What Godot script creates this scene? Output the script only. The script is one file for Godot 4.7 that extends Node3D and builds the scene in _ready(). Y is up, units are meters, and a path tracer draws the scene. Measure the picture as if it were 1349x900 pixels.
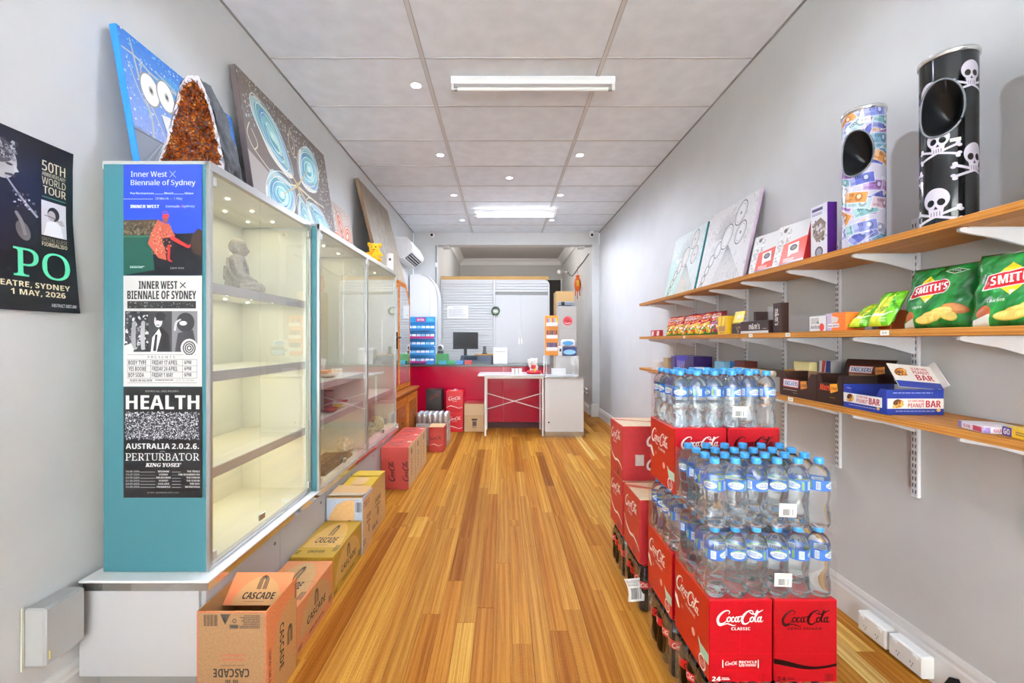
extends Node3D
# A narrow shop: camera at (0, 1.312, 0) looks along -z. Distances into the shop are written D, so z = -D.

const XL := -1.555   # left wall
const XR := 1.662    # right wall
const HC := 3.18     # ceiling
const DB := 7.6      # end of the shop floor, hall beyond

var used := {}
var mats := {}


# ---------------------------------------------------------------- meshes
class MB:
	var s := SurfaceTool.new()
	var xf := Transform3D.IDENTITY

	func _init() -> void:
		s.begin(Mesh.PRIMITIVE_TRIANGLES)

	func v(p: Vector3, n: Vector3, uv: Vector2) -> void:
		s.set_normal((xf.basis * n).normalized())
		s.set_uv(uv)
		s.add_vertex(xf * p)

	# corners counter-clockwise seen from outside
	func tri(a: Vector3, b: Vector3, c: Vector3, ua := Vector2.ZERO, ub := Vector2.ZERO, uc := Vector2.ZERO) -> void:
		var n := (b - a).cross(c - a).normalized()
		v(a, n, ua); v(c, n, uc); v(b, n, ub)

	# bottom left, bottom right, top right, top left; r is the piece of the texture
	func quad(a: Vector3, b: Vector3, c: Vector3, d: Vector3, r := Rect2(0, 0, 1, 1)) -> void:
		var n := (c - a).cross(d - b).normalized()
		var ua := Vector2(r.position.x, r.end.y)
		var ub := r.end
		var uc := Vector2(r.end.x, r.position.y)
		var ud := r.position
		v(a, n, ua); v(c, n, uc); v(b, n, ub)
		v(a, n, ua); v(d, n, ud); v(c, n, uc)

	static func face_uv(f: int, q: Vector3, r: Rect2) -> Vector2:
		# q in -0.5..0.5; f: 0 +x 1 -x 2 +y 3 -y 4 +z 5 -z
		var u := Vector2.ZERO
		match f:
			0: u = Vector2(0.5 - q.z, 0.5 - q.y)
			1: u = Vector2(0.5 + q.z, 0.5 - q.y)
			2: u = Vector2(0.5 + q.x, 0.5 + q.z)
			3: u = Vector2(0.5 + q.x, 0.5 - q.z)
			4: u = Vector2(0.5 + q.x, 0.5 - q.y)
			5: u = Vector2(0.5 - q.x, 0.5 - q.y)
		return r.position + u * r.size

	func facet(pts: Array, f: int, c: Vector3, size: Vector3, r: Rect2) -> void:
		var n: Vector3 = (pts[1] - pts[0]).cross(pts[2] - pts[0])
		var mid := Vector3.ZERO
		for p in pts:
			mid += p
		mid /= pts.size()
		var o := pts.duplicate()
		if n.dot(mid - c) < 0.0:
			o.reverse()
			n = -n
		n = n.normalized()
		for k in range(1, o.size() - 1):
			for p in [o[0], o[k + 1], o[k]]:
				v(p, n, face_uv(f, (p - c) / size, r))

	# chamfered box; rects: pieces of the texture for +x -x +y -y +z -z
	func box(c: Vector3, size: Vector3, bev := 0.0, rects := []) -> void:
		var h := size / 2.0
		var b := minf(bev, minf(h.x, minf(h.y, h.z)) * 0.49)
		var full := Rect2(0, 0, 1, 1)
		var at := func(ax: int, sg: Vector3) -> Vector3:
			var p := Vector3(sg.x * (h.x - b), sg.y * (h.y - b), sg.z * (h.z - b))
			p[ax] = sg[ax] * h[ax]
			return c + p
		for f in 6:
			var ax := f / 2
			var sg := 1.0 if f % 2 == 0 else -1.0
			var pts := []
			var o1 := (ax + 1) % 3
			var o2 := (ax + 2) % 3
			for k in [[-1, -1], [1, -1], [1, 1], [-1, 1]]:
				var w := Vector3.ZERO
				w[ax] = sg; w[o1] = k[0]; w[o2] = k[1]
				pts.append(at.call(ax, w))
			facet(pts, f, c, size, rects[f] if rects.size() == 6 else full)
		if b <= 0.0:
			return
		for ax in 3:            # edges along ax
			var o1 := (ax + 1) % 3
			var o2 := (ax + 2) % 3
			for s1 in [-1, 1]:
				for s2 in [-1, 1]:
					var w0 := Vector3.ZERO
					w0[o1] = s1; w0[o2] = s2; w0[ax] = -1
					var w1 := w0
					w1[ax] = 1
					var f := o1 * 2 + (0 if s1 > 0 else 1)
					facet([at.call(o1, w0), at.call(o1, w1), at.call(o2, w1), at.call(o2, w0)], f, c, size, rects[f] if rects.size() == 6 else full)
		for sx in [-1, 1]:
			for sy in [-1, 1]:
				for sz in [-1, 1]:
					var w := Vector3(sx, sy, sz)
					var f := 0 if sx > 0 else 1
					facet([at.call(0, w), at.call(1, w), at.call(2, w)], f, c, size, rects[f] if rects.size() == 6 else full)

	# surface of revolution about y; pr = (radius, height) from bottom to top
	func lathe(pr: Array, seg := 20, c := Vector3.ZERO, squash := 1.0) -> void:
		var total := 0.0
		var len := [0.0]
		for k in range(1, pr.size()):
			total += (pr[k] as Vector2).distance_to(pr[k - 1])
			len.append(total)
		var nr := []
		for k in pr.size():
			var d: Vector2 = pr[mini(k + 1, pr.size() - 1)] - pr[maxi(k - 1, 0)]
			nr.append(Vector2(d.y, -d.x).normalized())
		for k in pr.size() - 1:
			for i in seg:
				var q := []
				for j in [[k, i], [k, i + 1], [k + 1, i + 1], [k + 1, i]]:
					var an: float = TAU * j[1] / seg
					var p: Vector2 = pr[j[0]]
					var n: Vector2 = nr[j[0]]
					q.append([c + Vector3(p.x * sin(an), p.y, p.x * cos(an) * squash), Vector3(n.x * sin(an), n.y, n.x * cos(an)), Vector2(float(j[1]) / seg, 1.0 - len[j[0]] / maxf(total, 1e-6))])
				for m in [0, 2, 1, 0, 3, 2]:
					v(q[m][0], q[m][1], q[m][2])

	# round rod or pipe along points
	func tube(pts: Array, rad: float, seg := 8, close_ends := true) -> void:
		var rings := []
		for k in pts.size():
			var d: Vector3 = (pts[mini(k + 1, pts.size() - 1)] - pts[maxi(k - 1, 0)]).normalized()
			var up := Vector3.UP if absf(d.y) < 0.9 else Vector3.RIGHT
			var a := d.cross(up).normalized()
			var b := a.cross(d).normalized()
			var ring := []
			for i in seg:
				var an := TAU * i / seg
				ring.append([pts[k] + (a * cos(an) + b * sin(an)) * rad, a * cos(an) + b * sin(an)])
			rings.append(ring)
		for k in rings.size() - 1:
			for i in seg:
				var j := (i + 1) % seg
				var q := [rings[k][i], rings[k][j], rings[k + 1][j], rings[k + 1][i]]
				var nn: Vector3 = (q[1][0] - q[0][0]).cross(q[2][0] - q[0][0])
				var order := [0, 2, 1, 0, 3, 2] if nn.dot(q[0][1]) > 0 else [0, 1, 2, 0, 2, 3]
				for m in order:
					v(q[m][0], q[m][1], Vector2(float(i) / seg, float(k) / rings.size()))
		if close_ends:
			for e in [0, rings.size() - 1]:
				var d: Vector3 = (pts[0] - pts[1]) if e == 0 else (pts[-1] - pts[-2])
				for i in range(1, seg - 1):
					var t := [rings[e][0][0], rings[e][i][0], rings[e][i + 1][0]]
					var nn: Vector3 = (t[1] - t[0]).cross(t[2] - t[0])
					if nn.dot(d) > 0:
						tri(t[0], t[1], t[2])
					else:
						tri(t[0], t[2], t[1])

	# outline in x,y (any winding) pushed from z0 to z1
	func prism(poly: PackedVector2Array, z0: float, z1: float) -> void:
		var p := poly.duplicate()
		if Geometry2D.is_polygon_clockwise(p):   # in y-up coordinates this tests the other way round
			pass
		var area := 0.0
		for k in p.size():
			area += p[k].cross(p[(k + 1) % p.size()])
		if area < 0:
			p.reverse()
		var lo := p[0]
		var hi := p[0]
		for q in p:
			lo = lo.min(q); hi = hi.max(q)
		var uvs := func(q: Vector2) -> Vector2: return Vector2((q.x - lo.x) / maxf(hi.x - lo.x, 1e-6), (hi.y - q.y) / maxf(hi.y - lo.y, 1e-6))
		var ix := Geometry2D.triangulate_polygon(p)
		for k in range(0, ix.size(), 3):
			var a := p[ix[k]]
			var b := p[ix[k + 1]]
			var c := p[ix[k + 2]]
			if (b - a).cross(c - a) < 0:
				var w := b
				b = c; c = w
			tri(Vector3(a.x, a.y, z1), Vector3(b.x, b.y, z1), Vector3(c.x, c.y, z1), uvs.call(a), uvs.call(b), uvs.call(c))
			tri(Vector3(a.x, a.y, z0), Vector3(c.x, c.y, z0), Vector3(b.x, b.y, z0), uvs.call(a), uvs.call(c), uvs.call(b))
		for k in p.size():
			var a := p[k]
			var b := p[(k + 1) % p.size()]
			var n := Vector3(b.y - a.y, a.x - b.x, 0).normalized()
			var ps := [Vector3(a.x, a.y, z0), Vector3(b.x, b.y, z0), Vector3(b.x, b.y, z1), Vector3(a.x, a.y, z1)]
			for m in [0, 2, 1, 0, 3, 2]:
				v(ps[m], n, uvs.call(a if m in [0, 3] else b))

	# grid of points with smooth normals; f(u, w) -> Vector3; outside is du x dw
	func patch(f: Callable, nu: int, nw: int, r := Rect2(0, 0, 1, 1), flip := false) -> void:
		var e := 0.002
		var pts := []
		for j in nw + 1:
			for i in nu + 1:
				var u := float(i) / nu
				var w := float(j) / nw
				var p: Vector3 = f.call(u, w)
				var du: Vector3 = f.call(minf(u + e, 1.0), w) - f.call(maxf(u - e, 0.0), w)
				var dw: Vector3 = f.call(u, minf(w + e, 1.0)) - f.call(u, maxf(w - e, 0.0))
				var n := du.cross(dw)
				n = n.normalized() if n.length() > 1e-12 else Vector3.UP
				if flip:
					n = -n
				pts.append([p, n, r.position + Vector2(u, 1.0 - w) * r.size])
		for j in nw:
			for i in nu:
				var a := j * (nu + 1) + i
				var q := [a, a + 1, a + nu + 2, a + nu + 1]
				for m in ([0, 1, 2, 0, 2, 3] if flip else [0, 2, 1, 0, 3, 2]):
					v(pts[q[m]][0], pts[q[m]][1], pts[q[m]][2])

	# as patch, with texture coordinates of its own: g(u, w) -> Vector2
	func patch2(f: Callable, g: Callable, nu: int, nw: int, flip := false) -> void:
		var e := 0.002
		var pts := []
		for j in nw + 1:
			for i in nu + 1:
				var u := float(i) / nu
				var w := float(j) / nw
				var du: Vector3 = f.call(minf(u + e, 1.0), w) - f.call(maxf(u - e, 0.0), w)
				var dw: Vector3 = f.call(u, minf(w + e, 1.0)) - f.call(u, maxf(w - e, 0.0))
				var n := du.cross(dw)
				n = n.normalized() if n.length() > 1e-12 else Vector3.UP
				pts.append([f.call(u, w), -n if flip else n, g.call(u, w)])
		for j in nw:
			for i in nu:
				var a := j * (nu + 1) + i
				var q := [a, a + 1, a + nu + 2, a + nu + 1]
				for m in ([0, 1, 2, 0, 2, 3] if flip else [0, 2, 1, 0, 3, 2]):
					v(pts[q[m]][0], pts[q[m]][1], pts[q[m]][2])

	func done() -> ArrayMesh:
		s.index()
		return s.commit()


# ---------------------------------------------------------------- drawing of flat print
class Cv:
	static var glyphs := {}
	var im: Image
	var t := Transform2D.IDENTITY
	var W: int
	var H: int

	func _init(w: int, h: int, c: Color, uw := 0.0, uh := 0.0) -> void:
		W = w; H = h
		im = Image.create(w, h, false, Image.FORMAT_RGB8)
		im.fill(c)
		if uw > 0.0:
			t = Transform2D(0.0, Vector2.ZERO).scaled(Vector2(w / uw, h / (uh if uh > 0.0 else uw * h / w)))

	func poly(pts: PackedVector2Array, c: Color) -> void:
		var p := t * pts
		var lo := p[0].y
		var hi := p[0].y
		for q in p:
			lo = minf(lo, q.y); hi = maxf(hi, q.y)
		var n := p.size()
		for y in range(maxi(0, ceili(lo - 0.5)), mini(H - 1, floori(hi - 0.5)) + 1):
			var yc := y + 0.5
			var xs := PackedFloat32Array()
			for k in n:
				var a := p[k]
				var b := p[(k + 1) % n]
				if (a.y <= yc) != (b.y <= yc):
					xs.append(a.x + (yc - a.y) / (b.y - a.y) * (b.x - a.x))
			xs.sort()
			for k in range(0, xs.size() - 1, 2):
				var x0 := roundi(xs[k])
				var x1 := roundi(xs[k + 1])
				if x1 > x0:
					im.fill_rect(Rect2i(x0, y, x1 - x0, 1), c)

	func rect(x: float, y: float, w: float, h: float, c: Color) -> void:
		poly(PackedVector2Array([Vector2(x, y), Vector2(x + w, y), Vector2(x + w, y + h), Vector2(x, y + h)]), c)

	func ell(x: float, y: float, rx: float, ry: float, c: Color, rot := 0.0, n := 36) -> void:
		var p := PackedVector2Array()
		for k in n:
			p.append(Vector2(x, y) + Vector2(cos(TAU * k / n) * rx, sin(TAU * k / n) * ry).rotated(rot))
		poly(p, c)

	func ring(x: float, y: float, rx: float, ry: float, w: float, c: Color, rot := 0.0, a0 := 0.0, a1 := TAU) -> void:
		var p := []
		var n := 36
		for k in n + 1:
			var an := a0 + (a1 - a0) * k / n
			p.append(Vector2(x, y) + Vector2(cos(an) * rx, sin(an) * ry).rotated(rot))
		line(p, w, c)

	func line(pts: Array, w: float, c: Color) -> void:
		for k in pts.size() - 1:
			var a: Vector2 = pts[k]
			var b: Vector2 = pts[k + 1]
			var d := (b - a).normalized()
			var n := Vector2(-d.y, d.x) * w / 2.0
			var e := d * w * 0.2
			poly(PackedVector2Array([a - e + n, b + e + n, b + e - n, a - e - n]), c)

	# smooth brush stroke through [x, y, width] triples
	func brush(pts: Array, c: Color, at := Transform2D.IDENTITY) -> void:
		var keep := t
		t = t * at
		var fine := []
		for k in pts.size() - 1:
			var a: Array = pts[maxi(k - 1, 0)]
			var b: Array = pts[k]
			var d: Array = pts[k + 1]
			var e: Array = pts[mini(k + 2, pts.size() - 1)]
			for i in 6:
				var u := i / 6.0
				var r := []
				for m in 3:
					r.append(0.5 * (2.0 * b[m] + (d[m] - a[m]) * u + (2.0 * a[m] - 5.0 * b[m] + 4.0 * d[m] - e[m]) * u * u + (3.0 * b[m] - a[m] - 3.0 * d[m] + e[m]) * u * u * u))
				fine.append(r)
		fine.append(pts[-1])
		var left := []
		var right := []
		for k in fine.size():
			var p: Array = fine[maxi(k - 1, 0)]
			var q: Array = fine[mini(k + 1, fine.size() - 1)]
			var d := Vector2(q[0] - p[0], q[1] - p[1]).normalized()
			var n := Vector2(-d.y, d.x) * maxf(fine[k][2], 0.1) / 2.0
			left.append(Vector2(fine[k][0], fine[k][1]) + n)
			right.append(Vector2(fine[k][0], fine[k][1]) - n)
		for k in fine.size() - 1:
			poly(PackedVector2Array([left[k], left[k + 1], right[k + 1], right[k]]), c)
			if fine[k][2] > 0.4:
				ell(fine[k][0], fine[k][1], fine[k][2] * 0.49, fine[k][2] * 0.49, c, 0.0, 8)
		t = keep

	# words whose ink fills the box x, y, w, h (w 0: natural width, align -1 left 0 centre 1 right)
	func text(say: String, x: float, y: float, w: float, h: float, c: Color, font := "b", shear := 0.0, turn := 0.0, align := -1) -> void:
		var key := font + say
		if not glyphs.has(key):
			var tm := TextMesh.new()
			var sf := SystemFont.new()
			sf.font_names = PackedStringArray(["Droid Serif" if font in ["s", "sb"] else "Droid Sans"])
			sf.font_weight = 700 if font in ["b", "sb"] else 400
			tm.font = sf
			tm.text = say
			tm.font_size = 32
			tm.depth = 0.0
			tm.curve_step = 3.0
			tm.pixel_size = 1.0
			tm.width = 100000.0
			var tris := PackedVector2Array()
			var lo := Vector2(1e9, 1e9)
			var hi := -lo
			for sfc in tm.get_surface_count():
				var arr := tm.surface_get_arrays(sfc)
				var vs: PackedVector3Array = arr[Mesh.ARRAY_VERTEX]
				var ix: PackedInt32Array = arr[Mesh.ARRAY_INDEX] if arr[Mesh.ARRAY_INDEX] != null else PackedInt32Array(range(vs.size()))
				for i in ix:
					var q := Vector2(vs[i].x, -vs[i].y)
					tris.append(q)
					lo = lo.min(q); hi = hi.max(q)
			glyphs[key] = [tris, lo, hi]
		var g: Array = glyphs[key]
		var gt: PackedVector2Array = g[0]
		if gt.is_empty():
			return
		var size: Vector2 = g[2] - g[1]
		var sy := h / size.y
		var sx := (w / size.x) if w > 0.0 else sy
		var keep := t
		var off := Vector2.ZERO
		if w <= 0.0 and align >= 0:
			off.x = -size.x * sx * (0.5 if align == 0 else 1.0)
		t = t * Transform2D(turn, Vector2(x, y)) * Transform2D(Vector2(sx, 0), Vector2(-shear * sy, sy), off + Vector2(shear * h, 0)) * Transform2D(0.0, -(g[1] as Vector2))
		var flat := t * gt
		t = Transform2D.IDENTITY
		for k in range(0, flat.size(), 3):
			_tri(flat[k], flat[k + 1], flat[k + 2], c)
		t = keep

	func _tri(a: Vector2, b: Vector2, d: Vector2, c: Color) -> void:
		var lo := minf(a.y, minf(b.y, d.y))
		var hi := maxf(a.y, maxf(b.y, d.y))
		for y in range(maxi(0, ceili(lo - 0.5)), mini(H - 1, floori(hi - 0.5)) + 1):
			var yc := y + 0.5
			var x0 := 1e9
			var x1 := -1e9
			if (a.y <= yc) != (b.y <= yc):
				var x := a.x + (yc - a.y) / (b.y - a.y) * (b.x - a.x)
				x0 = minf(x0, x); x1 = maxf(x1, x)
			if (b.y <= yc) != (d.y <= yc):
				var x := b.x + (yc - b.y) / (d.y - b.y) * (d.x - b.x)
				x0 = minf(x0, x); x1 = maxf(x1, x)
			if (d.y <= yc) != (a.y <= yc):
				var x := d.x + (yc - d.y) / (a.y - d.y) * (a.x - d.x)
				x0 = minf(x0, x); x1 = maxf(x1, x)
			var i0 := roundi(x0)
			var i1 := roundi(x1)
			if i1 > i0:
				im.fill_rect(Rect2i(i0, y, i1 - i0, 1), c)

	func barcode(x: float, y: float, w: float, h: float, c: Color, sd := 3) -> void:
		var r := RandomNumberGenerator.new()
		r.seed = sd
		var p := 0.0
		while p < w:
			var bw := w * (0.018 + 0.022 * r.randi_range(0, 2))
			rect(x + p, y, minf(bw, w - p), h, c)
			p += bw + w * (0.02 + 0.018 * r.randi_range(0, 2))

	# grey lines standing for print too small to read
	func fine(x: float, y: float, w: float, h: float, rows: int, c: Color, sd := 1) -> void:
		var r := RandomNumberGenerator.new()
		r.seed = sd
		for k in rows:
			var p := 0.0
			var full := w * r.randf_range(0.75, 1.0)
			while p < full:
				var ww := w * r.randf_range(0.04, 0.12)
				rect(x + p, y + h * k / rows, minf(ww, full - p), h / rows * 0.55, c)
				p += ww + w * 0.018

	func dots(x: float, y: float, w: float, h: float, n: int, r0: float, r1: float, cols: Array, sd := 1) -> void:
		var r := RandomNumberGenerator.new()
		r.seed = sd
		for k in n:
			var q := r.randf_range(r0, r1)
			ell(x + r.randf() * w, y + r.randf() * h, q, q * r.randf_range(0.6, 1.4), cols[r.randi() % cols.size()], r.randf() * 3.0, 8)

	func speckle(amount: float, sd := 5, freq := 0.08) -> void:
		var n := FastNoiseLite.new()
		n.seed = sd
		n.frequency = freq
		var g := n.get_image(W, H)
		g.convert(Image.FORMAT_L8)
		var a := im.get_data()
		var b := g.get_data()
		for k in W * H:
			var m := 1.0 + (b[k] / 255.0 - 0.5) * amount
			var o := k * 3
			a[o] = clampi(int(a[o] * m), 0, 255); a[o + 1] = clampi(int(a[o + 1] * m), 0, 255); a[o + 2] = clampi(int(a[o + 2] * m), 0, 255)
		im = Image.create_from_data(W, H, false, Image.FORMAT_RGB8, a)

	func tex() -> ImageTexture:
		return ImageTexture.create_from_image(im)


# the flowing red-drink script lettering, 100 wide and 34 high
const SCRIPT := [
	[[27, 10, 0.8], [29, 6, 1.6], [26, 3, 1.8], [19, 4, 2.6], [10, 11, 4.2], [5, 20, 5.0], [6, 28, 4.6], [12, 30, 3.2], [19, 27, 1.8], [24, 22, 1.0]],
	[[3, 24, 0.6], [5, 30, 2.4], [10, 33, 2.6], [17, 31, 2.2], [24, 29.5, 1.8], [31, 31.5, 2.2], [37, 33.5, 1.6], [42, 32, 0.5]],
	[[28, 16, 2.6], [24.5, 19, 3.0], [24, 24, 3.0], [27, 25.5, 2.2], [30.5, 22, 2.4], [30.5, 17, 2.4], [28, 16, 1.6]],
	[[38, 17.5, 1.8], [36, 16, 2.2], [33, 19, 3.0], [32.8, 24, 2.8], [36, 25.5, 2.0], [39.5, 22, 1.0]],
	[[46, 17, 1.8], [43.5, 16, 2.2], [40.6, 19, 3.0], [40.4, 24, 2.8], [43, 25.5, 2.0], [46, 21.5, 1.8]],
	[[47.5, 15.5, 2.6], [46, 20, 2.8], [45.6, 24, 2.6], [48, 25.5, 1.6], [51, 22, 0.9]],
	[[49.5, 15.5, 1.4], [53, 14.5, 2.4]],
	[[75, 11, 0.8], [77, 7, 1.6], [74, 3, 1.8], [67, 4, 2.6], [59, 11, 4.2], [54.5, 20, 5.0], [56, 28, 4.4], [62, 30, 3.0], [68, 26.5, 1.8], [72, 22, 1.0]],
	[[67, 4, 1.0], [74, 9, 2.0], [82, 9.5, 2.4], [90, 5, 2.4], [97, 1.5, 1.2]],
	[[75, 16, 2.6], [71.5, 19, 3.0], [71, 24, 3.0], [74, 25.5, 2.2], [77.5, 22, 2.4], [77.5, 17, 2.4], [75, 16, 1.6]],
	[[78.5, 21, 1.0], [83, 14, 1.8], [86.5, 6, 2.2], [85.5, 2.5, 1.8], [83, 7, 2.6], [80.6, 17, 3.0], [80.6, 24, 2.8], [83, 25.5, 1.8], [86, 22, 0.9]],
	[[92, 17, 1.8], [89.5, 16, 2.2], [86.6, 19, 3.0], [86.4, 24, 2.8], [89, 25.5, 2.0], [92, 21.5, 1.8]],
	[[93.5, 15.5, 2.6], [92, 20, 2.8], [91.6, 24, 2.6], [94, 25.8, 1.8], [97.5, 22.5, 1.0]],
]


func cola(cv: Cv, x: float, y: float, w: float, c: Color, turn := 0.0, h := 0.0) -> void:
	var hh := h if h > 0.0 else w * 0.34
	var at := Transform2D(turn, Vector2(x, y)) * Transform2D(0.0, Vector2.ZERO).scaled(Vector2(w / 100.0, hh / 34.0))
	for b in SCRIPT:
		cv.brush(b, c, at)


# ---------------------------------------------------------------- materials
func mat(hex: String, rough := 0.6, metal := 0.0, spec := 0.5) -> StandardMaterial3D:
	var key := "%s %s %s %s" % [hex, rough, metal, spec]
	if not mats.has(key):
		var m := StandardMaterial3D.new()
		m.albedo_color = Color(hex)
		m.roughness = rough
		m.metallic = metal
		m.metallic_specular = spec
		mats[key] = m
	return mats[key]


func print_mat(t: Texture2D, rough := 0.5, spec := 0.5, coat := 0.0) -> StandardMaterial3D:
	var m := StandardMaterial3D.new()
	m.albedo_texture = t
	m.roughness = rough
	m.metallic_specular = spec
	if coat > 0.0:
		m.clearcoat_enabled = true
		m.clearcoat = coat
		m.clearcoat_roughness = 0.08
	return m


func glass(hex: String, alpha: float, rough := 0.0) -> StandardMaterial3D:
	var key := "glass %s %s %s" % [hex, alpha, rough]
	if not mats.has(key):
		var m := StandardMaterial3D.new()
		m.albedo_color = Color(Color(hex), alpha)
		m.transparency = BaseMaterial3D.TRANSPARENCY_ALPHA
		m.roughness = rough
		mats[key] = m
	return mats[key]


func glow(hex: String, energy: float) -> StandardMaterial3D:
	var key := "glow %s %s" % [hex, energy]
	if not mats.has(key):
		var m := StandardMaterial3D.new()
		m.albedo_color = Color(hex)
		m.emission_enabled = true
		m.emission = Color(hex)
		m.emission_energy_multiplier = energy
		mats[key] = m
	return mats[key]


# ---------------------------------------------------------------- nodes
func numbered(n: String) -> String:
	if not used.has(n):
		used[n] = 0
		return n
	used[n] += 1
	return "%s_%03d" % [n, used[n]]


func tag(o: Node3D, label: String, category: String, group := "") -> void:
	o.set_meta("label", label)
	o.set_meta("category", category)
	if group != "":
		o.set_meta("group", group)


func thing(n: String, label: String, category: String, at := Vector3.ZERO, group := "", turn := Vector3.ZERO) -> Node3D:
	var o := Node3D.new()
	o.name = numbered(n)
	add_child(o)
	o.position = at
	o.rotation_degrees = turn
	tag(o, label, category, group)
	return o


func part(parent: Node3D, n: String, mesh: Mesh, m: Material, at := Vector3.ZERO, turn := Vector3.ZERO) -> MeshInstance3D:
	var o := MeshInstance3D.new()
	o.name = n
	o.mesh = mesh
	o.material_override = m
	o.position = at
	o.rotation_degrees = turn
	o.cast_shadow = GeometryInstance3D.SHADOW_CASTING_SETTING_ON
	parent.add_child(o, true)
	return o


func single(n: String, mesh: Mesh, m: Material, label: String, category: String, at := Vector3.ZERO, group := "", turn := Vector3.ZERO) -> MeshInstance3D:
	var o := MeshInstance3D.new()
	o.name = numbered(n)
	o.mesh = mesh
	o.material_override = m
	o.position = at
	o.rotation_degrees = turn
	add_child(o)
	tag(o, label, category, group)
	return o


func struct(n: String, mesh: Mesh, m: Material, at := Vector3.ZERO) -> MeshInstance3D:
	var o := MeshInstance3D.new()
	o.name = numbered(n)
	o.mesh = mesh
	o.material_override = m
	o.position = at
	add_child(o)
	o.set_meta("kind", "structure")
	return o


func bx(size: Vector3, bev := 0.0, rects := []) -> ArrayMesh:
	var b := MB.new()
	b.box(Vector3.ZERO, size, bev, rects)
	return b.done()


# box between x0..x1, y0..y1, D0..D1 added to a builder
func span(b: MB, x0: float, x1: float, y0: float, y1: float, d0: float, d1: float, bev := 0.0, rects := []) -> void:
	b.box(Vector3((x0 + x1) / 2, (y0 + y1) / 2, -(d0 + d1) / 2), Vector3(absf(x1 - x0), absf(y1 - y0), absf(d1 - d0)), bev, rects)


func spanned(x0: float, x1: float, y0: float, y1: float, d0: float, d1: float, bev := 0.0, rects := []) -> ArrayMesh:
	var b := MB.new()
	span(b, x0, x1, y0, y1, d0, d1, bev, rects)
	return b.done()


func noise_tex(w: int, h: int, freq: float, lo: float, hi: float, sd := 1, as_normal := false) -> NoiseTexture2D:
	var n := FastNoiseLite.new()
	n.seed = sd
	n.frequency = freq
	n.fractal_octaves = 4
	var t := NoiseTexture2D.new()
	t.width = w
	t.height = h
	t.seamless = true
	t.noise = n
	t.generate_mipmaps = false
	if as_normal:
		t.as_normal_map = true
		t.bump_strength = 1.0
	else:
		var g := Gradient.new()
		g.set_color(0, Color(lo, lo, lo))
		g.set_color(1, Color(hi, hi, hi))
		t.color_ramp = g
	return t


func _ready() -> void:
	# camera: level one-point view, lens slightly shifted
	var cam := Camera3D.new()
	cam.projection = Camera3D.PROJECTION_FRUSTUM
	cam.near = 0.05
	cam.far = 60.0
	cam.size = 900.0 / 579.0 * 0.05
	cam.frustum_offset = Vector2(11.5 / 579.0 * 0.05, -1.0 / 579.0 * 0.05)
	cam.position = Vector3(0, 1.312, 0)
	add_child(cam)
	cam.current = true
	# daylight outside the shop front behind the camera
	var sky := ProceduralSkyMaterial.new()
	sky.sky_top_color = Color("b9d0e8")
	sky.sky_horizon_color = Color("dce6f2")
	sky.ground_horizon_color = Color("a9a7a3")
	sky.ground_bottom_color = Color("8f8d89")
	sky.energy_multiplier = SKY
	var env := Environment.new()
	env.background_mode = Environment.BG_SKY
	env.sky = Sky.new()
	env.sky.sky_material = sky
	env.tonemap_mode = Environment.TONE_MAPPER_LINEAR
	env.tonemap_exposure = 1.42
	env.sdfgi_enabled = true
	env.ssao_enabled = true
	env.ssil_enabled = true
	var sun := DirectionalLight3D.new()   # high behind the shop: lights the street and facade added outside, never the room itself
	sun.light_color = Color("eaf3fb")
	sun.light_energy = SUN
	sun.light_angular_distance = 0.6
	sun.shadow_enabled = true
	sun.rotation_degrees = Vector3(-74, 165, 0)
	add_child(sun)
	var we := WorldEnvironment.new()
	we.environment = env
	add_child(we)
	room()
	lamps()
	build_all()


const SKY := 5.0
const SUN := 48.0

const PAINT := "d3d3d2"


func wall_mat() -> StandardMaterial3D:
	if not mats.has("wall"):
		var m := StandardMaterial3D.new()
		m.albedo_color = Color(PAINT)
		m.albedo_texture = noise_tex(512, 512, 0.012, 0.97, 1.0, 4)
		m.roughness = 0.55
		m.uv1_triplanar = true
		m.uv1_world_triplanar = true
		m.uv1_scale = Vector3(0.45, 0.45, 0.45)
		m.heightmap_enabled = false
		mats["wall"] = m
	return mats["wall"]


func grain_texture() -> ImageTexture:
	# eight strips of board, grain running along u
	var w := 1024
	var h := 1024
	var layers := []
	for k in [[48, 1024, 0.09, 11], [12, 512, 0.05, 12], [160, 1024, 0.35, 13]]:
		var n := FastNoiseLite.new()
		n.seed = k[3]
		n.frequency = k[2]
		n.fractal_octaves = 3
		var g := n.get_image(k[0], k[1])
		g.convert(Image.FORMAT_L8)
		g.resize(w, h, Image.INTERPOLATE_CUBIC)
		layers.append(g.get_data())
	var a: PackedByteArray = layers[0]
	var b: PackedByteArray = layers[1]
	var c: PackedByteArray = layers[2]
	var out := PackedByteArray()
	out.resize(w * h * 3)
	for y in h:
		var strip := y / 128
		var ripple := 0.012 if strip in [2, 5, 6] else 0.0
		var row := y * w
		for x in w:
			var k := row + x
			var f := 0.66 + 0.15 * (a[k] / 255.0) + 0.24 * (b[k] / 255.0) + 0.1 * (c[k] / 255.0)
			if ripple > 0.0:
				f += ripple * sin(x * 0.62 + y * 0.14 + b[k] * 0.05)
			var o := k * 3
			out[o] = clampi(int(255.0 * minf(1.0, f * 1.0)), 0, 255)
			out[o + 1] = clampi(int(255.0 * minf(1.0, f * f * 0.62 + f * 0.4)), 0, 255)
			out[o + 2] = clampi(int(255.0 * minf(1.0, f * f * f * 0.7 + 0.3 * f)), 0, 255)
	return ImageTexture.create_from_image(Image.create_from_data(w, h, false, Image.FORMAT_RGB8, out))


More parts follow.
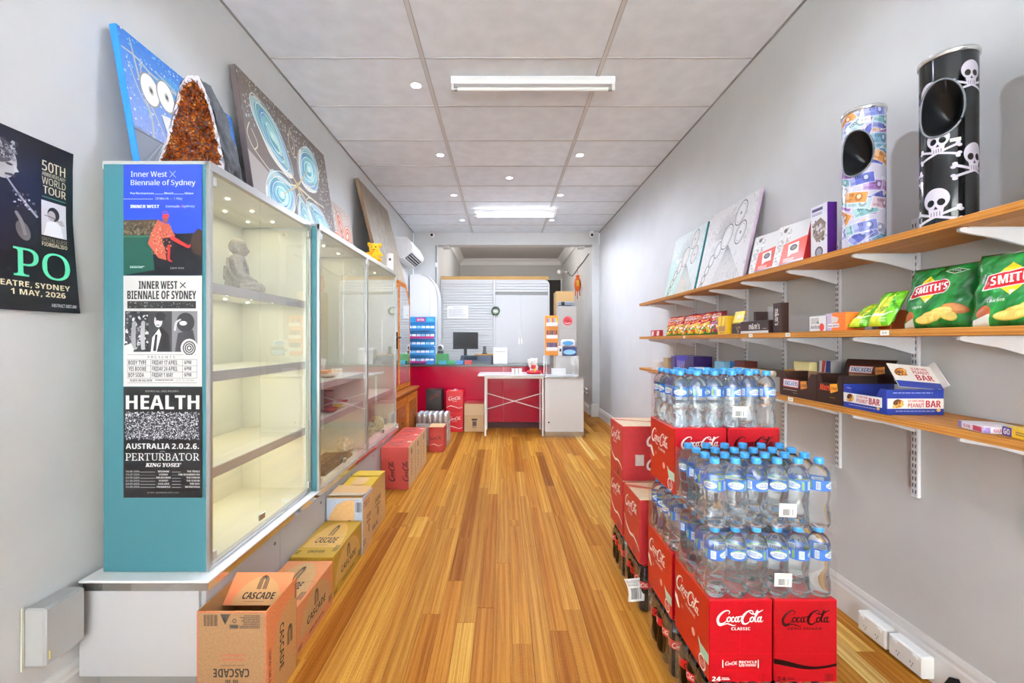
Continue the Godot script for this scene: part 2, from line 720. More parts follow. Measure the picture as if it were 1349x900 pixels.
func wood_mat(hex: String, rough := 0.32, coat := 0.0) -> StandardMaterial3D:
	var key := "wood %s %s" % [hex, rough]
	if not mats.has("grain"):
		mats["grain"] = grain_texture()
	if not mats.has(key):
		var m := StandardMaterial3D.new()
		m.albedo_color = Color(hex)
		m.albedo_texture = mats["grain"]
		m.roughness = rough
		m.metallic_specular = 0.16
		mats[key] = m
	return mats[key]


func room() -> void:
	var wm := wall_mat()
	var front := -2.7
	var far := 11.5
	# floor of narrow hardwood boards
	var fl := struct("floor", spanned(-1.75, 1.85, -0.16, -0.0125, front, far + 0.1), mat("5a3a1c", 0.9))
	var tones := ["c28637", "cb923f", "bc7d32", "b2742c", "d09d4b", "dcb266", "a56726", "c1893e", "995f24", "e3c17f", "b8823a", "c78e41"]
	var wt := [5, 5, 5, 4, 4, 2, 3, 5, 2, 1, 4, 5]
	var bag := []
	for k in tones.size():
		for i in wt[k]:
			bag.append(k)
	var bw := 0.085
	var shapes := {}
	var rng := RandomNumberGenerator.new()
	rng.seed = 77
	var x := XL - 0.02
	while x < XR + 0.02:
		var d := front - rng.randf() * 2.6
		while d < far:
			var ln: float = [1.2, 1.6, 2.0, 2.4, 2.9][rng.randi() % 5] if d > -0.6 and d < 7.0 else 4.2
			var d1 := minf(d + ln, far + 0.05)
			var d0 := maxf(d, front + 0.02)
			if d1 - d0 > 0.25:
				var lq := snappedf(d1 - d0, 0.05)
				var strip := rng.randi() % 8
				var key := "%s %d" % [lq, strip]
				if not shapes.has(key):
					var r := Rect2(rng.randf(), strip / 8.0 + 0.004, lq / 2.0, 0.117)
					# grain runs along the board: u along z
					var b := MB.new()
					var hx := bw / 2 - 0.0004
					var hz := lq / 2 - 0.0004
					var bv := 0.0006
					var top := [Vector3(-hx + bv, 0, hz - bv), Vector3(hx - bv, 0, hz - bv), Vector3(hx - bv, 0, -hz + bv), Vector3(-hx + bv, 0, -hz + bv)]
					var low := [Vector3(-hx, -bv, hz), Vector3(hx, -bv, hz), Vector3(hx, -bv, -hz), Vector3(-hx, -bv, -hz)]
					var bot := [Vector3(-hx, -0.012, hz), Vector3(hx, -0.012, hz), Vector3(hx, -0.012, -hz), Vector3(-hx, -0.012, -hz)]
					var uv := func(p: Vector3) -> Vector2: return Vector2(r.position.x + (0.5 - p.z / lq) * r.size.x, r.position.y + (p.x / bw + 0.5) * r.size.y)
					var four := func(q: Array, n: Vector3) -> void:
						for m in [0, 2, 1, 0, 3, 2]:
							b.v(q[m], n, uv.call(q[m]))
					four.call(top, Vector3.UP)
					for e in 4:
						var f := (e + 1) % 4
						var side: Vector3 = [Vector3.BACK, Vector3.RIGHT, Vector3.FORWARD, Vector3.LEFT][e]
						four.call([low[e], low[f], top[f], top[e]], (side + Vector3.UP).normalized())
						four.call([bot[e], bot[f], low[f], low[e]], side)
					shapes[key] = b.done()
				part(fl, "plank", shapes[key], wood_mat(tones[bag[rng.randi() % bag.size()]], 0.42, 0.0), Vector3(x + bw / 2, 0, -(d0 + d1) / 2))
			d = d1
		x += bw

	# shell
	struct("wall_left", spanned(XL - 0.18, XL, 0, HC + 0.3, front, DB), wm)
	struct("wall_right", spanned(XR, XR + 0.18, 0, HC + 0.3, front, DB), wm)
	# front wall behind the camera with a wide glazed opening
	var b := MB.new()
	span(b, XL, XL + 0.22, 0, HC + 0.3, front - 0.16, front)
	span(b, XR - 0.22, XR, 0, HC + 0.3, front - 0.16, front)
	span(b, XL + 0.22, XR - 0.22, 2.85, HC + 0.3, front - 0.16, front)
	span(b, XL + 0.22, 0.3, 0, 0.4, front - 0.16, front)
	struct("wall_front", b.done(), wm)
	var frame := MB.new()
	for q in [[XL + 0.22, 0.3, 0.4], [0.3, XR - 0.22, 0.0]]:
		span(frame, q[0], q[0] + 0.05, q[2], 2.85, front - 0.11, front - 0.05, 0.004)
		span(frame, q[1] - 0.05, q[1], q[2], 2.85, front - 0.11, front - 0.05, 0.004)
		span(frame, q[0], q[1], 2.8, 2.85, front - 0.11, front - 0.05, 0.004)
		span(frame, q[0], q[1], q[2], q[2] + 0.05, front - 0.11, front - 0.05, 0.004)
	var win := struct("window_1", frame.done(), mat("a8aaac", 0.35, 0.9))
	part(win, "pane", spanned(XL + 0.27, 0.25, 0.45, 2.8, front - 0.085, front - 0.08), glass("ffffff", 0.02))
	var dr := struct("door_1", spanned(0.36, XR - 0.28, 0.06, 0.16, front - 0.1, front - 0.06, 0.004), mat("a8aaac", 0.35, 0.9))
	part(dr, "pane", spanned(0.36, XR - 0.28, 0.16, 2.79, front - 0.085, front - 0.08), glass("ffffff", 0.02))
	struct("pavement", spanned(-14, 14, -0.3, -0.03, front - 4.0, front - 0.16), mat("d2d0cc", 0.9))  # out of view, kept pale to bounce light up to the ceiling
	struct("added_street", spanned(-14, 14, -0.4, -0.13, front - 12.0, front - 4.0), mat("a5a4a2", 0.9))  # unseen ground, added to bounce sunlight into the shop
	struct("added_wall_opposite", spanned(-14, 14, -0.2, 7.0, front - 13.0, front - 12.0), mat("d6d1c8", 0.9))  # unseen facade, added as a sunlit reflector to fill the room

	# suspended ceiling: tiles in a grid of tee bars
	var ce := struct("ceiling", spanned(XL - 0.1, XR + 0.1, HC + 0.1, HC + 0.3, front - 0.1, DB + 0.1), mat("c9c7c4", 0.9))
	var cols := [[XL, -0.534], [-0.534, 0.667], [0.667, XR]]
	var d0 := 2.907 - 0.6 * 10
	var tile_mats := []
	for hex in ["eef3f9", "ebf0f6", "f0f5fb"]:
		var m := StandardMaterial3D.new()
		m.albedo_color = Color(hex)
		m.albedo_texture = noise_tex(256, 256, 0.02, 0.95, 1.0, 8)
		m.roughness = 0.8
		m.uv1_triplanar = true
		m.uv1_world_triplanar = true
		tile_mats.append(m)
	var tile_shapes := {}
	while d0 < DB - 0.1:
		var a := maxf(d0, front)
		var e := minf(d0 + 0.6, DB)
		for c in cols:
			var w: float = c[1] - c[0]
			var key := "%.3f %.3f" % [w, e - a]
			if not tile_shapes.has(key):
				tile_shapes[key] = bx(Vector3(w - 0.006, 0.015, e - a - 0.006), 0.002)
			part(ce, "ceiling_tile", tile_shapes[key], tile_mats[rng.randi() % 3], Vector3((c[0] + c[1]) / 2, HC + 0.0105, -(a + e) / 2))
		if d0 > front:
			part(ce, "cross_tee", spanned(XL, XR, HC - 0.001, HC + 0.004, d0 - 0.006, d0 + 0.006, 0.001), mat("b9b7b5", 0.7))
		d0 += 0.6
	for gx in [-0.534, 0.667]:
		part(ce, "main_tee", spanned(gx - 0.012, gx + 0.012, HC - 0.003, HC + 0.004, front, DB, 0.001), mat("d0cecc", 0.6))
		for s in [-1, 1]:
			part(ce, "tee_edge", spanned(gx + s * 0.0135 - 0.0015, gx + s * 0.0135 + 0.0015, HC - 0.0015, HC + 0.003, front, DB), mat("a19f9d", 0.7))
	for s in [XL, XR - 0.012]:
		part(ce, "wall_angle", spanned(s, s + 0.012, HC - 0.004, HC + 0.003, front, DB), mat("8f8d8b", 0.7))

	# header, piers and the hall beyond
	struct("wall_header", spanned(XL, XR, 2.97, HC + 0.3, DB, DB + 0.2, 0.004), wm)
	struct("wall_return_left", spanned(XL, -1.135, 0, 2.97, DB, DB + 0.2, 0.004), wm)
	struct("wall_return_right", spanned(1.535, XR, 0, 2.97, DB - 0.02, DB + 0.2, 0.004), wm)
	struct("wall_hall_left", spanned(-1.3, -1.135, 0, 3.6, DB + 0.2, far), wm)
	struct("wall_hall_right", spanned(1.535, 1.7, 0, 3.6, DB + 0.2, far), wm)
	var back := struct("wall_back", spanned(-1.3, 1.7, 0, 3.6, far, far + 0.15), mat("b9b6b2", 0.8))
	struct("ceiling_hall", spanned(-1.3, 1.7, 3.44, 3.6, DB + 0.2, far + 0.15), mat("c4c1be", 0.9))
	struct("wall_hall_front", spanned(-1.3, 1.7, HC + 0.28, 3.6, DB + 0.1, DB + 0.22), wm)
	# cornice of the hall
	var prof := PackedVector2Array([Vector2(0, 0), Vector2(0.13, 0), Vector2(0.13, -0.02), Vector2(0.1, -0.03), Vector2(0.05, -0.07), Vector2(0.03, -0.12), Vector2(0.02, -0.15), Vector2(0, -0.15)])
	for q in [[-1.135, 1], [1.535, -1]]:
		var cb := MB.new()
		var pp := PackedVector2Array()
		for p in prof:
			pp.append(Vector2(p.x * q[1], p.y))
		cb.prism(pp, -far, -DB - 0.2)
		struct("trim_1" if q[1] > 0 else "trim_2", cb.done(), mat("e4e2df", 0.6), Vector3(q[0], 3.44, 0))
	var cb2 := MB.new()
	cb2.xf = Transform3D(Basis(Vector3.UP, -PI / 2), Vector3.ZERO)
	cb2.prism(prof, -1.535, 1.135)
	struct("trim_3", cb2.done(), mat("e4e2df", 0.6), Vector3(0, 3.44, -far))
	# doorway at the end of the hall, its unlit depth painted as a dark panel
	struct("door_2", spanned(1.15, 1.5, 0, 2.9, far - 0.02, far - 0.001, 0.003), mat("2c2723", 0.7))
	struct("trim_4", spanned(1.5, 1.533, 0, 2.93, far - 0.04, far - 0.001, 0.003), mat("e4e2df", 0.6))

	# skirting boards
	var sk := PackedVector2Array([Vector2(0, 0), Vector2(0.018, 0), Vector2(0.018, 0.115), Vector2(0.013, 0.125), Vector2(0.013, 0.14), Vector2(0.006, 0.156), Vector2(0, 0.158)])
	var sb := MB.new()
	var flip := PackedVector2Array()
	for p in sk:
		flip.append(Vector2(-p.x, p.y))
	sb.prism(flip, -DB + 0.02, -front)
	struct("baseboard_right", sb.done(), mat("dcd9d5", 0.45), Vector3(XR, 0, 0))
	sb = MB.new()
	sb.prism(sk, -DB, -front)
	struct("baseboard_left", sb.done(), mat("d2cfcb", 0.5), Vector3(XL, 0, 0))
	sb = MB.new()
	sb.prism(flip, -far, -DB - 0.2)
	struct("baseboard_hall", sb.done(), mat("dcd9d5", 0.45), Vector3(1.535, 0, 0))
	struct("baseboard_pier", spanned(1.515, XR - 0.02, 0, 0.22, DB - 0.04, DB - 0.02, 0.004), mat("dcd9d5", 0.45))


# ---------------------------------------------------------------- lamps
func lamps() -> void:
	var spots := [[2.0, -0.637, "recessed downlight above the lit cabinet, just out of the frame on the left"], [2.0, 0.77, "recessed downlight above the water bottles, just out of the frame on the right"], [3.21, -0.637, "single recessed downlight beside the first strip light fitting"], [4.415, -0.633, "left one of the nearest pair of recessed downlights"], [4.415, 0.77, "right one of the nearest pair of recessed downlights"], [5.03, 0.07, "recessed downlight in the middle column of ceiling tiles"], [5.633, -0.632, "recessed downlight on the left, just before the lit strip light"], [5.633, 0.73, "recessed downlight on the right, just before the lit strip light"], [6.8, -0.634, "recessed downlight left of centre, farthest back near the header"], [6.8, 0.75, "recessed downlight right of centre, farthest back near the header"]]
	var rim := MB.new()
	rim.lathe([Vector2(0.034, 0.004), Vector2(0.036, -0.004), Vector2(0.043, -0.005), Vector2(0.046, 0.0)], 24)
	var rimm := rim.done()
	var lens := MB.new()
	lens.lathe([Vector2(0.0001, 0.0), Vector2(0.035, 0.0005), Vector2(0.035, 0.003)], 24)
	var lensm := lens.done()
	for q in spots:
		var o := thing("downlight", q[2], "downlight", Vector3(q[1], HC - 0.001, -q[0]), "recessed ceiling downlights")
		part(o, "trim_ring", rimm, mat("f2f2f0", 0.4))
		part(o, "light_lens", lensm, glow("f4f8ff", 6.0), Vector3(0, -0.004, 0))
		var l := SpotLight3D.new()
		l.name = "downlight_lamp"
		l.light_color = Color("dde9ff")
		l.light_energy = 0.95
		l.light_size = 0.04
		l.spot_range = 14.0
		l.spot_angle = 78.0
		l.spot_angle_attenuation = 0.8
		l.spot_attenuation = 2.0
		l.shadow_enabled = true
		l.position = Vector3(0, -0.015, 0)
		l.rotation_degrees = Vector3(-90, 0, 0)
		o.add_child(l)
	hall_lamp()
	batten(3.13, -0.37, 0.79, false, "unlit white strip light with a bare tube near the camera")
	batten(6.3, -0.42, 0.76, true, "glowing white strip light farther back on the ceiling")


func batten(d: float, x0: float, x1: float, on: bool, label: String) -> void:
	var o := thing("strip_light", label, "strip light", Vector3((x0 + x1) / 2, HC, -d))
	var w := x1 - x0
	var b := MB.new()
	b.prism(PackedVector2Array([Vector2(-0.032, 0), Vector2(0.032, 0), Vector2(0.032, -0.03), Vector2(0.022, -0.05), Vector2(-0.022, -0.05), Vector2(-0.032, -0.03)]), -w / 2, w / 2)
	part(o, "housing", b.done(), mat("efefee", 0.4), Vector3.ZERO, Vector3(0, 90, 0))
	for s in [-1, 1]:
		part(o, "lamp_holder", bx(Vector3(0.022, 0.05, 0.03), 0.004), mat("d9d9d8", 0.4), Vector3(s * (w / 2 - 0.011), -0.072, 0.01))
	var tb := MB.new()
	tb.tube([Vector3(-w / 2 + 0.02, 0, 0), Vector3(w / 2 - 0.02, 0, 0)], 0.013, 14)
	part(o, "light_tube", tb.done(), glow("eef4ff", 13.0) if on else mat("f1f2f0", 0.25), Vector3(0, -0.082, 0.01))
	for s in [-1, 1]:
		var cap := MB.new()
		cap.tube([Vector3(-0.012, 0, 0), Vector3(0.012, 0, 0)], 0.0138, 14)
		part(o, "tube_cap", cap.done(), mat("9b9b99", 0.3, 0.9), Vector3(s * (w / 2 - 0.034), -0.082, 0.01))
	if on:
		var l := AreaLight3D.new()
		l.name = "strip_lamp"
		l.area_size = Vector2(w - 0.06, 0.03)
		l.light_color = Color("dfeaff")
		l.light_energy = 3.5
		l.area_range = 14.0
		l.shadow_enabled = true
		l.position = Vector3(0, -0.1, 0.01)
		l.rotation_degrees = Vector3(-90, 0, 0)
		o.add_child(l)



func hall_lamp() -> void:
	var o := thing("ceiling_light", "round opal ceiling light of the hall behind the header", "ceiling light", Vector3(0.2, 3.44, -9.0))
	var b := MB.new()
	b.lathe([Vector2(0.0001, -0.07), Vector2(0.09, -0.062), Vector2(0.15, -0.035), Vector2(0.17, 0.0)], 28)
	part(o, "light_shade", b.done(), glow("fdf8ee", 2.0))
	var l := OmniLight3D.new()
	l.name = "hall_lamp"
	l.light_color = Color("f6f4f2")
	l.light_energy = 1.0
	l.light_size = 0.15
	l.omni_range = 14.0
	l.shadow_enabled = true
	l.position = Vector3(0, -0.25, 0)
	o.add_child(l)

# ---------------------------------------------------------------- left wall: plinth and glass cabinets
const PT := 0.444   # top of the plinth
const CT := 1.987   # top of the cabinets


func plinth() -> void:
	var o := thing("cabinet_plinth", "long low white plinth cupboard with mirrored edge strip under the glass cabinets", "plinth")
	var white := mat("b5b4b5", 0.4)
	var d0 := 1.6
	var d1 := 4.46
	part(o, "body", spanned(XL + 0.022, -1.1, 0.1, PT - 0.036, d0 + 0.002, d1 - 0.02, 0.001), white)
	part(o, "kick_board", spanned(XL + 0.03, -1.16, 0.0, 0.1, d0 + 0.06, d1 - 0.06), mat("8d8a86", 0.7))
	part(o, "end_panel", spanned(XL + 0.022, -1.1, 0.098, PT - 0.037, d0 - 0.012, d0 + 0.002, 0.001), white)
	part(o, "top_board", spanned(XL + 0.02, -1.064, PT - 0.008, PT, d0 - 0.014, d1, 0.002), mat("f1f0ee", 0.35))
	part(o, "mirror_strip", spanned(XL + 0.021, -1.066, PT - 0.037, PT - 0.008, d0 - 0.0125, d1 - 0.003, 0.001), mat("c9c6c2", 0.08, 1.0))
	var ds := [1.6, 2.134, 2.66, 3.19, 3.72, 4.25]
	for k in 5:
		var dr := part(o, "door", spanned(-1.1, -1.084, 0.102, PT - 0.041, ds[k] + 0.0015, ds[k + 1] - 0.0015, 0.0015), white)
		var lk := MB.new()
		lk.tube([Vector3(-1.084, 0.35, -ds[k + 1] + 0.05), Vector3(-1.0815, 0.35, -ds[k + 1] + 0.05)], 0.008, 12)
		part(dr, "lock", lk.done(), mat("6b6862", 0.35, 0.8))
	part(o, "end_cap", spanned(XL + 0.022, -1.068, PT - 0.04, PT + 0.028, d1 - 0.002, d1 + 0.012, 0.002), white)


func led_row(o: Node3D, x0: float, x1: float, y: float, d0: float, d1: float, energy: float, n: int) -> void:
	var dot := MB.new()
	dot.lathe([Vector2(0.0001, -0.004), Vector2(0.006, -0.003), Vector2(0.0075, 0.0)], 12)
	var dm := dot.done()
	for k in n:
		for x in [lerpf(x0, x1, 0.25), lerpf(x0, x1, 0.75)]:
			part(o, "led_light", dm, glow("fffbe0", 9.0), Vector3(x, y, -lerpf(d0, d1, (k + 0.5) / n)))
	var l := AreaLight3D.new()
	l.name = "led_lamp"
	l.area_size = Vector2(absf(x1 - x0) * 0.6, (d1 - d0) * 0.9)
	l.light_color = Color("fffad8")
	l.light_energy = energy
	l.area_range = 10.0
	l.shadow_enabled = true
	l.position = Vector3((x0 + x1) / 2, y - 0.006, -(d0 + d1) / 2)
	l.rotation_degrees = Vector3(-90, 0, 0)
	o.add_child(l)


func glass_cabinet(label: String, d0: float, d1: float, xf: float, near_panel: bool, shelves: Array, leds: Array, seam: float) -> Node3D:
	var o := thing("display_cabinet", label, "cabinet", Vector3.ZERO)
	var teal := mat("3b727c", 0.45)
	var alu := mat("b9b8b6", 0.32, 0.85)
	var inner := mat("e2e1d0", 0.6)
	var xb := -1.5
	part(o, "end_panel", spanned(xb, xf - 0.012, PT + 0.001, CT - 0.012, d0, d0 + 0.016, 0.001), teal)
	part(o, "end_panel", spanned(xb, xf - 0.012, PT + 0.001, CT - 0.012, d1 - 0.016, d1, 0.001), mat("dfe6df", 0.5))
	part(o, "back_panel", spanned(xb, xb + 0.012, PT + 0.001, CT - 0.012, d0 + 0.016, d1 - 0.016), inner)
	part(o, "lining", spanned(xb + 0.012, xf - 0.02, PT + 0.03, CT - 0.04, d1 - 0.022, d1 - 0.016), inner)
	part(o, "base_board", spanned(xb, xf - 0.012, PT + 0.001, PT + 0.03, d0 + 0.016, d1 - 0.016, 0.001), inner)
	part(o, "top_board", spanned(xb - 0.004, xf - 0.004, CT - 0.03, CT - 0.002, d0 + 0.001, d1 - 0.001, 0.001), mat("f0efe6", 0.5))
	part(o, "top_rail", spanned(xf - 0.02, xf + 0.003, CT - 0.034, CT, d0, d1, 0.002), alu)
	part(o, "end_rail", spanned(xb - 0.004, xf, CT - 0.012, CT, d0, d0 + 0.018, 0.002), mat("d4d3d1", 0.35, 0.6))
	part(o, "bottom_rail", spanned(xf - 0.018, xf, PT + 0.001, PT + 0.014, d0, d1, 0.002), alu)
	for d in [d0, d1 - 0.018]:
		part(o, "corner_post", spanned(xf - 0.014, xf + 0.002, PT + 0.001, CT - 0.002, d, d + 0.018, 0.002), alu)
	for y in shelves:
		var sh := part(o, "shelf", spanned(xb + 0.013, xf - 0.034, y - 0.016, y, d0 + 0.017, d1 - 0.023, 0.001), inner)
		part(sh, "edge_strip", spanned(xf - 0.034, xf - 0.026, y - 0.04, y + 0.001, d0 + 0.017, d1 - 0.023, 0.001), mat("b5b1aa", 0.45, 0.3))
	for q in [[d0 + 0.02, seam - 0.001], [seam + 0.001, d1 - 0.02]]:
		var gd := part(o, "glass_door", spanned(xf - 0.007, xf - 0.002, PT + 0.016, CT - 0.036, q[0], q[1]), glass("dfeee6", 0.04))
		for y in [PT + 0.05, CT - 0.07]:
			part(gd, "hinge_clip", spanned(xf - 0.008, xf + 0.003, y - 0.018, y + 0.018, q[0] if q[0] < seam - 0.1 else q[1] - 0.02, q[0] + 0.02 if q[0] < seam - 0.1 else q[1], 0.002), mat("c8c8c4", 0.3, 0.5))
	part(o, "door_catch", spanned(xf - 0.002, xf + 0.008, PT + 0.055, PT + 0.085, seam - 0.022, seam + 0.022, 0.003), mat("b9b6ae", 0.25, 0.8))
	for q in leds:
		led_row(o, xb + 0.05, xf - 0.08, q[0], d0 + 0.05, d1 - 0.05, q[1], q[2])
	return o


func buddha() -> void:
	# seated figure in one piece: lathed and merged lumps meshed as a single field
	var balls := [   # x (towards aisle is +x as it looks along +x), y, z, radius
		[Vector3(-0.01, 0.055, 0.075), Vector3(0.075, 0.045, 0.02), 0.045, 0.036],
		[Vector3(-0.01, 0.055, -0.075), Vector3(0.085, 0.05, -0.03), 0.045, 0.036],
		[Vector3(0.07, 0.042, 0.06), Vector3(0.085, 0.04, -0.055), 0.034, 0.034],
		[Vector3(-0.04, 0.06, 0), Vector3(-0.035, 0.13, 0), 0.062, 0.058],
		[Vector3(-0.035, 0.13, 0), Vector3(-0.035, 0.205, 0), 0.056, 0.05],
		[Vector3(-0.035, 0.21, -0.05), Vector3(-0.035, 0.21, 0.05), 0.036, 0.036],
		[Vector3(-0.035, 0.21, 0.07), Vector3(-0.02, 0.125, 0.095), 0.027, 0.023],
		[Vector3(-0.02, 0.125, 0.095), Vector3(0.055, 0.085, 0.03), 0.022, 0.017],
		[Vector3(-0.035, 0.21, -0.07), Vector3(-0.02, 0.125, -0.095), 0.027, 0.023],
		[Vector3(-0.02, 0.125, -0.095), Vector3(0.055, 0.085, -0.03), 0.022, 0.017],
		[Vector3(0.05, 0.082, -0.03), Vector3(0.06, 0.082, 0.03), 0.019, 0.019],
		[Vector3(-0.03, 0.235, 0), Vector3(-0.025, 0.26, 0), 0.026, 0.024],
		[Vector3(-0.03, 0.3, 0), Vector3(-0.02, 0.282, 0), 0.052, 0.045],
		[Vector3(0.02, 0.29, 0), Vector3(0.026, 0.278, 0), 0.006, 0.009],
		[Vector3(-0.03, 0.29, 0.043), Vector3(-0.03, 0.262, 0.044), 0.008, 0.009],
		[Vector3(-0.03, 0.29, -0.043), Vector3(-0.03, 0.262, -0.044), 0.008, 0.009],
		[Vector3(0.006, 0.302, 0.018), Vector3(0.006, 0.302, 0.012), 0.01, 0.01],
		[Vector3(0.006, 0.302, -0.018), Vector3(0.006, 0.302, -0.012), 0.01, 0.01],
		[Vector3(0.012, 0.258, 0.008), Vector3(0.012, 0.258, -0.008), 0.007, 0.007],
	]
	# folds of the robe over shoulder, arm and knees
	for s in [-1.0, 1.0]:
		for q in [[[-0.06, 0.238, 0.03], [-0.05, 0.2, 0.1], [-0.03, 0.13, 0.118], [0.0, 0.1, 0.115]], [[-0.085, 0.22, 0.03], [-0.082, 0.16, 0.085], [-0.06, 0.1, 0.105], [-0.02, 0.085, 0.12]], [[-0.098, 0.17, 0.02], [-0.1, 0.11, 0.06], [-0.07, 0.065, 0.1], [0.0, 0.075, 0.118]], [[-0.02, 0.05, 0.122], [0.03, 0.06, 0.1], [0.07, 0.075, 0.06]], [[-0.02, 0.032, 0.122], [0.04, 0.034, 0.1], [0.09, 0.05, 0.06]], [[0.0, 0.225, 0.045], [0.02, 0.17, 0.045], [0.025, 0.12, 0.02]]]:
			for k in q.size() - 1:
				var a: Array = q[k]
				var b: Array = q[k + 1]
				balls.append([Vector3(a[0], a[1], a[2] * s), Vector3(b[0], b[1], b[2] * s), 0.0075, 0.0075])
		balls.append([Vector3(-0.05, 0.315, 0.03 * s), Vector3(-0.045, 0.325, 0.015 * s), 0.022, 0.022])
	var m := StandardMaterial3D.new()
	m.albedo_color = Color("c4b9a2")
	m.albedo_texture = noise_tex(256, 256, 0.05, 0.7, 1.0, 31)
	m.uv1_triplanar = true
	m.uv1_scale = Vector3(5, 5, 5)
	m.roughness = 0.6
	single("buddha_statue", field(balls, 0.005, 0.009, 0.0012), m, "grey stone seated Buddha figure on the top glass-cabinet shelf", "statue", Vector3(-1.3, 1.538, -2.2), "", Vector3(0, 32, 0)).scale = Vector3.ONE * 0.8


# surface nets over tapered capsules joined by a smooth minimum
func field(bones: Array, cell: float, k: float, rough := 0.0, sd := 9) -> ArrayMesh:
	var lo := Vector3(1e9, 1e9, 1e9)
	var hi := -lo
	for q in bones:
		for e in [[0, 2], [1, 3]]:
			var p: Vector3 = q[e[0]]
			var r: float = q[e[1]] + cell * 2.0 + k * 0.3
			lo = lo.min(p - Vector3.ONE * r)
			hi = hi.max(p + Vector3.ONE * r)
	var nx := int((hi.x - lo.x) / cell) + 2
	var ny := int((hi.y - lo.y) / cell) + 2
	var nz := int((hi.z - lo.z) / cell) + 2
	var val := PackedFloat32Array()
	val.resize(nx * ny * nz)
	val.fill(1.0)
	var nf := FastNoiseLite.new()
	nf.seed = sd
	nf.frequency = 18.0
	for q in bones:
		var a: Vector3 = q[0]
		var b: Vector3 = q[1]
		var ra: float = q[2]
		var rb: float = q[3]
		var reach := maxf(ra, rb) + k * 1.5 + cell * 2.0
		var l0 := ((a.min(b) - Vector3.ONE * reach) - lo) / cell
		var h0 := ((a.max(b) + Vector3.ONE * reach) - lo) / cell
		var ab := b - a
		var l2 := maxf(ab.length_squared(), 1e-9)
		for z in range(maxi(0, int(l0.z)), mini(nz - 1, int(h0.z)) + 1):
			for y in range(maxi(0, int(l0.y)), mini(ny - 1, int(h0.y)) + 1):
				for x in range(maxi(0, int(l0.x)), mini(nx - 1, int(h0.x)) + 1):
					var p := lo + Vector3(x, y, z) * cell
					var h := clampf((p - a).dot(ab) / l2, 0.0, 1.0)
					var d := p.distance_to(a + ab * h) - lerpf(ra, rb, h)
					var i := (z * ny + y) * nx + x
					var o := val[i]
					var hh := maxf(k - absf(d - o), 0.0) / k
					val[i] = minf(d, o) - hh * hh * k * 0.25
	if rough > 0.0:
		for z in nz:
			for y in ny:
				for x in nx:
					var i := (z * ny + y) * nx + x
					if absf(val[i]) < cell * 3.0:
						val[i] += nf.get_noise_3d(x * cell, y * cell, z * cell) * rough
	var ids := {}
	var vs := PackedVector3Array()
	for z in nz - 1:
		for y in ny - 1:
			for x in nx - 1:
				var i := (z * ny + y) * nx + x
				var c := [val[i], val[i + 1], val[i + nx], val[i + nx + 1], val[i + nx * ny], val[i + nx * ny + 1], val[i + nx * ny + nx], val[i + nx * ny + nx + 1]]
				var neg := 0
				for w in c:
					if w < 0.0:
						neg += 1
				if neg == 0 or neg == 8:
					continue
				var s := Vector3.ZERO
				var n := 0
				for e in [[0, 1], [2, 3], [4, 5], [6, 7], [0, 2], [1, 3], [4, 6], [5, 7], [0, 4], [1, 5], [2, 6], [3, 7]]:
					var f0: float = c[e[0]]
					var f1: float = c[e[1]]
					if (f0 < 0.0) != (f1 < 0.0):
						var t := f0 / (f0 - f1)
						var p0 := Vector3(e[0] & 1, (e[0] >> 1) & 1, e[0] >> 2)
						var p1 := Vector3(e[1] & 1, (e[1] >> 1) & 1, e[1] >> 2)
						s += p0.lerp(p1, t)
						n += 1
				ids[i] = vs.size()
				vs.append(lo + (Vector3(x, y, z) + s / n) * cell)
	var at := func(p: Vector3) -> float:
		var g := (p - lo) / cell
		var xi := clampi(int(g.x), 0, nx - 2)
		var yi := clampi(int(g.y), 0, ny - 2)
		var zi := clampi(int(g.z), 0, nz - 2)
		var f := g - Vector3(xi, yi, zi)
		var i := (zi * ny + yi) * nx + xi
		var a0 := lerpf(lerpf(val[i], val[i + 1], f.x), lerpf(val[i + nx], val[i + nx + 1], f.x), f.y)
		var i2 := i + nx * ny
		return lerpf(a0, lerpf(lerpf(val[i2], val[i2 + 1], f.x), lerpf(val[i2 + nx], val[i2 + nx + 1], f.x), f.y), f.z)
	var mb := MB.new()
	var nrm := PackedVector3Array()
	for p in vs:
		var e := cell * 0.7
		nrm.append(Vector3(at.call(p + Vector3(e, 0, 0)) - at.call(p - Vector3(e, 0, 0)), at.call(p + Vector3(0, e, 0)) - at.call(p - Vector3(0, e, 0)), at.call(p + Vector3(0, 0, e)) - at.call(p - Vector3(0, 0, e))).normalized())
	for z in range(1, nz - 1):
		for y in range(1, ny - 1):
			for x in range(1, nx - 1):
				var i := (z * ny + y) * nx + x
				for ax in 3:
					var st: int = [1, nx, nx * ny][ax]
					if (val[i] < 0.0) == (val[i + st] < 0.0):
						continue
					var s1: int = [nx, nx * ny, 1][ax]
					var s2: int = [nx * ny, 1, nx][ax]
					var q := [i - s1 - s2, i - s2, i, i - s1]
					var ok := true
					for w in q:
						ok = ok and ids.has(w)
					if not ok:
						continue
					var order := [0, 2, 1, 0, 3, 2] if val[i] < 0.0 else [0, 1, 2, 0, 2, 3]
					for m in order:
						var id: int = ids[q[m]]
						mb.v(vs[id], nrm[id], Vector2.ZERO)
	return mb.done()


func bowl_mesh(r: float, h: float) -> ArrayMesh:
	var b := MB.new()
	b.lathe([Vector2(0.0001, 0.002), Vector2(r * 0.45, 0.0), Vector2(r * 0.75, h * 0.35), Vector2(r, h), Vector2(r * 0.94, h), Vector2(r * 0.68, h * 0.4), Vector2(r * 0.3, h * 0.12), Vector2(0.0001, h * 0.1)], 20)
	return b.done()


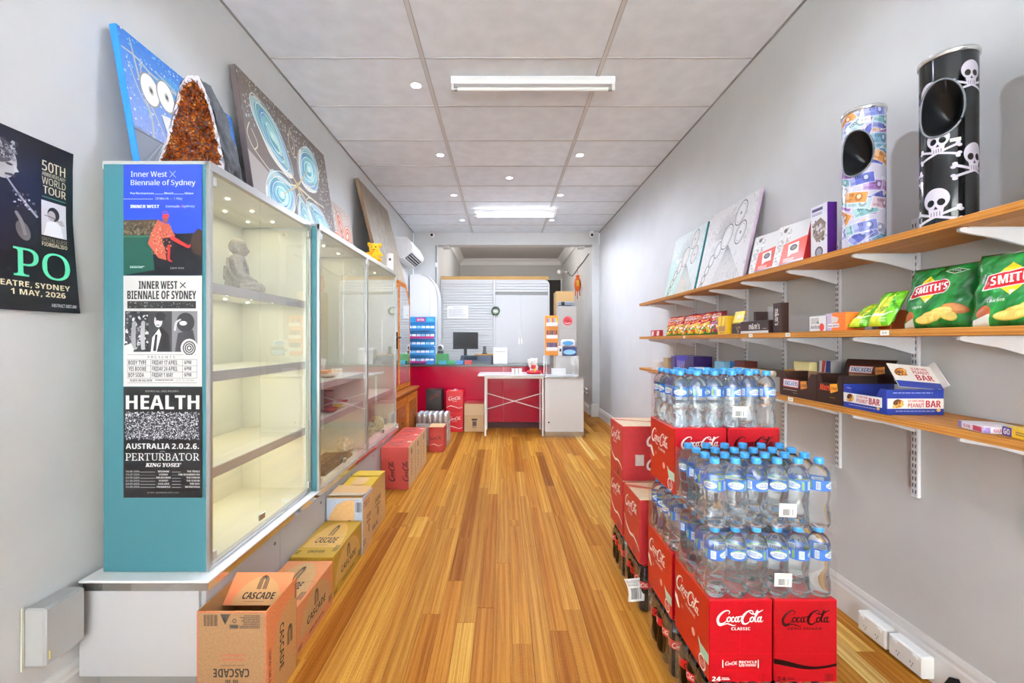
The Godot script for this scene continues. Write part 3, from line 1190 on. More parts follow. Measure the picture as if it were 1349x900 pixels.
func cabinets() -> void:
	plinth()
	var led1 := [[CT - 0.032, 0.075, 4], [1.537 - 0.018, 0.07, 4], [1.192 - 0.018, 0.085, 4], [0.816 - 0.018, 0.09, 4]]
	glass_cabinet("tall lit glass cabinet with empty cream shelves and posters on its teal end panel", 1.648, 2.527, -1.102, true, [1.537, 1.192, 0.816], led1, 2.0)
	glass_cabinet("middle glass cabinet with ring trays, bowl and dark pot on its shelves", 2.53, 3.427, -1.06, true, [1.06, 0.84], [[CT - 0.032, 0.08, 3], [0.822, 0.03, 3]], 2.93)
	glass_cabinet("farthest glass cabinet, beside the wooden mirror dresser, with pale crumpled paper inside", 3.43, 4.35, -1.06, true, [0.84], [[CT - 0.032, 0.08, 3]], 3.87)
	buddha()
	# things in the middle cabinet
	var pot := MB.new()
	pot.lathe([Vector2(0.0001, 0), Vector2(0.045, 0), Vector2(0.05, 0.01), Vector2(0.06, 0.13), Vector2(0.064, 0.135), Vector2(0.055, 0.135), Vector2(0.045, 0.02), Vector2(0.0001, 0.015)], 22)
	single("plant_pot", pot.done(), mat("3b2a24", 0.5), "dark brown round pot on a shelf inside the middle glass cabinet", "pot", Vector3(-1.2, 0.841, -2.95))
	var n := 0
	var dishes := [[-1.14, 2.9, 0.05, "b4503c", "small red dish on the middle cabinet shelf"], [-1.15, 3.03, 0.045, "d8c23c", "small yellow dish on the middle cabinet shelf"], [-1.15, 3.12, 0.05, "e8e0d0", "small cream dish on the middle cabinet shelf"], [-1.2, 3.27, 0.045, "c0392b", "bright red dish at the far end of the middle cabinet shelf"]]
	for q in dishes:
		single("trinket_dish", bowl_mesh(q[2], 0.03), mat(q[3], 0.3), q[4], "dish", Vector3(q[0], 0.84, -q[1]), "trinket dishes in the middle cabinet")
	single("wide_bowl", bowl_mesh(0.09, 0.05), mat("dcae6a", 0.35), "shallow tan bowl on the upper shelf of the middle cabinet", "bowl", Vector3(-1.2, 1.061, -3.0))
	for k in 5:
		var o := thing("ring_tray", ["black ring tray closest to the teal divider panel", "second black ring tray from the teal divider panel", "third black ring tray, in the middle of the row", "fourth black ring tray from the teal divider panel", "black ring tray farthest along the row"][k], "tray", Vector3(-1.2, PT + 0.03, -2.76 - k * 0.1), "ring trays in the middle cabinet")
		var tb := MB.new()
		tb.box(Vector3(0, 0.012, 0), Vector3(0.2, 0.024, 0.092), 0.003)
		part(o, "tray", tb.done(), mat("2b231d", 0.8))
		for i in 4:
			var rg := MB.new()
			var pts := []
			for a in 13:
				pts.append(Vector3(0.0095 * cos(TAU * a / 12), 0.0095 * sin(TAU * a / 12), 0))
			rg.tube(pts, 0.0022, 6, false)
			part(o, "ring", rg.done(), mat("e3c17a", 0.25, 1.0), Vector3(-0.07 + i * 0.047, 0.03, 0))
	crumple("crumpled_paper", "crumpled cream paper bag standing in the middle glass cabinet", "efe6cf", Vector3(-1.19, PT + 0.03, -3.315), 0.085, 21)
	crumple("crumpled_paper", "crumpled white tissue heap at the near side of the farthest glass cabinet", "f1efe6", Vector3(-1.18, PT + 0.03, -3.6), 0.09, 22)
	crumple("crumpled_paper", "crumpled pale yellow tissue heap in the middle of the farthest glass cabinet", "efe9b8", Vector3(-1.2, PT + 0.03, -3.84), 0.1, 23)
	crumple("crumpled_paper", "crumpled greenish tissue heap at the far side of the farthest glass cabinet", "e4e6b0", Vector3(-1.18, PT + 0.03, -4.1), 0.1, 24)


func crumple(n: String, label: String, hex: String, at: Vector3, r: float, sd: int) -> void:
	var nz := FastNoiseLite.new()
	nz.seed = sd
	nz.frequency = 3.2
	nz.noise_type = FastNoiseLite.TYPE_CELLULAR
	var b := MB.new()
	var pt := func(u: float, w: float) -> Vector3:
		var th := u * TAU
		var ph := w * PI
		var d := Vector3(sin(ph) * sin(th), -cos(ph), sin(ph) * cos(th))
		var q := d * r * (1.0 + 0.55 * nz.get_noise_3dv(d))
		q.y = maxf(q.y + r * 0.62, 0.0)
		return q
	b.patch(pt, 26, 16)
	single(n, b.done(), mat(hex, 0.7), label, "paper", at, "crumpled paper in the glass cabinets")


# ---------------------------------------------------------------- posters, canvases, geode and cartons of the left side
func paper(w: float, h: float, curl: float, sd: int) -> ArrayMesh:
	# slightly wavy sheet, front towards +z
	var nz := FastNoiseLite.new()
	nz.seed = sd
	nz.frequency = 3.0
	var b := MB.new()
	var f := func(u: float, v: float) -> Vector3:
		var edge := pow(absf(u - 0.5) * 2.0, 6.0)
		return Vector3((u - 0.5) * w, (v - 0.5) * h, 0.0015 + curl * (0.5 + 0.5 * nz.get_noise_2d(u * 0.4, v)) * (0.3 + edge))
	b.patch(f, 14, 18)
	var g := func(u: float, v: float) -> Vector3: return f.call(u, v) - Vector3(0, 0, 0.0006)
	b.patch(g, 14, 18, Rect2(0.001, 0.001, 0.001, 0.001), true)
	return b.done()


func posters() -> void:
	var w := Color("d2d1cf")
	# blue festival poster, 104 x 147
	var cv := Cv.new(620, 876, Color("2742ac"), 104, 147)
	cv.text("Inner West", 9.5, 9, 48, 7.5, w, "r")
	cv.text("Inner West", 9.7, 9, 48, 7.5, w, "r")
	cv.line([Vector2(61, 8.5), Vector2(69, 17)], 0.5, w); cv.line([Vector2(69, 8.5), Vector2(61, 17)], 0.5, w)
	cv.text("Biennale of Sydney", 9.5, 20, 85.5, 9.5, w, "r")
	cv.text("Biennale of Sydney", 9.8, 20, 85.5, 9.5, w, "r")
	cv.text("Performances", 9, 36.5, 31, 3, w); cv.rect(41, 39, 12, 0.5, w); cv.text("Music", 54, 36.5, 12.5, 3, w); cv.rect(67, 39, 13, 0.5, w); cv.text("Ideas", 81, 36.5, 11.5, 3, w)
	cv.rect(0, 45.5, 39, 0.5, w)
	cv.text("28 March — 1 May", 42, 43.5, 36, 4, w, "r")
	cv.text("INNER WEST", 9, 53.5, 38, 4.2, w); cv.text("INNER WEST", 9.4, 53.5, 38, 4.2, w)
	cv.text("biennale", 56, 53.5, 18, 3.6, w, "r"); cv.text("of", 74.5, 53.5, 3.4, 3.6, Color("d8506a"), "r"); cv.text("sydney", 78, 53.5, 16.5, 4.2, w, "r")
	# dark ground, skip and seated figure
	cv.poly(PackedVector2Array([Vector2(0, 76), Vector2(40, 73), Vector2(70, 92), Vector2(93, 91), Vector2(98, 86), Vector2(104, 88), Vector2(104, 147), Vector2(0, 147)]), Color("15161d"))
	cv.poly(PackedVector2Array([Vector2(0, 74), Vector2(44, 73), Vector2(46, 94), Vector2(0, 96)]), Color("4a4034"))
	cv.dots(2, 76, 40, 17, 90, 0.8, 2.2, [Color("5c5040"), Color("6b5d48"), Color("352e27"), Color("7a6b52")], 4)
	cv.poly(PackedVector2Array([Vector2(0, 96), Vector2(37, 95), Vector2(41, 140), Vector2(0, 147)]), Color("1d4a40"))
	cv.rect(0, 94.5, 40, 2, Color("2c6a58"))
	cv.poly(PackedVector2Array([Vector2(92, 92), Vector2(99, 85), Vector2(104, 88), Vector2(104, 122), Vector2(92, 118), Vector2(88, 104)]), Color("3a2a22"))
	var coat := Color("a5503f")
	cv.poly(PackedVector2Array([Vector2(45, 73), Vector2(56, 79), Vector2(60, 78), Vector2(66, 90), Vector2(69, 95), Vector2(60, 97), Vector2(50, 98), Vector2(55, 112), Vector2(57, 127), Vector2(46, 124), Vector2(38, 113), Vector2(32, 105), Vector2(37, 90)]), coat)
	cv.dots(37, 80, 26, 40, 120, 0.4, 1.1, [Color("8a3527"), Color("bd7660"), Color("c99079")], 7)
	cv.ell(55.5, 73, 3.6, 5, Color("8a4a3a")); cv.poly(PackedVector2Array([Vector2(51, 71), Vector2(52, 66), Vector2(60, 66), Vector2(60, 71)]), Color("b0303c")); cv.ring(55, 65, 3, 3, 0.6, Color("b0303c"))
	cv.brush([[64, 97, 5], [76, 104, 4.5], [86, 109, 3.5], [88, 106, 1.5]], Color("c22a2a"))
	cv.brush([[60, 108, 4], [60, 118, 3.6], [60, 126, 3.2], [65, 129, 1.5]], Color("a52a2a"))
	cv.fine(8.5, 135, 22, 3, 2, w, 3)
	cv.text("Learn more", 62, 136, 18, 2.6, w, "r")
	cv.rect(82, 126, 12.5, 12.5, Color("1b1c22"))
	var z := -1.645
	single("event_poster", paper(0.2935, 0.414, 0.001, 3), print_mat(cv.tex(), 0.3), "blue festival poster with seated red figure, topmost on the teal panel", "poster", Vector3(-1.273, 1.764, z), "posters on the teal cabinet end")

	# white gig poster
	cv = Cv.new(620, 876, Color("c6c4c3"), 104, 147)
	var k := Color("1b1a1c")
	cv.text("INNER WEST", 20, 7, 51, 10.5, k); cv.text("INNER WEST", 20.3, 7, 51, 10.5, k)
	cv.line([Vector2(75, 9), Vector2(82, 16)], 1.3, k); cv.line([Vector2(82, 9), Vector2(75, 16)], 1.3, k)
	cv.text("BIENNALE OF SYDNEY", 5, 20, 91, 11, k); cv.text("BIENNALE OF SYDNEY", 5.3, 20, 91, 11, k)
	cv.rect(5, 33.5, 91, 10, Color("2b2a2b")); cv.dots(8, 35, 84, 7, 60, 0.3, 1.0, [Color("6a6868"), Color("4a4949"), Color("8d8b8b")], 9)
	cv.rect(2, 47, 96, 54, Color("2c2c2e"))
	cv.dots(3, 48, 30, 50, 120, 0.6, 2.4, [Color("77767a"), Color("1a1a1c"), Color("c9c8ca"), Color("444346")], 5)
	cv.brush([[14, 62, 5], [13, 80, 6], [14, 98, 5]], Color("8f8e92")); cv.brush([[26, 62, 5], [25, 80, 6], [26, 98, 5]], Color("a3a2a5"))
	cv.rect(33, 47, 31, 54, Color("39383b"))
	cv.poly(PackedVector2Array([Vector2(36, 101), Vector2(40, 76), Vector2(50, 68), Vector2(60, 78), Vector2(62, 101)]), Color("1c1b1e"))
	cv.poly(PackedVector2Array([Vector2(36, 101), Vector2(38, 82), Vector2(47, 70), Vector2(50, 78), Vector2(44, 101)]), Color("d6d5d6")); cv.poly(PackedVector2Array([Vector2(42, 78), Vector2(45, 78), Vector2(43, 100), Vector2(39, 100)]), Color("28272a"))
	cv.ell(46, 60, 5.5, 8.5, Color("c9c7c8")); cv.ell(49, 54, 7, 6, Color("232225")); cv.rect(42, 58, 3.2, 1.2, Color("3b3a3c")); cv.rect(47, 58, 3, 1.2, Color("3b3a3c")); cv.rect(43.5, 65, 4.2, 1.1, Color("5d5a5c"))
	cv.rect(64, 47, 34, 54, Color("77767a"))
	cv.ell(82, 62, 12, 13, Color("2e2d31")); cv.poly(PackedVector2Array([Vector2(68, 101), Vector2(72, 76), Vector2(92, 72), Vector2(98, 101)]), Color("38373b")); cv.ell(79, 63, 5, 3, Color("d2d0d1")); cv.brush([[68, 72, 3], [70, 62, 3], [76, 58, 2]], Color("b5b3b5"))
	cv.poly(PackedVector2Array([Vector2(2, 92), Vector2(10, 90), Vector2(14, 98), Vector2(12, 103), Vector2(2, 103)]), Color("c6c4c3"))
	for r in [10.5, 7.8, 5.2, 2.6]:
		cv.ring(87, 96, r, r * 1.08, 1.5, k if r < 10 else Color("f4f2f0"))
		if r > 10: cv.ell(87, 96, 9.6, 10.2, Color("cccac9"))
	cv.text("P R E S E N T S", 32, 106.5, 36, 3, k, "r")
	var rows := [["BODY TYPE", "FRIDAY 17 APRIL", "6PM"], ["YES BOONE", "FRIDAY 24 APRIL", "6PM"], ["BOY SODA", "FRIDAY 1 MAY", "6PM"]]
	for i in 3:
		var y := 112.5 + i * 8.2
		cv.text(rows[i][0], 6.5, y, 23.5 if i < 2 else 20.5, 5.6, k); cv.text(rows[i][1], 37.5, y, 34 if i < 2 else 28, 5.6, k); cv.text(rows[i][2], 80.5, y, 9, 5, k)
		cv.rect(5, y - 1.4, 92, 0.35, k)
	cv.rect(5, 104.5, 92, 0.35, k); cv.rect(5, 135.8, 92, 0.35, k); cv.rect(5, 142, 92, 0.35, k)
	for x in [5, 35.5, 78, 97]: cv.rect(x, 111, 0.35, 25, k)
	cv.text("TICKETS ON SALE NOW", 8, 137.4, 30, 3, k); cv.fine(42, 138, 26, 2, 1, k, 2); cv.text("CITY OF SYDNEY", 70, 137.6, 24, 2.4, Color("8a8887"), "r")
	single("event_poster", paper(0.2935, 0.414, 0.001, 5), print_mat(cv.tex(), 0.45), "white poster with three black-and-white portraits and gig dates, middle of the teal panel", "poster", Vector3(-1.273, 1.348, z), "posters on the teal cabinet end")

	# black tour poster
	cv = Cv.new(620, 876, Color("151416"), 104, 147)
	cv.dots(0, 105, 104, 42, 160, 0.4, 1.4, [Color("2a1114"), Color("201012"), Color("341317")], 12)
	cv.text("DESTROY ALL LINES PRESENTS", 29, 4.5, 44, 2.2, Color("b9b8ba"), "r")
	cv.text("HEALTH", 3, 11, 97, 18.5, w); cv.text("HEALTH", 3.5, 11, 97, 18.5, w)
	var rng := RandomNumberGenerator.new()
	rng.seed = 5
	cv.rect(2, 33, 99, 38, Color("17161a"))
	for i in 1500:
		var q := Vector2(2.5 + rng.randf() * 97, 33.5 + rng.randf() * 36)
		cv.line([q, q + Vector2(rng.randf_range(0.5, 2.2), 0).rotated(rng.randf() * TAU)], rng.randf_range(0.35, 0.8), [Color("dcdbe2"), Color("a9a8b4"), Color("75747f"), Color("f2f1f5")][rng.randi() % 4])
	cv.text("AUSTRALIA 2.0.2.6.", 3, 75, 97, 7.5, w); cv.text("with", 48, 84.4, 7, 1.8, w, "s")
	cv.text("PERTURBATOR", 2.5, 88, 98, 9.6, w, "s")
	cv.text("KING YOSEF", 29, 101, 46, 5, w, "sb", 0.2); cv.text("KING YOSEF", 29.4, 101, 46, 5, w, "sb", 0.2)
	var tour := [["18.09.2026", "BRISBANE", "THE TIVOLI"], ["19.09.2026", "SYDNEY", "THE ROUNDHOUSE"], ["20.09.2026", "MELBOURNE", "THE FORUM"], ["22.09.2026", "HOBART", "THE ODEON"], ["24.09.2026", "ADELAIDE", "THE GOV"], ["25.09.2026", "FREMANTLE", "METROPOLIS"]]
	for i in 6:
		var y := 111 + i * 4.1
		cv.text(tour[i][0], 3, y, 18, 2.3, w, "r"); cv.text(tour[i][1], 53, y, 0, 2.3, w, "b", 0, 0, 0); cv.text(tour[i][2], 101, y, 0, 2.3, w, "b", 0, 0, 1)
		cv.rect(22, y + 1.8, 20, 0.3, w); cv.rect(64, y + 1.8, 12, 0.3, w)
	cv.text("TICKETS: DESTROYALLLINES.COM", 31, 139.5, 42, 1.7, Color("a8a7a9"), "r")
	single("event_poster", paper(0.2935, 0.414, 0.001, 8), print_mat(cv.tex(), 0.35), "black tour poster with a grainy static picture, lowest on the teal panel", "poster", Vector3(-1.273, 0.932, z), "posters on the teal cabinet end")

	# big concert poster on the wall, 420 x 575
	cv = Cv.new(840, 1150, Color("15161b"), 420, 575)
	for i in 9: cv.ell(190, 150, 170 - i * 12, 210 - i * 16, Color("15161b").lerp(Color("23263a"), i / 9.0))
	# musician with flute
	cv.poly(PackedVector2Array([Vector2(60, 330), Vector2(130, 200), Vector2(200, 165), Vector2(265, 190), Vector2(300, 260), Vector2(300, 350), Vector2(200, 390), Vector2(80, 390)]), Color("1d1e27"))
	cv.ell(196, 110, 42, 56, Color("b9b6b4")); cv.ell(180, 80, 50, 40, Color("55535a"))
	cv.dots(140, 42, 100, 60, 130, 2, 6, [Color("8d8b92"), Color("3c3b42"), Color("b3b1b6")], 3)
	cv.ell(216, 116, 10, 4, Color("3a383c")); cv.poly(PackedVector2Array([Vector2(230, 110), Vector2(244, 132), Vector2(230, 138)]), Color("c7c4c2")); cv.brush([[206, 150, 6], [222, 148, 8], [232, 150, 4]], Color("4a484c"))
	cv.brush([[206, 156, 5], [250, 210, 7], [300, 262, 8]], Color("a9a8ad")); cv.dots(225, 180, 70, 80, 30, 2, 4, [Color("d8d6d8"), Color("6d6b72")], 6)
	cv.ell(262, 268, 34, 26, Color("26252c"), 0.5); cv.ell(256, 316, 20, 32, Color("6f6b6c"), -0.4); cv.brush([[236, 262, 10], [252, 290, 12], [262, 330, 10]], Color("8b8687"))
	var cream := Color("e8dcb4")
	cv.text("50TH", 314, 62, 78, 34, cream, "r"); cv.text("50TH", 315, 62, 78, 34, cream, "r"); cv.text("ANNIVERSARY", 314, 100, 80, 13, cream, "r"); cv.text("WORLD", 314, 117, 80, 24, cream, "r"); cv.text("TOUR", 318, 147, 76, 26, cream, "r"); cv.text("TOUR", 319, 147, 76, 26, cream, "r")
	cv.rect(314, 183, 80, 3, Color("5a9c82"))
	cv.rect(312, 197, 83, 118, Color("dcd9dc")); cv.ell(352, 238, 20, 24, Color("2b262c")); cv.ell(346, 244, 13, 17, Color("bfb5b4")); cv.poly(PackedVector2Array([Vector2(318, 315), Vector2(330, 268), Vector2(352, 260), Vector2(376, 272), Vector2(384, 315)]), Color("f4f2f4")); cv.brush([[322, 247, 2], [350, 250, 3], [388, 268, 3]], Color("5f5a60")); cv.ell(378, 262, 8, 10, Color("bfb5b4"))
	cv.text("SPECIAL GUEST", 312, 322, 84, 13, Color("b3a888"), "r"); cv.text("FIORDALISO", 313, 338, 82, 13, cream)
	var mint := Color("5fd6a6")
	cv.text("PO", 226, 372, 172, 92, mint, "s"); cv.text("PO", 228, 372, 172, 92, mint, "s")
	cv.text("THEATRE, SYDNEY", 150, 480, 246, 21, cream); cv.text("1 MAY, 2026", 216, 506, 164, 21, cream)
	cv.text("ABSTRACT.NET.AU", 334, 546, 76, 11, w)
	var pw := MB.new()
	var nz := FastNoiseLite.new()
	nz.seed = 2
	nz.frequency = 2.0
	var pf := func(u: float, v: float) -> Vector3:
		var lift := pow(u, 8.0) * 0.012 * (0.4 + 0.6 * sin(v * 5.0 + 1.0)) + pow(1.0 - v, 5.0) * u * 0.016
		return Vector3((u - 0.5) * 0.42, (v - 0.5) * 0.575, 0.0025 + maxf(0.0, lift))
	pw.patch(pf, 24, 30)
	var pg := func(u: float, v: float) -> Vector3: return pf.call(u, v) - Vector3(0, 0, 0.0008)
	pw.patch(pg, 24, 30, Rect2(0.001, 0.001, 0.002, 0.002), true)
	single("concert_poster", pw.done(), print_mat(cv.tex(), 0.35), "large black concert poster with mint lettering stuck on the left wall", "poster", Vector3(XL, 1.697, -1.375), "", Vector3(0, 90, 0))


# canvas leaning on a wall: print on the front, painted edges; front towards +z, standing on y = 0
func canvas(n: String, label: String, tex: Texture2D, edge: String, w: float, h: float, th: float, at: Vector3, turn: Vector3, rough := 0.45) -> void:
	var o := thing(n, label, "painting", at, "", turn)
	var b := MB.new()
	b.box(Vector3(0, h / 2, 0), Vector3(w, h, th), 0.003)
	part(o, "stretcher", b.done(), mat(edge, 0.6))
	var f := MB.new()
	f.quad(Vector3(-w / 2 + 0.002, 0.002, th / 2 + 0.0008), Vector3(w / 2 - 0.002, 0.002, th / 2 + 0.0008), Vector3(w / 2 - 0.002, h - 0.002, th / 2 + 0.0008), Vector3(-w / 2 + 0.002, h - 0.002, th / 2 + 0.0008))
	var m := print_mat(tex, rough)
	m.heightmap_enabled = true
	m.heightmap_texture = noise_tex(256, 256, 0.09, 0.0, 1.0, 17)
	m.heightmap_scale = 0.12
	part(o, "painted_face", f.done(), m)


func owl_tex() -> ImageTexture:
	var cv := Cv.new(760, 600, Color("6f86c8"), 76, 60)
	for i in 40: cv.rect(0, i * 1.1, 76, 1.2, Color("2f73c2").lerp(Color("8a98d2"), i / 40.0))
	cv.poly(PackedVector2Array([Vector2(14, 14), Vector2(28, 6), Vector2(44, 12), Vector2(40, 24), Vector2(20, 24)]), Color("3f8fc4"))
	cv.rect(0, 43, 76, 17, Color("8f95a4"))
	cv.dots(0, 0, 76, 44, 900, 0.12, 0.5, [Color("e3e7f0"), Color("a9b8dd"), Color("4a68b8"), Color("5fb0d0")], 2)
	var gold := Color("b5b3a8")
	for q in [[[1, 9, 0.8], [8, 9, 1.0], [16, 12, 1.2], [30, 13, 1.2], [44, 17, 0.8]], [[6, 2, 0.6], [8, 20, 1.1], [11, 34, 1.1], [10, 44, 0.8]], [[10, 10, 0.6], [9, 22, 0.8], [14, 32, 0.8], [18, 42, 0.5]], [[3, 14, 0.5], [7, 26, 0.6], [12, 32, 0.4]], [[18, 9, 0.6], [30, 12, 0.8], [36, 20, 0.8], [38, 30, 0.6]]]:
		cv.brush(q, gold)
	for i in 40:
		cv.line([Vector2(14 + i * 0.5, 44), Vector2(-2 + i * 2.2, 61)], 0.16, Color("d6d3c6") if i % 2 else Color("6d707c"))
	cv.line([Vector2(0, 44), Vector2(76, 43)], 0.6, Color("5f6470"))
	for q in [[13.0, 20.5], [22.5, 18.2]]:
		cv.ell(q[0], q[1], 5.6, 8.0, Color("8d8b86"), 0.12); cv.ell(q[0], q[1], 4.9, 7.2, Color("f1eee2"), 0.12); cv.ell(q[0] + 0.6, q[1], 1.3, 2.0, Color("b5b09c")); cv.ell(q[0] + 0.6, q[1], 0.7, 1.0, Color("35322c"))
	cv.poly(PackedVector2Array([Vector2(17.5, 29), Vector2(23, 28), Vector2(23.5, 40), Vector2(19.5, 37)]), Color("dedbd2")); cv.line([Vector2(17.5, 29), Vector2(18.5, 37), Vector2(22.5, 41), Vector2(23.5, 28)], 0.4, Color("4f4d4a"))
	return cv.tex()


func flower_tex() -> ImageTexture:
	# blue-green petals round a small golden heart on taupe
	var cv := Cv.new(976, 704, Color("6d6058"), 122, 88)
	cv.dots(0, 0, 122, 30, 700, 0.15, 0.8, [Color("d9d2c4"), Color("8f857a"), Color("b9b6a8"), Color("7da3a4")], 3)
	cv.dots(96, 20, 26, 60, 200, 0.15, 0.7, [Color("d9d2c4"), Color("8f857a"), Color("b9b6a8")], 6)
	cv.poly(PackedVector2Array([Vector2(0, 48), Vector2(30, 56), Vector2(60, 88), Vector2(0, 88)]), Color("a39890"))
	var heart := Vector2(60, 48)
	var petals := [[Vector2(33, 27), 14.0, 33.0], [Vector2(84, 27), 16.0, 27.0], [Vector2(34, 63), 15.0, 27.0], [Vector2(66, 74), 12.0, 26.0], [Vector2(92, 68), 15.0, 30.0]]
	for p in petals:
		var c: Vector2 = p[0]
		var rot := (c - heart).angle() + PI / 2
		var cols := ["d9d5c8", "7fa0b8", "9fbfc2", "5f9aa2", "8cc3c4", "4f86b4", "74b4b6", "b4d8d4", "5a9fa8", "98cbc8", "cfe2dc"]
		for i in cols.size():
			var s := 1.0 - i * 0.085
			var off := Vector2(sin(i * 2.1) * 1.4, cos(i * 1.7) * 1.4)
			var pts := PackedVector2Array()
			for k in 48:
				var an := TAU * k / 48
				var e := Vector2(cos(an) * p[1] * (1.0 + 0.14 * sin(an * 3.0 + i)), sin(an) * p[2] * 0.86 * (1.0 + 0.07 * cos(an * 2.0 - i)))
				e.x *= 1.0 if e.y < 0 else 1.0 - 0.62 * e.y / p[2]
				pts.append(c + (e * s).rotated(rot) + off)
			cv.poly(pts, Color(cols[i]))
		for i in 4:
			cv.ring(c.x, c.y, p[1] * (0.94 - i * 0.2), p[2] * (0.82 - i * 0.18), 0.45, Color("e6ebe4"), rot + 0.08 * i)
		cv.brush([[heart.x, heart.y, 1.8], [(heart.x + c.x) / 2, (heart.y + c.y) / 2, 1.0], [c.x, c.y, 0.3]], Color("c2ac7a"))
	for q in [[[6, 30, 0.7], [2, 38, 0.7], [7, 45, 0.7], [12, 40, 0.7], [7, 33, 0.6]], [[7, 45, 0.7], [24, 52, 0.8], [44, 52, 0.8], [60, 48, 1.2]], [[60, 48, 1.6], [80, 50, 1.4], [104, 50, 0.8]], [[60, 8, 0.6], [56, 18, 0.7], [60, 26, 0.7], [64, 18, 0.6], [60, 9, 0.5]]]:
		cv.brush(q, Color("d3c7a8"))
	cv.ell(60, 48, 2.6, 2.6, Color("b79a5c"))
	return cv.tex()


func orange_tex() -> ImageTexture:
	var cv := Cv.new(480, 440, Color("b9a596"), 48, 44)
	cv.dots(0, 0, 48, 44, 200, 0.2, 0.8, [Color("cdbcae"), Color("a08b7c"), Color("d9cfc6")], 4)
	for k in 5:
		var an := TAU * k / 5 + 0.6
		var c := Vector2(26, 27) + Vector2(cos(an), sin(an)) * 12
		for i in 5:
			cv.ell(c.x, c.y, 11 - i * 2, 7 - i * 1.3, [Color("d8b9a4"), Color("c9693f"), Color("dba080"), Color("b9502c"), Color("e2c4ae")][i], an)
		cv.ring(c.x, c.y, 11, 7, 0.5, Color("7a5442"), an)
	cv.brush([[26, 27, 1.6], [20, 12, 1.0], [14, 2, 0.6]], Color("6b4a3a"))
	return cv.tex()


func bark_tex() -> ImageTexture:
	var cv := Cv.new(700, 620, Color("7d6d58"), 70, 62)
	var rng := RandomNumberGenerator.new()
	rng.seed = 8
	for i in 1200:
		var q := Vector2(rng.randf() * 70, rng.randf() * 62)
		cv.line([q, q + Vector2(rng.randf_range(-0.4, 0.4), rng.randf_range(1.0, 6.0))], rng.randf_range(0.1, 0.4), [Color("6a5b48"), Color("93836b"), Color("a99a80"), Color("5c4f40"), Color("b9ac93")][rng.randi() % 5])
	for i in 6:
		cv.brush([[8 + i * 11, 62, 0.6], [10 + i * 10, 40, 0.5], [14 + i * 9, 20, 0.4], [22 + i * 6, 2, 0.3]], Color("55493b"))
	return cv.tex()


func bead_tex(teal: bool) -> ImageTexture:
	# pale canvas with a stem of growing outlined cells and bursts of fine lines
	var cv := Cv.new(670, 600, Color("d2cecb") if not teal else Color("c6ccc6"), 67, 60)
	if teal:
		cv.poly(PackedVector2Array([Vector2(0, 20), Vector2(30, 34), Vector2(26, 60), Vector2(0, 60)]), Color("a9c9bd")); cv.poly(PackedVector2Array([Vector2(26, 60), Vector2(34, 36), Vector2(60, 60)]), Color("cfc7b4"))
	cv.dots(0, 0, 67, 60, 260, 0.3, 1.6, [Color("c6c2c0"), Color("dad6d3"), Color("bfbab6")] if not teal else [Color("b6bfb8"), Color("d2d4ce"), Color("a9bfb5")], 6)
	var ink := Color("55524c")
	for i in 30:
		var an := -PI * 0.98 + i * 0.075
		cv.line([Vector2(33, 24) + Vector2(cos(an), sin(an)) * 5, Vector2(33, 24) + Vector2(cos(an), sin(an)) * (16 + (i * 7) % 5)], 0.24, ink)
	for i in 24:
		cv.line([Vector2(38, 30), Vector2(22 + i * 1.9, 60)], 0.22, ink if i % 2 else Color("99958e"))
	var cells := [[7, 57, 2.4], [9.5, 51.5, 2.9], [13, 45, 3.4], [17.5, 38.5, 4.2], [24.5, 31.5, 5.4], [34.5, 24, 8.0], [48, 10.5, 7.6], [52.5, 25, 7.0]]
	for c in cells:
		cv.ell(c[0], c[1], c[2] * 0.82, c[2] * 1.12, Color("c9c3b8") if teal else Color("dad7d3"), 0.4)
		cv.ring(c[0], c[1], c[2] * 0.82, c[2] * 1.12, 0.75, Color("45423d"), 0.4)
		cv.ring(c[0], c[1], c[2] * 0.6, c[2] * 0.86, 0.25, ink, 0.4)
	for c in [[48, 10.5], [52.5, 25]]:
		cv.ell(c[0], c[1], 0.9, 1.2, Color("4a4743"))
	return cv.tex()


func canvases() -> void:
	var y := CT + 0.001
	# leaning on the left wall: turn 90 so the front looks towards +x, tipped back
	canvas("owl_canvas", "bright blue canvas of a wide-eyed owl leaning behind the geode", owl_tex(), "1f78c8", 0.73, 0.57, 0.028, Vector3(-1.425, y, -2.075), Vector3(-10, 90, 0))
	canvas("flower_canvas", "large taupe canvas with four blue-green petals leaning above the lit cabinet", flower_tex(), "574a48", 1.22, 0.88, 0.035, Vector3(-1.39, y + 0.004, -3.07), Vector3(-8.5, 90, 0))
	canvas("orange_canvas", "small canvas of an orange flower beside the blue-green one", orange_tex(), "b9a998", 0.58, 0.55, 0.02, Vector3(-1.44, y, -4.0), Vector3(-7, 90, 0))
	canvas("bark_canvas", "tall brown textured canvas leaning near the air conditioner", bark_tex(), "7a5f44", 1.16, 1.05, 0.035, Vector3(-1.26, 1.968, -5.1), Vector3(-14, 90, 0))
	# leaning on the right wall, on the top shelf
	canvas("bead_canvas", "pale lilac-edged canvas with a stem of outlined cells on the top shelf", bead_tex(false), "c6afc2", 0.67, 0.6, 0.022, Vector3(1.51, S1 + 0.001, -3.1), Vector3(-12, -90, 0))
	canvas("bead_canvas", "teal-edged pale canvas, farther back on the top shelf", bead_tex(true), "2b8f92", 0.64, 0.58, 0.022, Vector3(1.51, S1 + 0.001, -3.79), Vector3(-12, -90, 0))


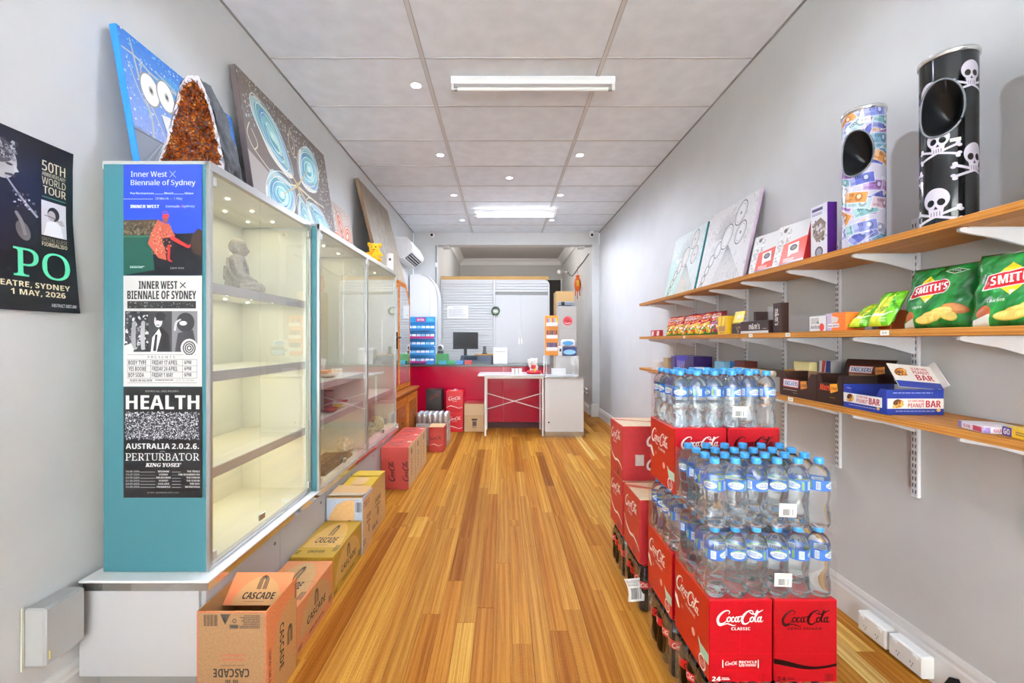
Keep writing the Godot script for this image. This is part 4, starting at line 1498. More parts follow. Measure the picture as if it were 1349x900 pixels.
func geode() -> void:
	var o := thing("citrine_geode", "split geode of orange-brown crystals with white rim on top of the lit cabinet", "geode", Vector3(-1.255, CT + 0.001, -1.76), "", Vector3(0, -4, 0))
	o.scale = Vector3(1.16, 1.14, 1.0)
	# outline of the cut face in x, y
	var out := [Vector2(-0.13, 0.0), Vector2(-0.12, 0.03), Vector2(-0.085, 0.12), Vector2(-0.06, 0.22), Vector2(-0.035, 0.31), Vector2(-0.01, 0.34), Vector2(0.03, 0.338), Vector2(0.055, 0.29), Vector2(0.08, 0.22), Vector2(0.1, 0.14), Vector2(0.112, 0.09), Vector2(0.125, 0.03), Vector2(0.125, 0.0)]
	var nz := FastNoiseLite.new()
	nz.seed = 4
	nz.frequency = 9.0
	var at := func(t: float) -> Vector2:
		var f := t * (out.size() - 1)
		var i := mini(int(f), out.size() - 2)
		return (out[i] as Vector2).lerp(out[i + 1], f - i)
	# outer crust: half shell behind the cut face
	var crust := MB.new()
	var shell := func(u: float, v: float) -> Vector3:
		var p: Vector2 = at.call(u)
		var c := Vector2(0.0, 0.1)
		var depth := v
		var s := sqrt(maxf(0.0, 1.0 - pow(depth, 3.2)))
		var q := Vector2(lerpf(c.x, p.x, s), lerpf(minf(c.y, p.y), p.y, s))
		var bump := 1.0 + 0.1 * nz.get_noise_3d(q.x, q.y, depth * 0.2)
		return Vector3(q.x * bump, q.y * (bump if q.y > 0.01 else 1.0), -depth * 0.19 * bump)
	crust.patch(shell, 36, 14, Rect2(0, 0, 1, 1), true)
	crust.quad(Vector3(-0.128, 0.0005, 0.0), Vector3(0.124, 0.0005, 0.0), Vector3(0.06, 0.0005, -0.13), Vector3(-0.06, 0.0005, -0.13))
	var cm := StandardMaterial3D.new()
	cm.albedo_color = Color("4a4c50")
	cm.albedo_texture = noise_tex(256, 256, 0.03, 0.35, 1.0, 6)
	cm.uv1_triplanar = true
	cm.uv1_scale = Vector3(4, 4, 4)
	cm.roughness = 0.55
	part(o, "crust", crust.done(), cm)
	# white band
	var rim := MB.new()
	var band := func(u: float, v: float) -> Vector3:
		var p: Vector2 = at.call(u)
		var c := Vector2(0.0, 0.15)
		var inner := p.lerp(c, 0.15 + 0.12 * nz.get_noise_1d(u * 3.0))
		inner.y = maxf(inner.y, 0.016)
		var q := p.lerp(inner, v)
		return Vector3(q.x, q.y, 0.004 * sin(v * PI) + 0.006 * nz.get_noise_2d(u * 4.0, v * 0.6) - 0.006 * v)
	rim.patch(band, 60, 5, Rect2(0, 0, 1, 1), true)
	rim.quad(Vector3(-0.13, 0, 0.001), Vector3(0.125, 0, 0.001), Vector3(0.112, 0.02, 0.003), Vector3(-0.118, 0.018, 0.003))
	part(o, "quartz_rim", rim.done(), mat("dcd6de", 0.4))
	# crystals: little six-sided points over a hollow
	var rng := RandomNumberGenerator.new()
	rng.seed = 12
	var cr := MB.new()
	var inside := PackedVector2Array()
	for k in 60:
		var p: Vector2 = at.call(k / 60.0)
		var i2 := p.lerp(Vector2(0.0, 0.15), 0.06)
		i2.y = maxf(i2.y, 0.012)
		inside.append(i2)
	var bed := MB.new()
	var ix := Geometry2D.triangulate_polygon(inside)
	for k in range(0, ix.size(), 3):
		var a := inside[ix[k]]
		var b := inside[ix[k + 1]]
		var c := inside[ix[k + 2]]
		if (b - a).cross(c - a) < 0:
			var w := b
			b = c; c = w
		bed.tri(Vector3(a.x, a.y, -0.004), Vector3(b.x, b.y, -0.004), Vector3(c.x, c.y, -0.004))
	part(o, "crystal_bed", bed.done(), mat("4a1e08", 0.4))
	var made := [MB.new(), MB.new(), MB.new(), MB.new()]
	var n := 0
	while n < 1500:
		var p := Vector2(rng.randf_range(-0.12, 0.12), rng.randf_range(0.0, 0.34))
		if not Geometry2D.is_point_in_polygon(p, inside):
			continue
		n += 1
		var r := rng.randf_range(0.0025, 0.0058)
		var h := rng.randf_range(0.004, 0.011)
		var d := Vector3(rng.randf_range(-0.7, 0.7), rng.randf_range(-0.6, 0.8), 1.0).normalized()
		var a := d.cross(Vector3.UP).normalized()
		var b := a.cross(d)
		var base := Vector3(p.x, p.y, -0.005)
		var vein := nz.get_noise_2d(p.x * 1.6 + 3.0, p.y * 1.6)
		var which := clampi(int(rng.randf() * 2.4 + vein * 1.8 + 0.5), 0, 3)
		var mb: MB = made[which]
		for i in 5:
			var a0 := TAU * i / 5
			var a1 := TAU * (i + 1) / 5
			mb.tri(base + (a * cos(a0) + b * sin(a0)) * r, base + (a * cos(a1) + b * sin(a1)) * r, base + d * h)
			mb.tri(base + (a * cos(a1) + b * sin(a1)) * r, base + (a * cos(a0) + b * sin(a0)) * r, base + d * h)
	for k in 4:
		var c := part(o, "crystals", made[k].done(), mat(["5c2307", "86390c", "b05c1a", "d6964a"][k], 0.12))
		c.set_meta("kind", "stuff")


# ---- beer cartons: atlas with front, side and top printed areas
func beer_tex(base: String, kraft: String, word: String, flap: bool) -> ImageTexture:
	# long face 400x210 (x 0..400), end 250x210 (x 404..654), top 400x250 (y 214..464)
	var ink := Color("26211d")
	var bc := Color(base)
	var kc := Color(kraft)
	var cv := Cv.new(1320, 940, bc, 660, 470)
	for f in [Rect2(0, 0, 400, 210), Rect2(404, 0, 250, 210), Rect2(0, 214, 400, 250)]:
		cv.t = Transform2D.IDENTITY.scaled(Vector2(2, 2)) * Transform2D(0.0, f.position)
		var w: float = f.size.x
		var h: float = f.size.y
		var r: float = h * 0.56 if w > 300 else h * 0.5
		cv.poly(arch(w * 0.5, h * 0.76, w * 0.43, r * 1.02), kc)
		crest(cv, w * 0.5, h * 0.3, h * 0.3, ink)
		cv.text("CASCADE", w * 0.25, h * 0.5, w * 0.5, h * 0.15, ink, "b", 0.12)
		cv.text("CASCADE", w * 0.252, h * 0.5, w * 0.5, h * 0.15, ink, "b", 0.12)
		cv.fine(w * 0.32, h * 0.695, w * 0.36, h * 0.025, 1, Color("8a6a50"), 3)
		cv.text(word, w * 0.3, h * 0.83, w * 0.4, h * 0.06, ink)
		cv.barcode(w * 0.86, h * 0.7, w * 0.1, h * 0.16, ink, 8)
		cv.fine(w * 0.03, h * 0.84, w * 0.12, h * 0.1, 4, ink, 2)
	cv.t = Transform2D.IDENTITY.scaled(Vector2(2, 2))
	cv.rect(0, 336, 400, 1.2, Color("8a6238"))
	cv.speckle(0.1, 5, 0.03)
	return cv.tex()


func arch(x: float, base: float, rx: float, ry: float) -> PackedVector2Array:
	var p := PackedVector2Array()
	for k in 25:
		var a := PI + PI * k / 24
		p.append(Vector2(x + cos(a) * rx, base + sin(a) * ry * 1.25))
	return p


# little fountain-like crest
func crest(cv: Cv, x: float, y: float, h: float, c: Color) -> void:
	for k in 4:
		var r := h * (0.12 + 0.1 * k) * 0.75
		for s in [-1, 1]:
			cv.line([Vector2(x + s * r, y + h * 0.5), Vector2(x + s * r, y - h * 0.15 - k * h * 0.02), Vector2(x + s * r * 0.55, y - h * (0.3 + k * 0.05)), Vector2(x, y - h * (0.36 + k * 0.05))], h * 0.045, c)


func beer_rects(upright: bool) -> Array:
	var lf := Rect2(0, 0, 400.0 / 660, 210.0 / 470)
	var ef := Rect2(404.0 / 660, 0, 250.0 / 660, 210.0 / 470)
	var tf := Rect2(0, 214.0 / 470, 400.0 / 660, 250.0 / 470)
	return [lf, lf, tf, tf, ef, ef]


func beer_cartons() -> void:
	var orange := print_mat(beer_tex("cf8350", "c0945f", "LEMON LIME & BITTERS", false), 0.6)
	var olive := print_mat(beer_tex("b08a22", "c79b52", "GINGER BEER", false), 0.6)
	var g := "cardboard drink cartons along the plinth"
	# lying cartons: long side along D, so the box is built long in z; +x shows the long face, top gets the top print turned
	var lying := func(m: Material, label: String, x0: float, x1: float, h: float, d0: float, d1: float) -> void:
		var b := MB.new()
		var lf := Rect2(0, 0, 400.0 / 660, 210.0 / 470)
		var ef := Rect2(404.0 / 660, 0, 250.0 / 660, 210.0 / 470)
		var tf := Rect2(0, 214.0 / 470, 400.0 / 660, 250.0 / 470)
		b.box(Vector3(0, h / 2, 0), Vector3(x1 - x0, h, d1 - d0), 0.003, [lf, lf, tf, tf, ef, ef])
		single("drinks_carton", b.done(), m, label, "carton", Vector3((x0 + x1) / 2, 0.0005, -(d0 + d1) / 2), g)
	lying.call(orange, "closed orange beverage carton lying behind the open one", -1.078, -0.852, 0.21, 1.812, 2.2)
	lying.call(olive, "mustard-yellow beverage carton lying flat, third from the camera", -1.08, -0.86, 0.218, 2.218, 2.67)
	# open upright carton in front
	open_carton(orange)
	# grey-blue and yellow-topped upright cartons
	var cv := Cv.new(900, 520, Color("a9b4c6"), 900, 520)
	var ink := Color("26211d")
	cv.poly(PackedVector2Array([Vector2(0, 300), Vector2(40, 160), Vector2(120, 60), Vector2(240, 20), Vector2(330, 20), Vector2(330, 520), Vector2(0, 520)]), Color("cfa46c"))
	cv.barcode(344, 40, 70, 90, ink, 9)
	cv.text("CASCADE", 300, 200, 240, 56, ink, "b", 0.0, PI / 2)
	cv.fine(360, 330, 60, 60, 4, ink, 3)
	cv.rect(440, 0, 460, 520, Color("cba06a"))
	cv.rect(440, 0, 460, 26, Color("a9b4c6"))
	for q in [[500, 60], [560, 60], [620, 60], [700, 60], [470, 400], [540, 400]]:
		cv.rect(q[0], q[1], 40, 44, Color("5a5048")); cv.rect(q[0] + 8, q[1] + 10, 24, 24, Color("cba06a"))
	cv.text("CASCADE", 620, 200, 200, 40, ink, "b", 0.1, 0.0)
	cv.fine(620, 260, 180, 30, 2, ink, 5)
	crest(cv, 720, 340, 70, ink)
	cv.speckle(0.1, 4, 0.03)
	var grey := print_mat(cv.tex(), 0.65)
	var fr := Rect2(0, 0, 430.0 / 900, 1)
	var sd := Rect2(442.0 / 900, 0, 456.0 / 900, 1)
	var tp := Rect2(30.0 / 900, 0.6, 200.0 / 900, 0.3)
	var o := thing("drinks_carton", "upright grey-blue and kraft carton with lifted top flap, fourth from the camera", "carton", Vector3(-0.968, 0.0005, -2.78), g)
	part(o, "box", bx(Vector3(0.222, 0.352, 0.2), 0.003, [sd, sd, tp, tp, fr, fr]), grey, Vector3(0, 0.176, 0))
	part(o, "top_flap", bx(Vector3(0.215, 0.003, 0.12), 0.001), mat("c79d68", 0.7), Vector3(0.0, 0.361, -0.03), Vector3(4, 0, -2))
	part(o, "end_flap", bx(Vector3(0.214, 0.003, 0.06), 0.001), mat("b9a88e", 0.7), Vector3(0.0, 0.362, 0.06), Vector3(-6, 0, 0))
	cv = Cv.new(600, 520, Color("c79c62"), 600, 520)
	for q in [[30, 420], [90, 420], [150, 420], [230, 420]]:
		cv.rect(q[0], q[1], 40, 44, Color("5a5048"))
	cv.text("CASCADE", 180, 180, 220, 46, ink, "b", 0.1)
	cv.fine(190, 250, 200, 30, 2, ink, 5)
	crest(cv, 290, 330, 80, ink)
	cv.rect(0, 0, 600, 24, Color("c9a11c"))
	cv.speckle(0.1, 2, 0.03)
	var kraft := print_mat(cv.tex(), 0.65)
	o = thing("drinks_carton", "upright kraft carton with yellow open top flaps, farthest of the beverage cartons", "carton", Vector3(-0.972, 0.0005, -3.08), g)
	part(o, "box", bx(Vector3(0.19, 0.345, 0.37), 0.003), kraft, Vector3(0, 0.1725, 0))
	part(o, "top_flap", bx(Vector3(0.198, 0.003, 0.18), 0.001), mat("cda41e", 0.6), Vector3(0, 0.352, 0.09), Vector3(4, 0, 0))
	part(o, "top_flap", bx(Vector3(0.198, 0.003, 0.17), 0.001), mat("d0a822", 0.6), Vector3(0, 0.354, -0.095), Vector3(-5, 0, 0))
	part(o, "print_patch", bx(Vector3(0.09, 0.0006, 0.13), 0.0), mat("c9a06a", 0.7), Vector3(0, 0.3565, 0.09), Vector3(4, 0, 0))


func open_carton(m: Material) -> void:
	# upright box, open on top: four walls, floor, a flap leaning in
	var ink := Color("26211d")
	var cv := Cv.new(1000, 720, Color("c98a5a"), 500, 360)
	# front (0..250), wording upside down as the box stands on its head
	var keep := cv.t
	cv.rect(0, 0, 250, 360, Color("b5654a")); cv.rect(6, 6, 238, 354, Color("9a7550"))
	cv.t = keep * Transform2D(PI, Vector2(250, 360))
	cv.text("CASCADE", 62, 128, 128, 30, ink); cv.text("CASCADE", 62.6, 128, 128, 30, ink)
	crest(cv, 125, 86, 66, ink)
	cv.fine(80, 168, 90, 5, 1, Color("6a543e"), 2)
	cv.fine(76, 186, 100, 30, 2, Color("ab6549"), 7)
	cv.fine(24, 300, 74, 48, 8, Color("4a4038"), 4)
	cv.poly(PackedVector2Array([Vector2(130, 350), Vector2(166, 350), Vector2(148, 312)]), Color("4a4038"))
	cv.ring(115, 326, 6, 6, 3, Color("4a4038")); cv.rect(102, 300, 30, 12, Color("4a4038"))
	cv.barcode(176, 308, 48, 40, Color("3a332c"), 5)
	cv.t = keep
	# side (254..480), wording turned down the face
	cv.rect(252, 0, 248, 360, Color("d9824e")); cv.poly(PackedVector2Array([Vector2(330, 360), Vector2(300, 300), Vector2(296, 180), Vector2(340, 90), Vector2(420, 60), Vector2(500, 60), Vector2(500, 360)]), Color("c49058"))
	cv.text("CASCADE", 388, 110, 170, 36, ink, "b", 0.0, PI / 2); cv.text("LEMON LIME & BITTERS", 284, 150, 190, 20, Color("4a3020"), "b", 0.0, PI / 2)
	crest(cv, 440, 190, 70, ink)
	cv.barcode(484, 20, 12, 60, ink, 4)
	cv.speckle(0.12, 7, 0.04)
	var pm := print_mat(cv.tex(), 0.65)
	var inner := mat("b07f4c", 0.8)
	var o := thing("drinks_carton", "open-topped orange carton with upside-down lettering, nearest the camera", "carton", Vector3(-0.955, 0.0005, -1.658), "cardboard drink cartons along the plinth")
	var w := 0.246
	var h := 0.36
	var d := 0.222
	var t := 0.004
	var fr := Rect2(0, 0, 0.5, 1)
	var sd := Rect2(0.506, 0, 0.494, 1)
	part(o, "front_wall", bx(Vector3(w, h, t), 0.001, [sd, sd, sd, sd, fr, Rect2(0.3, 0.5, 0.02, 0.02)]), pm, Vector3(0, h / 2, d / 2))
	part(o, "back_wall", bx(Vector3(w, h, t), 0.001), inner, Vector3(0, h / 2, -d / 2))
	part(o, "side_wall", bx(Vector3(t, h, d - t), 0.001, [sd, Rect2(0.3, 0.5, 0.02, 0.02), sd, sd, sd, sd]), pm, Vector3(w / 2 - t / 2, h / 2, 0))
	part(o, "side_wall", bx(Vector3(t, h, d - t), 0.001), inner, Vector3(-w / 2 + t / 2, h / 2, 0))
	part(o, "floor_flap", bx(Vector3(w - 0.01, t, d - 0.01), 0.001), inner, Vector3(0, 0.004, 0))
	var fc := Cv.new(560, 320, Color("de8050"), 280, 160)
	fc.poly(arch(145, 172, 110, 120), Color("c9945e"))
	crest(fc, 150, 50, 66, ink)
	fc.text("CASCADE", 74, 98, 146, 32, ink, "b", 0.12); fc.text("CASCADE", 74.8, 98, 146, 32, ink, "b", 0.12)
	fc.fine(90, 140, 100, 5, 1, Color("6a543e"), 2)
	var flap := MB.new()
	flap.box(Vector3(0, 0.06, 0), Vector3(w - 0.012, 0.12, 0.003), 0.0008, [sd, sd, sd, sd, Rect2(0, 0, 1, 1), Rect2(0, 0, 0.05, 0.05)])
	part(o, "top_flap", flap.done(), print_mat(fc.tex(), 0.65), Vector3(0, h - 0.06, -0.02), Vector3(-48, 0, 0))


func left_cola_boxes() -> void:
	var ink := Color("1f1512")
	var cv := Cv.new(1000, 760, Color("ad3a31"), 500, 380)
	for x in [40, 165]:
		cola(cv, x + 26, 310, 190, ink, -PI / 2)
	cv.fine(120, 150, 10, 90, 9, Color("7a2a22"), 4)
	# top 250..500 x 0..190
	cv.rect(252, 0, 248, 190, Color("bf4434")); cola(cv, 276, 60, 130, Color("2a1613"), -0.2); cv.brush([[280, 150, 3], [340, 130, 9], [400, 150, 9], [440, 120, 3]], Color("2a1613")); cv.rect(440, 30, 40, 30, Color("d8b890"))
	# side kraft
	cv.rect(252, 192, 248, 188, Color("cfae82")); cv.ell(360, 226, 16, 16, Color("1c1a18")); cv.fine(350, 260, 30, 80, 6, Color("4a4038"), 6)
	cv.speckle(0.09, 6, 0.03)
	var m := print_mat(cv.tex(), 0.55)
	var f := Rect2(0, 0, 0.5, 1)
	var tp := Rect2(0.506, 0, 0.49, 0.49)
	var sd := Rect2(0.506, 0.51, 0.49, 0.49)
	var mesh := bx(Vector3(0.245, 0.372, 0.298), 0.003, [sd, sd, tp, tp, f, f])
	var say := ["red and kraft cola box nearest the camera in the row by the cabinets", "middle red and kraft cola box in the row by the cabinets", "red and kraft cola box farthest in the row by the cabinets"]
	for k in 3:
		single("upright_cola_box", mesh, m, say[k], "carton", Vector3(-0.956, 0.187, -4.015 - k * 0.302), "red and kraft cola boxes beside the cabinets")


func plush_and_cup() -> void:
	var o := thing("plush_toy", "small fluffy yellow plush toy with red mouth on the farthest cabinet", "toy", Vector3(-1.12, CT + 0.006, -3.82), "", Vector3(0, 10, 0))
	var body := field([[Vector3(0, 0.045, 0), Vector3(0, 0.06, 0), 0.045, 0.04], [Vector3(0, 0.115, 0.01), Vector3(0, 0.12, 0.01), 0.044, 0.042], [Vector3(-0.04, 0.15, 0), Vector3(-0.045, 0.155, 0), 0.018, 0.016], [Vector3(0.04, 0.15, 0), Vector3(0.045, 0.155, 0), 0.018, 0.016], [Vector3(-0.04, 0.02, 0.02), Vector3(-0.05, 0.016, 0.045), 0.02, 0.015], [Vector3(0.04, 0.02, 0.02), Vector3(0.05, 0.016, 0.045), 0.02, 0.015], [Vector3(-0.045, 0.075, 0.01), Vector3(-0.065, 0.06, 0.03), 0.018, 0.013], [Vector3(0.045, 0.075, 0.01), Vector3(0.065, 0.06, 0.03), 0.018, 0.013]], 0.0055, 0.014, 0.014, 5)
	part(o, "body", body, mat("f0b41c", 0.85))
	var eye := MB.new()
	eye.lathe([Vector2(0.0001, -0.006), Vector2(0.005, -0.004), Vector2(0.007, 0), Vector2(0.005, 0.004), Vector2(0.0001, 0.006)], 10)
	for s in [-1, 1]:
		part(o, "eye", eye.done(), mat("1a1512", 0.2), Vector3(s * 0.016, 0.125, 0.051))
	part(o, "mouth", bx(Vector3(0.022, 0.008, 0.008), 0.003), mat("c2261e", 0.6), Vector3(0, 0.102, 0.053))
	var cup := MB.new()
	cup.lathe([Vector2(0.0001, 0), Vector2(0.031, 0), Vector2(0.034, 0.004), Vector2(0.034, 0.17), Vector2(0.031, 0.172), Vector2(0.0001, 0.172)], 22)
	var t := thing("white_canister", "slim white canister with a small black mark at the end of the glass cabinets", "canister", Vector3(-1.105, CT + 0.001, -4.28))
	part(t, "body", cup.done(), mat("eceae6", 0.4))
	part(t, "mark", bx(Vector3(0.02, 0.022, 0.0015), 0.0), mat("2a2826", 0.5), Vector3(0.01, 0.11, 0.0335), Vector3(0, 12, 0))


func left_wall_bits() -> void:
	# painted metal duct box low on the wall
	var o := thing("duct_box", "dented grey painted metal box low on the left wall beside the plinth", "utility box", Vector3(XL + 0.001, 0.348, -1.489))
	part(o, "casing", bx(Vector3(0.068, 0.19, 0.135), 0.006), mat("a9a8a6", 0.55), Vector3(0.035, 0, 0))
	part(o, "cover", bx(Vector3(0.006, 0.182, 0.128), 0.003), mat("acaba9", 0.5), Vector3(0.071, 0, 0))
	part(o, "flange", bx(Vector3(0.004, 0.205, 0.01), 0.001), mat("c7c5b8", 0.6), Vector3(0.004, 0, 0.072))
	for q in [[0.04, -0.06, 0.055]]:
		part(o, "paint_chip", bx(Vector3(0.008, 0.03, 0.006), 0.002), mat("d8cc7a", 0.7), Vector3(0.0715, q[1], q[2]))
	# split air conditioner
	o = thing("air_conditioner", "white split air conditioner high on the left wall above the mirror dresser", "air conditioner", Vector3(XL + 0.001, 2.5, -6.7))
	var b := MB.new()
	b.prism(PackedVector2Array([Vector2(0, 0.0), Vector2(0.12, -0.01), Vector2(0.25, 0.09), Vector2(0.262, 0.12), Vector2(0.262, 0.16), Vector2(0.2, 0.275), Vector2(0.18, 0.29), Vector2(0, 0.295)]), -0.44, 0.44)
	part(o, "body", b.done(), mat("efefee", 0.35))
	b = MB.new()
	b.xf = Transform3D(Basis(Vector3(0, 0, 1), 0.655), Vector3(0.187, 0.038, 0))
	b.box(Vector3.ZERO, Vector3(0.12, 0.008, 0.74), 0.001)
	part(o, "outlet", b.done(), mat("2a2a2a", 0.7))
	for k in 3:
		b = MB.new()
		b.xf = Transform3D(Basis(Vector3(0, 0, 1), 0.655), Vector3(0.158 + 0.03 * k, 0.013 + 0.023 * k, 0))
		b.box(Vector3.ZERO, Vector3(0.012, 0.008, 0.72), 0.001)
		part(o, "louvre", b.done(), mat("d9d9d8", 0.4))
	part(o, "end_cap", spanned(0.001, 0.19, 0.01, 0.285, -0.4405, -0.438, 0.001), mat("e6e6e5", 0.4))


func dresser() -> void:
	var oak := wood_mat("cf8238", 0.4)
	var dark := wood_mat("a8622a", 0.4)
	var o := thing("mirror_dresser", "honey-coloured wooden dresser with arched mirror doors after the glass cabinets", "dresser")
	var d0 := 4.5
	var d1 := 5.75
	part(o, "base_case", spanned(XL + 0.022, -1.13, 0.0, 0.7, d0, d1, 0.004), oak)
	part(o, "base_top", spanned(XL + 0.022, -1.1, 0.7, 0.725, d0 - 0.005, d1 + 0.01, 0.005), dark)
	for k in 2:
		var a := d0 + 0.03 + k * 0.6
		var dr := part(o, "base_door", spanned(-1.13, -1.116, 0.06, 0.66, a, a + 0.58, 0.004), oak)
		part(dr, "panel", spanned(-1.116, -1.111, 0.13, 0.59, a + 0.08, a + 0.5, 0.004), dark)
		var kb := MB.new()
		kb.tube([Vector3(-1.116, 0.4, -a - 0.3), Vector3(-1.098, 0.4, -a - 0.3)], 0.01, 10)
		part(dr, "knob", kb.done(), mat("4a3a28", 0.3, 0.8))
	part(o, "upper_case", spanned(XL + 0.022, -1.24, 0.725, 1.955, d0, d1, 0.003), dark)
	# two mirror leaves with cut corners at the outer top
	var leaves := [[d0 + 0.02, 5.12, false], [5.12, d1 - 0.01, true]]
	for q in leaves:
		var a: float = -q[1]
		var e: float = -q[0]
		var outl := PackedVector2Array([Vector2(-e, 0.735), Vector2(-a, 0.735), Vector2(-a, 1.98 if not q[2] else 1.82), Vector2(-a - (0.0 if not q[2] else 0.22), 1.98 if not q[2] else 2.02), Vector2(-e, 2.02 if q[2] else 1.98)])
		var leaf := MB.new()
		leaf.xf = Transform3D(Basis(Vector3(0, 0, -1), Vector3(0, 1, 0), Vector3(1, 0, 0)), Vector3(-1.24, 0, 0))
		leaf.prism(outl, 0.0, 0.022)
		var lf := part(o, "mirror_door", leaf.done(), oak)
		var mid := Vector2.ZERO
		for p in outl: mid += p
		mid /= outl.size()
		var ins := PackedVector2Array()
		for p in outl: ins.append(p - Vector2(signf(p.x - mid.x) * 0.055, signf(p.y - mid.y) * 0.06))
		var gl := MB.new()
		gl.xf = leaf.xf
		gl.prism(ins, 0.0222, 0.0245)
		part(lf, "mirror", gl.done(), mat("dfe3e4", 0.02, 1.0))
		var kn := MB.new()
		kn.tube([Vector3(-1.218, 1.35, a + 0.03 if not q[2] else e - 0.03), Vector3(-1.195, 1.35, a + 0.03 if not q[2] else e - 0.03)], 0.01, 10)
		part(lf, "knob", kn.done(), mat("3a2a1c", 0.4))


func left_things() -> void:
	posters()
	canvases()
	geode()
	beer_cartons()
	left_cola_boxes()
	plush_and_cup()
	left_wall_bits()
	dresser()


# ---------------------------------------------------------------- right wall: uprights, brackets and shelves
const S1 := 1.687
const S2 := 1.353
const S3 := 1.043
const SXF := 1.38


func shelving() -> void:
	var white := mat("e3e3e6", 0.4)
	var ds := [1.352, 1.762, 2.17, 2.588, 2.99, 3.405, 3.8, 4.238]
	# upright: channel with two rows of slots
	var ub := MB.new()
	ub.box(Vector3(-0.007, 0, 0), Vector3(0.014, 1.115, 0.03), 0.002)
	var um := ub.done()
	var sb := MB.new()
	for k in 42:
		for s in [-1, 1]:
			sb.box(Vector3(-0.0142, -0.535 + k * 0.026, s * 0.006), Vector3(0.0012, 0.015, 0.004))
	var sm := sb.done()
	# bracket blade
	var bb := MB.new()
	bb.prism(PackedVector2Array([Vector2(-0.014, 0.0), Vector2(-0.25, 0.0), Vector2(-0.262, -0.004), Vector2(-0.262, -0.012), Vector2(-0.25, -0.016), Vector2(-0.14, -0.035), Vector2(-0.05, -0.06), Vector2(-0.014, -0.07)]), -0.005, 0.005)
	bb.box(Vector3(-0.13, -0.0015, 0), Vector3(0.22, 0.003, 0.022), 0.001)
	var bm := bb.done()
	var ord := ["first", "second", "third", "fourth", "fifth", "sixth", "seventh", "eighth"]
	for k in ds.size():
		var o := thing("shelf_upright", "white slotted shelf upright, %s along the right wall from the camera" % ord[k], "shelf upright", Vector3(XR - 0.0005, 1.2425, -ds[k]), "shelf uprights on the right wall")
		part(o, "channel", um, white)
		part(o, "slots", sm, mat("55524e", 0.8)).set_meta("kind", "stuff")
		for y in [S1, S2, S3]:
			part(o, "bracket", bm, white, Vector3(0, y - 0.0265 - 1.2425, 0))
	var wd := func(w: float, l: float, strip: int) -> ArrayMesh:
		# plank shelf: glued staves, grain along the shelf
		var b := MB.new()
		var st := 6
		for k in st:
			var x0 := -w / 2 + w * k / st
			b.xf = Transform3D(Basis(Vector3.UP, PI / 2), Vector3(x0 + w / st / 2, 0, 0))
			var r := Rect2(0.13 * ((k * 3 + strip) % 7), ((k * 5 + strip) % 8) / 8.0 + 0.004, l / 2.2, 0.117)
			var e := Rect2(0.3, 0.004, l / 2.2, 0.1)
			b.box(Vector3.ZERO, Vector3(l, 0.025, w / st), 0.0008, [e, e, r, r, e, e])
		return b.done()
	var tone := wood_mat("d79a56", 0.4)
	var w := XR - 0.002 - SXF
	var xc := (SXF + XR - 0.002) / 2
	single("wall_shelf", wd.call(w, 3.5, 1), tone, "top wooden shelf on white brackets, carrying canvases and ashtray bins", "shelf", Vector3(xc, S1 - 0.0125, -2.71))
	single("wall_shelf", wd.call(w, 1.6, 2), tone, "middle wooden shelf board nearer the camera, under the green crisp bags", "shelf", Vector3(xc, S2 - 0.0125, -1.76))
	single("wall_shelf", wd.call(w, 1.895, 3), tone, "middle wooden shelf board farther back, under the red sweet bags", "shelf", Vector3(xc, S2 - 0.0125, -3.51))
	single("wall_shelf", wd.call(w, 3.5, 4), tone, "lowest wooden shelf, carrying chocolate bar boxes", "shelf", Vector3(xc, S3 - 0.0125, -2.71))
	# price tickets on the shelf edges
	for q in [[S2, 1.59, "white price ticket on the shelf edge under the crisp bags"], [S2, 2.13, "white price ticket on the shelf edge under the lozenge boxes"], [S2, 2.45, "white price ticket on the shelf edge under the brown sweet box"], [S2, 3.35, "white price ticket on the shelf edge under the red sweet bags"], [S3, 2.11, "white price ticket on the lowest shelf edge"]]:
		var cv := Cv.new(96, 48, Color("f4f2ec"), 96)
		cv.text("$5.50" if q[1] < 1.6 else "$4.00", 22, 14, 52, 20, Color("8a8a88"))
		single("price_ticket", bx(Vector3(0.001, 0.018, 0.036), 0.0, []), print_mat(cv.tex(), 0.5), q[2], "price ticket", Vector3(SXF - 0.0007, q[0] - 0.0125, -q[1]), "price tickets")


# ---------------------------------------------------------------- goods on the right-hand shelves
const PRINT := Rect2(0, 0, 0.9, 1)
const PLAIN := Rect2(0.93, 0.1, 0.05, 0.5)


# print canvas whose last tenth is left plain for the unprinted faces
func sheet(w: int, h: int, c: String, uw: float, uh: float) -> Cv:
	var cv := Cv.new(int(w / 0.9), h, Color(c))
	cv.t = Transform2D.IDENTITY.scaled(Vector2(w / uw, h / uh))
	return cv


# box on a shelf whose aisle side (-x) carries the print
func goods(n: String, label: String, cat: String, m: Material, x0: float, x1: float, y: float, h: float, d0: float, d1: float, group := "", turn := 0.0, print_front := false) -> Node3D:
	var rs := [PLAIN, PRINT, PLAIN, PLAIN, PRINT if print_front else PLAIN, PLAIN]
	return single(n, bx(Vector3(x1 - x0, h, d1 - d0), 0.0015, rs), m, label, cat, Vector3((x0 + x1) / 2, y + h / 2 + 0.0005, -(d0 + d1) / 2), group, Vector3(0, turn, 0))


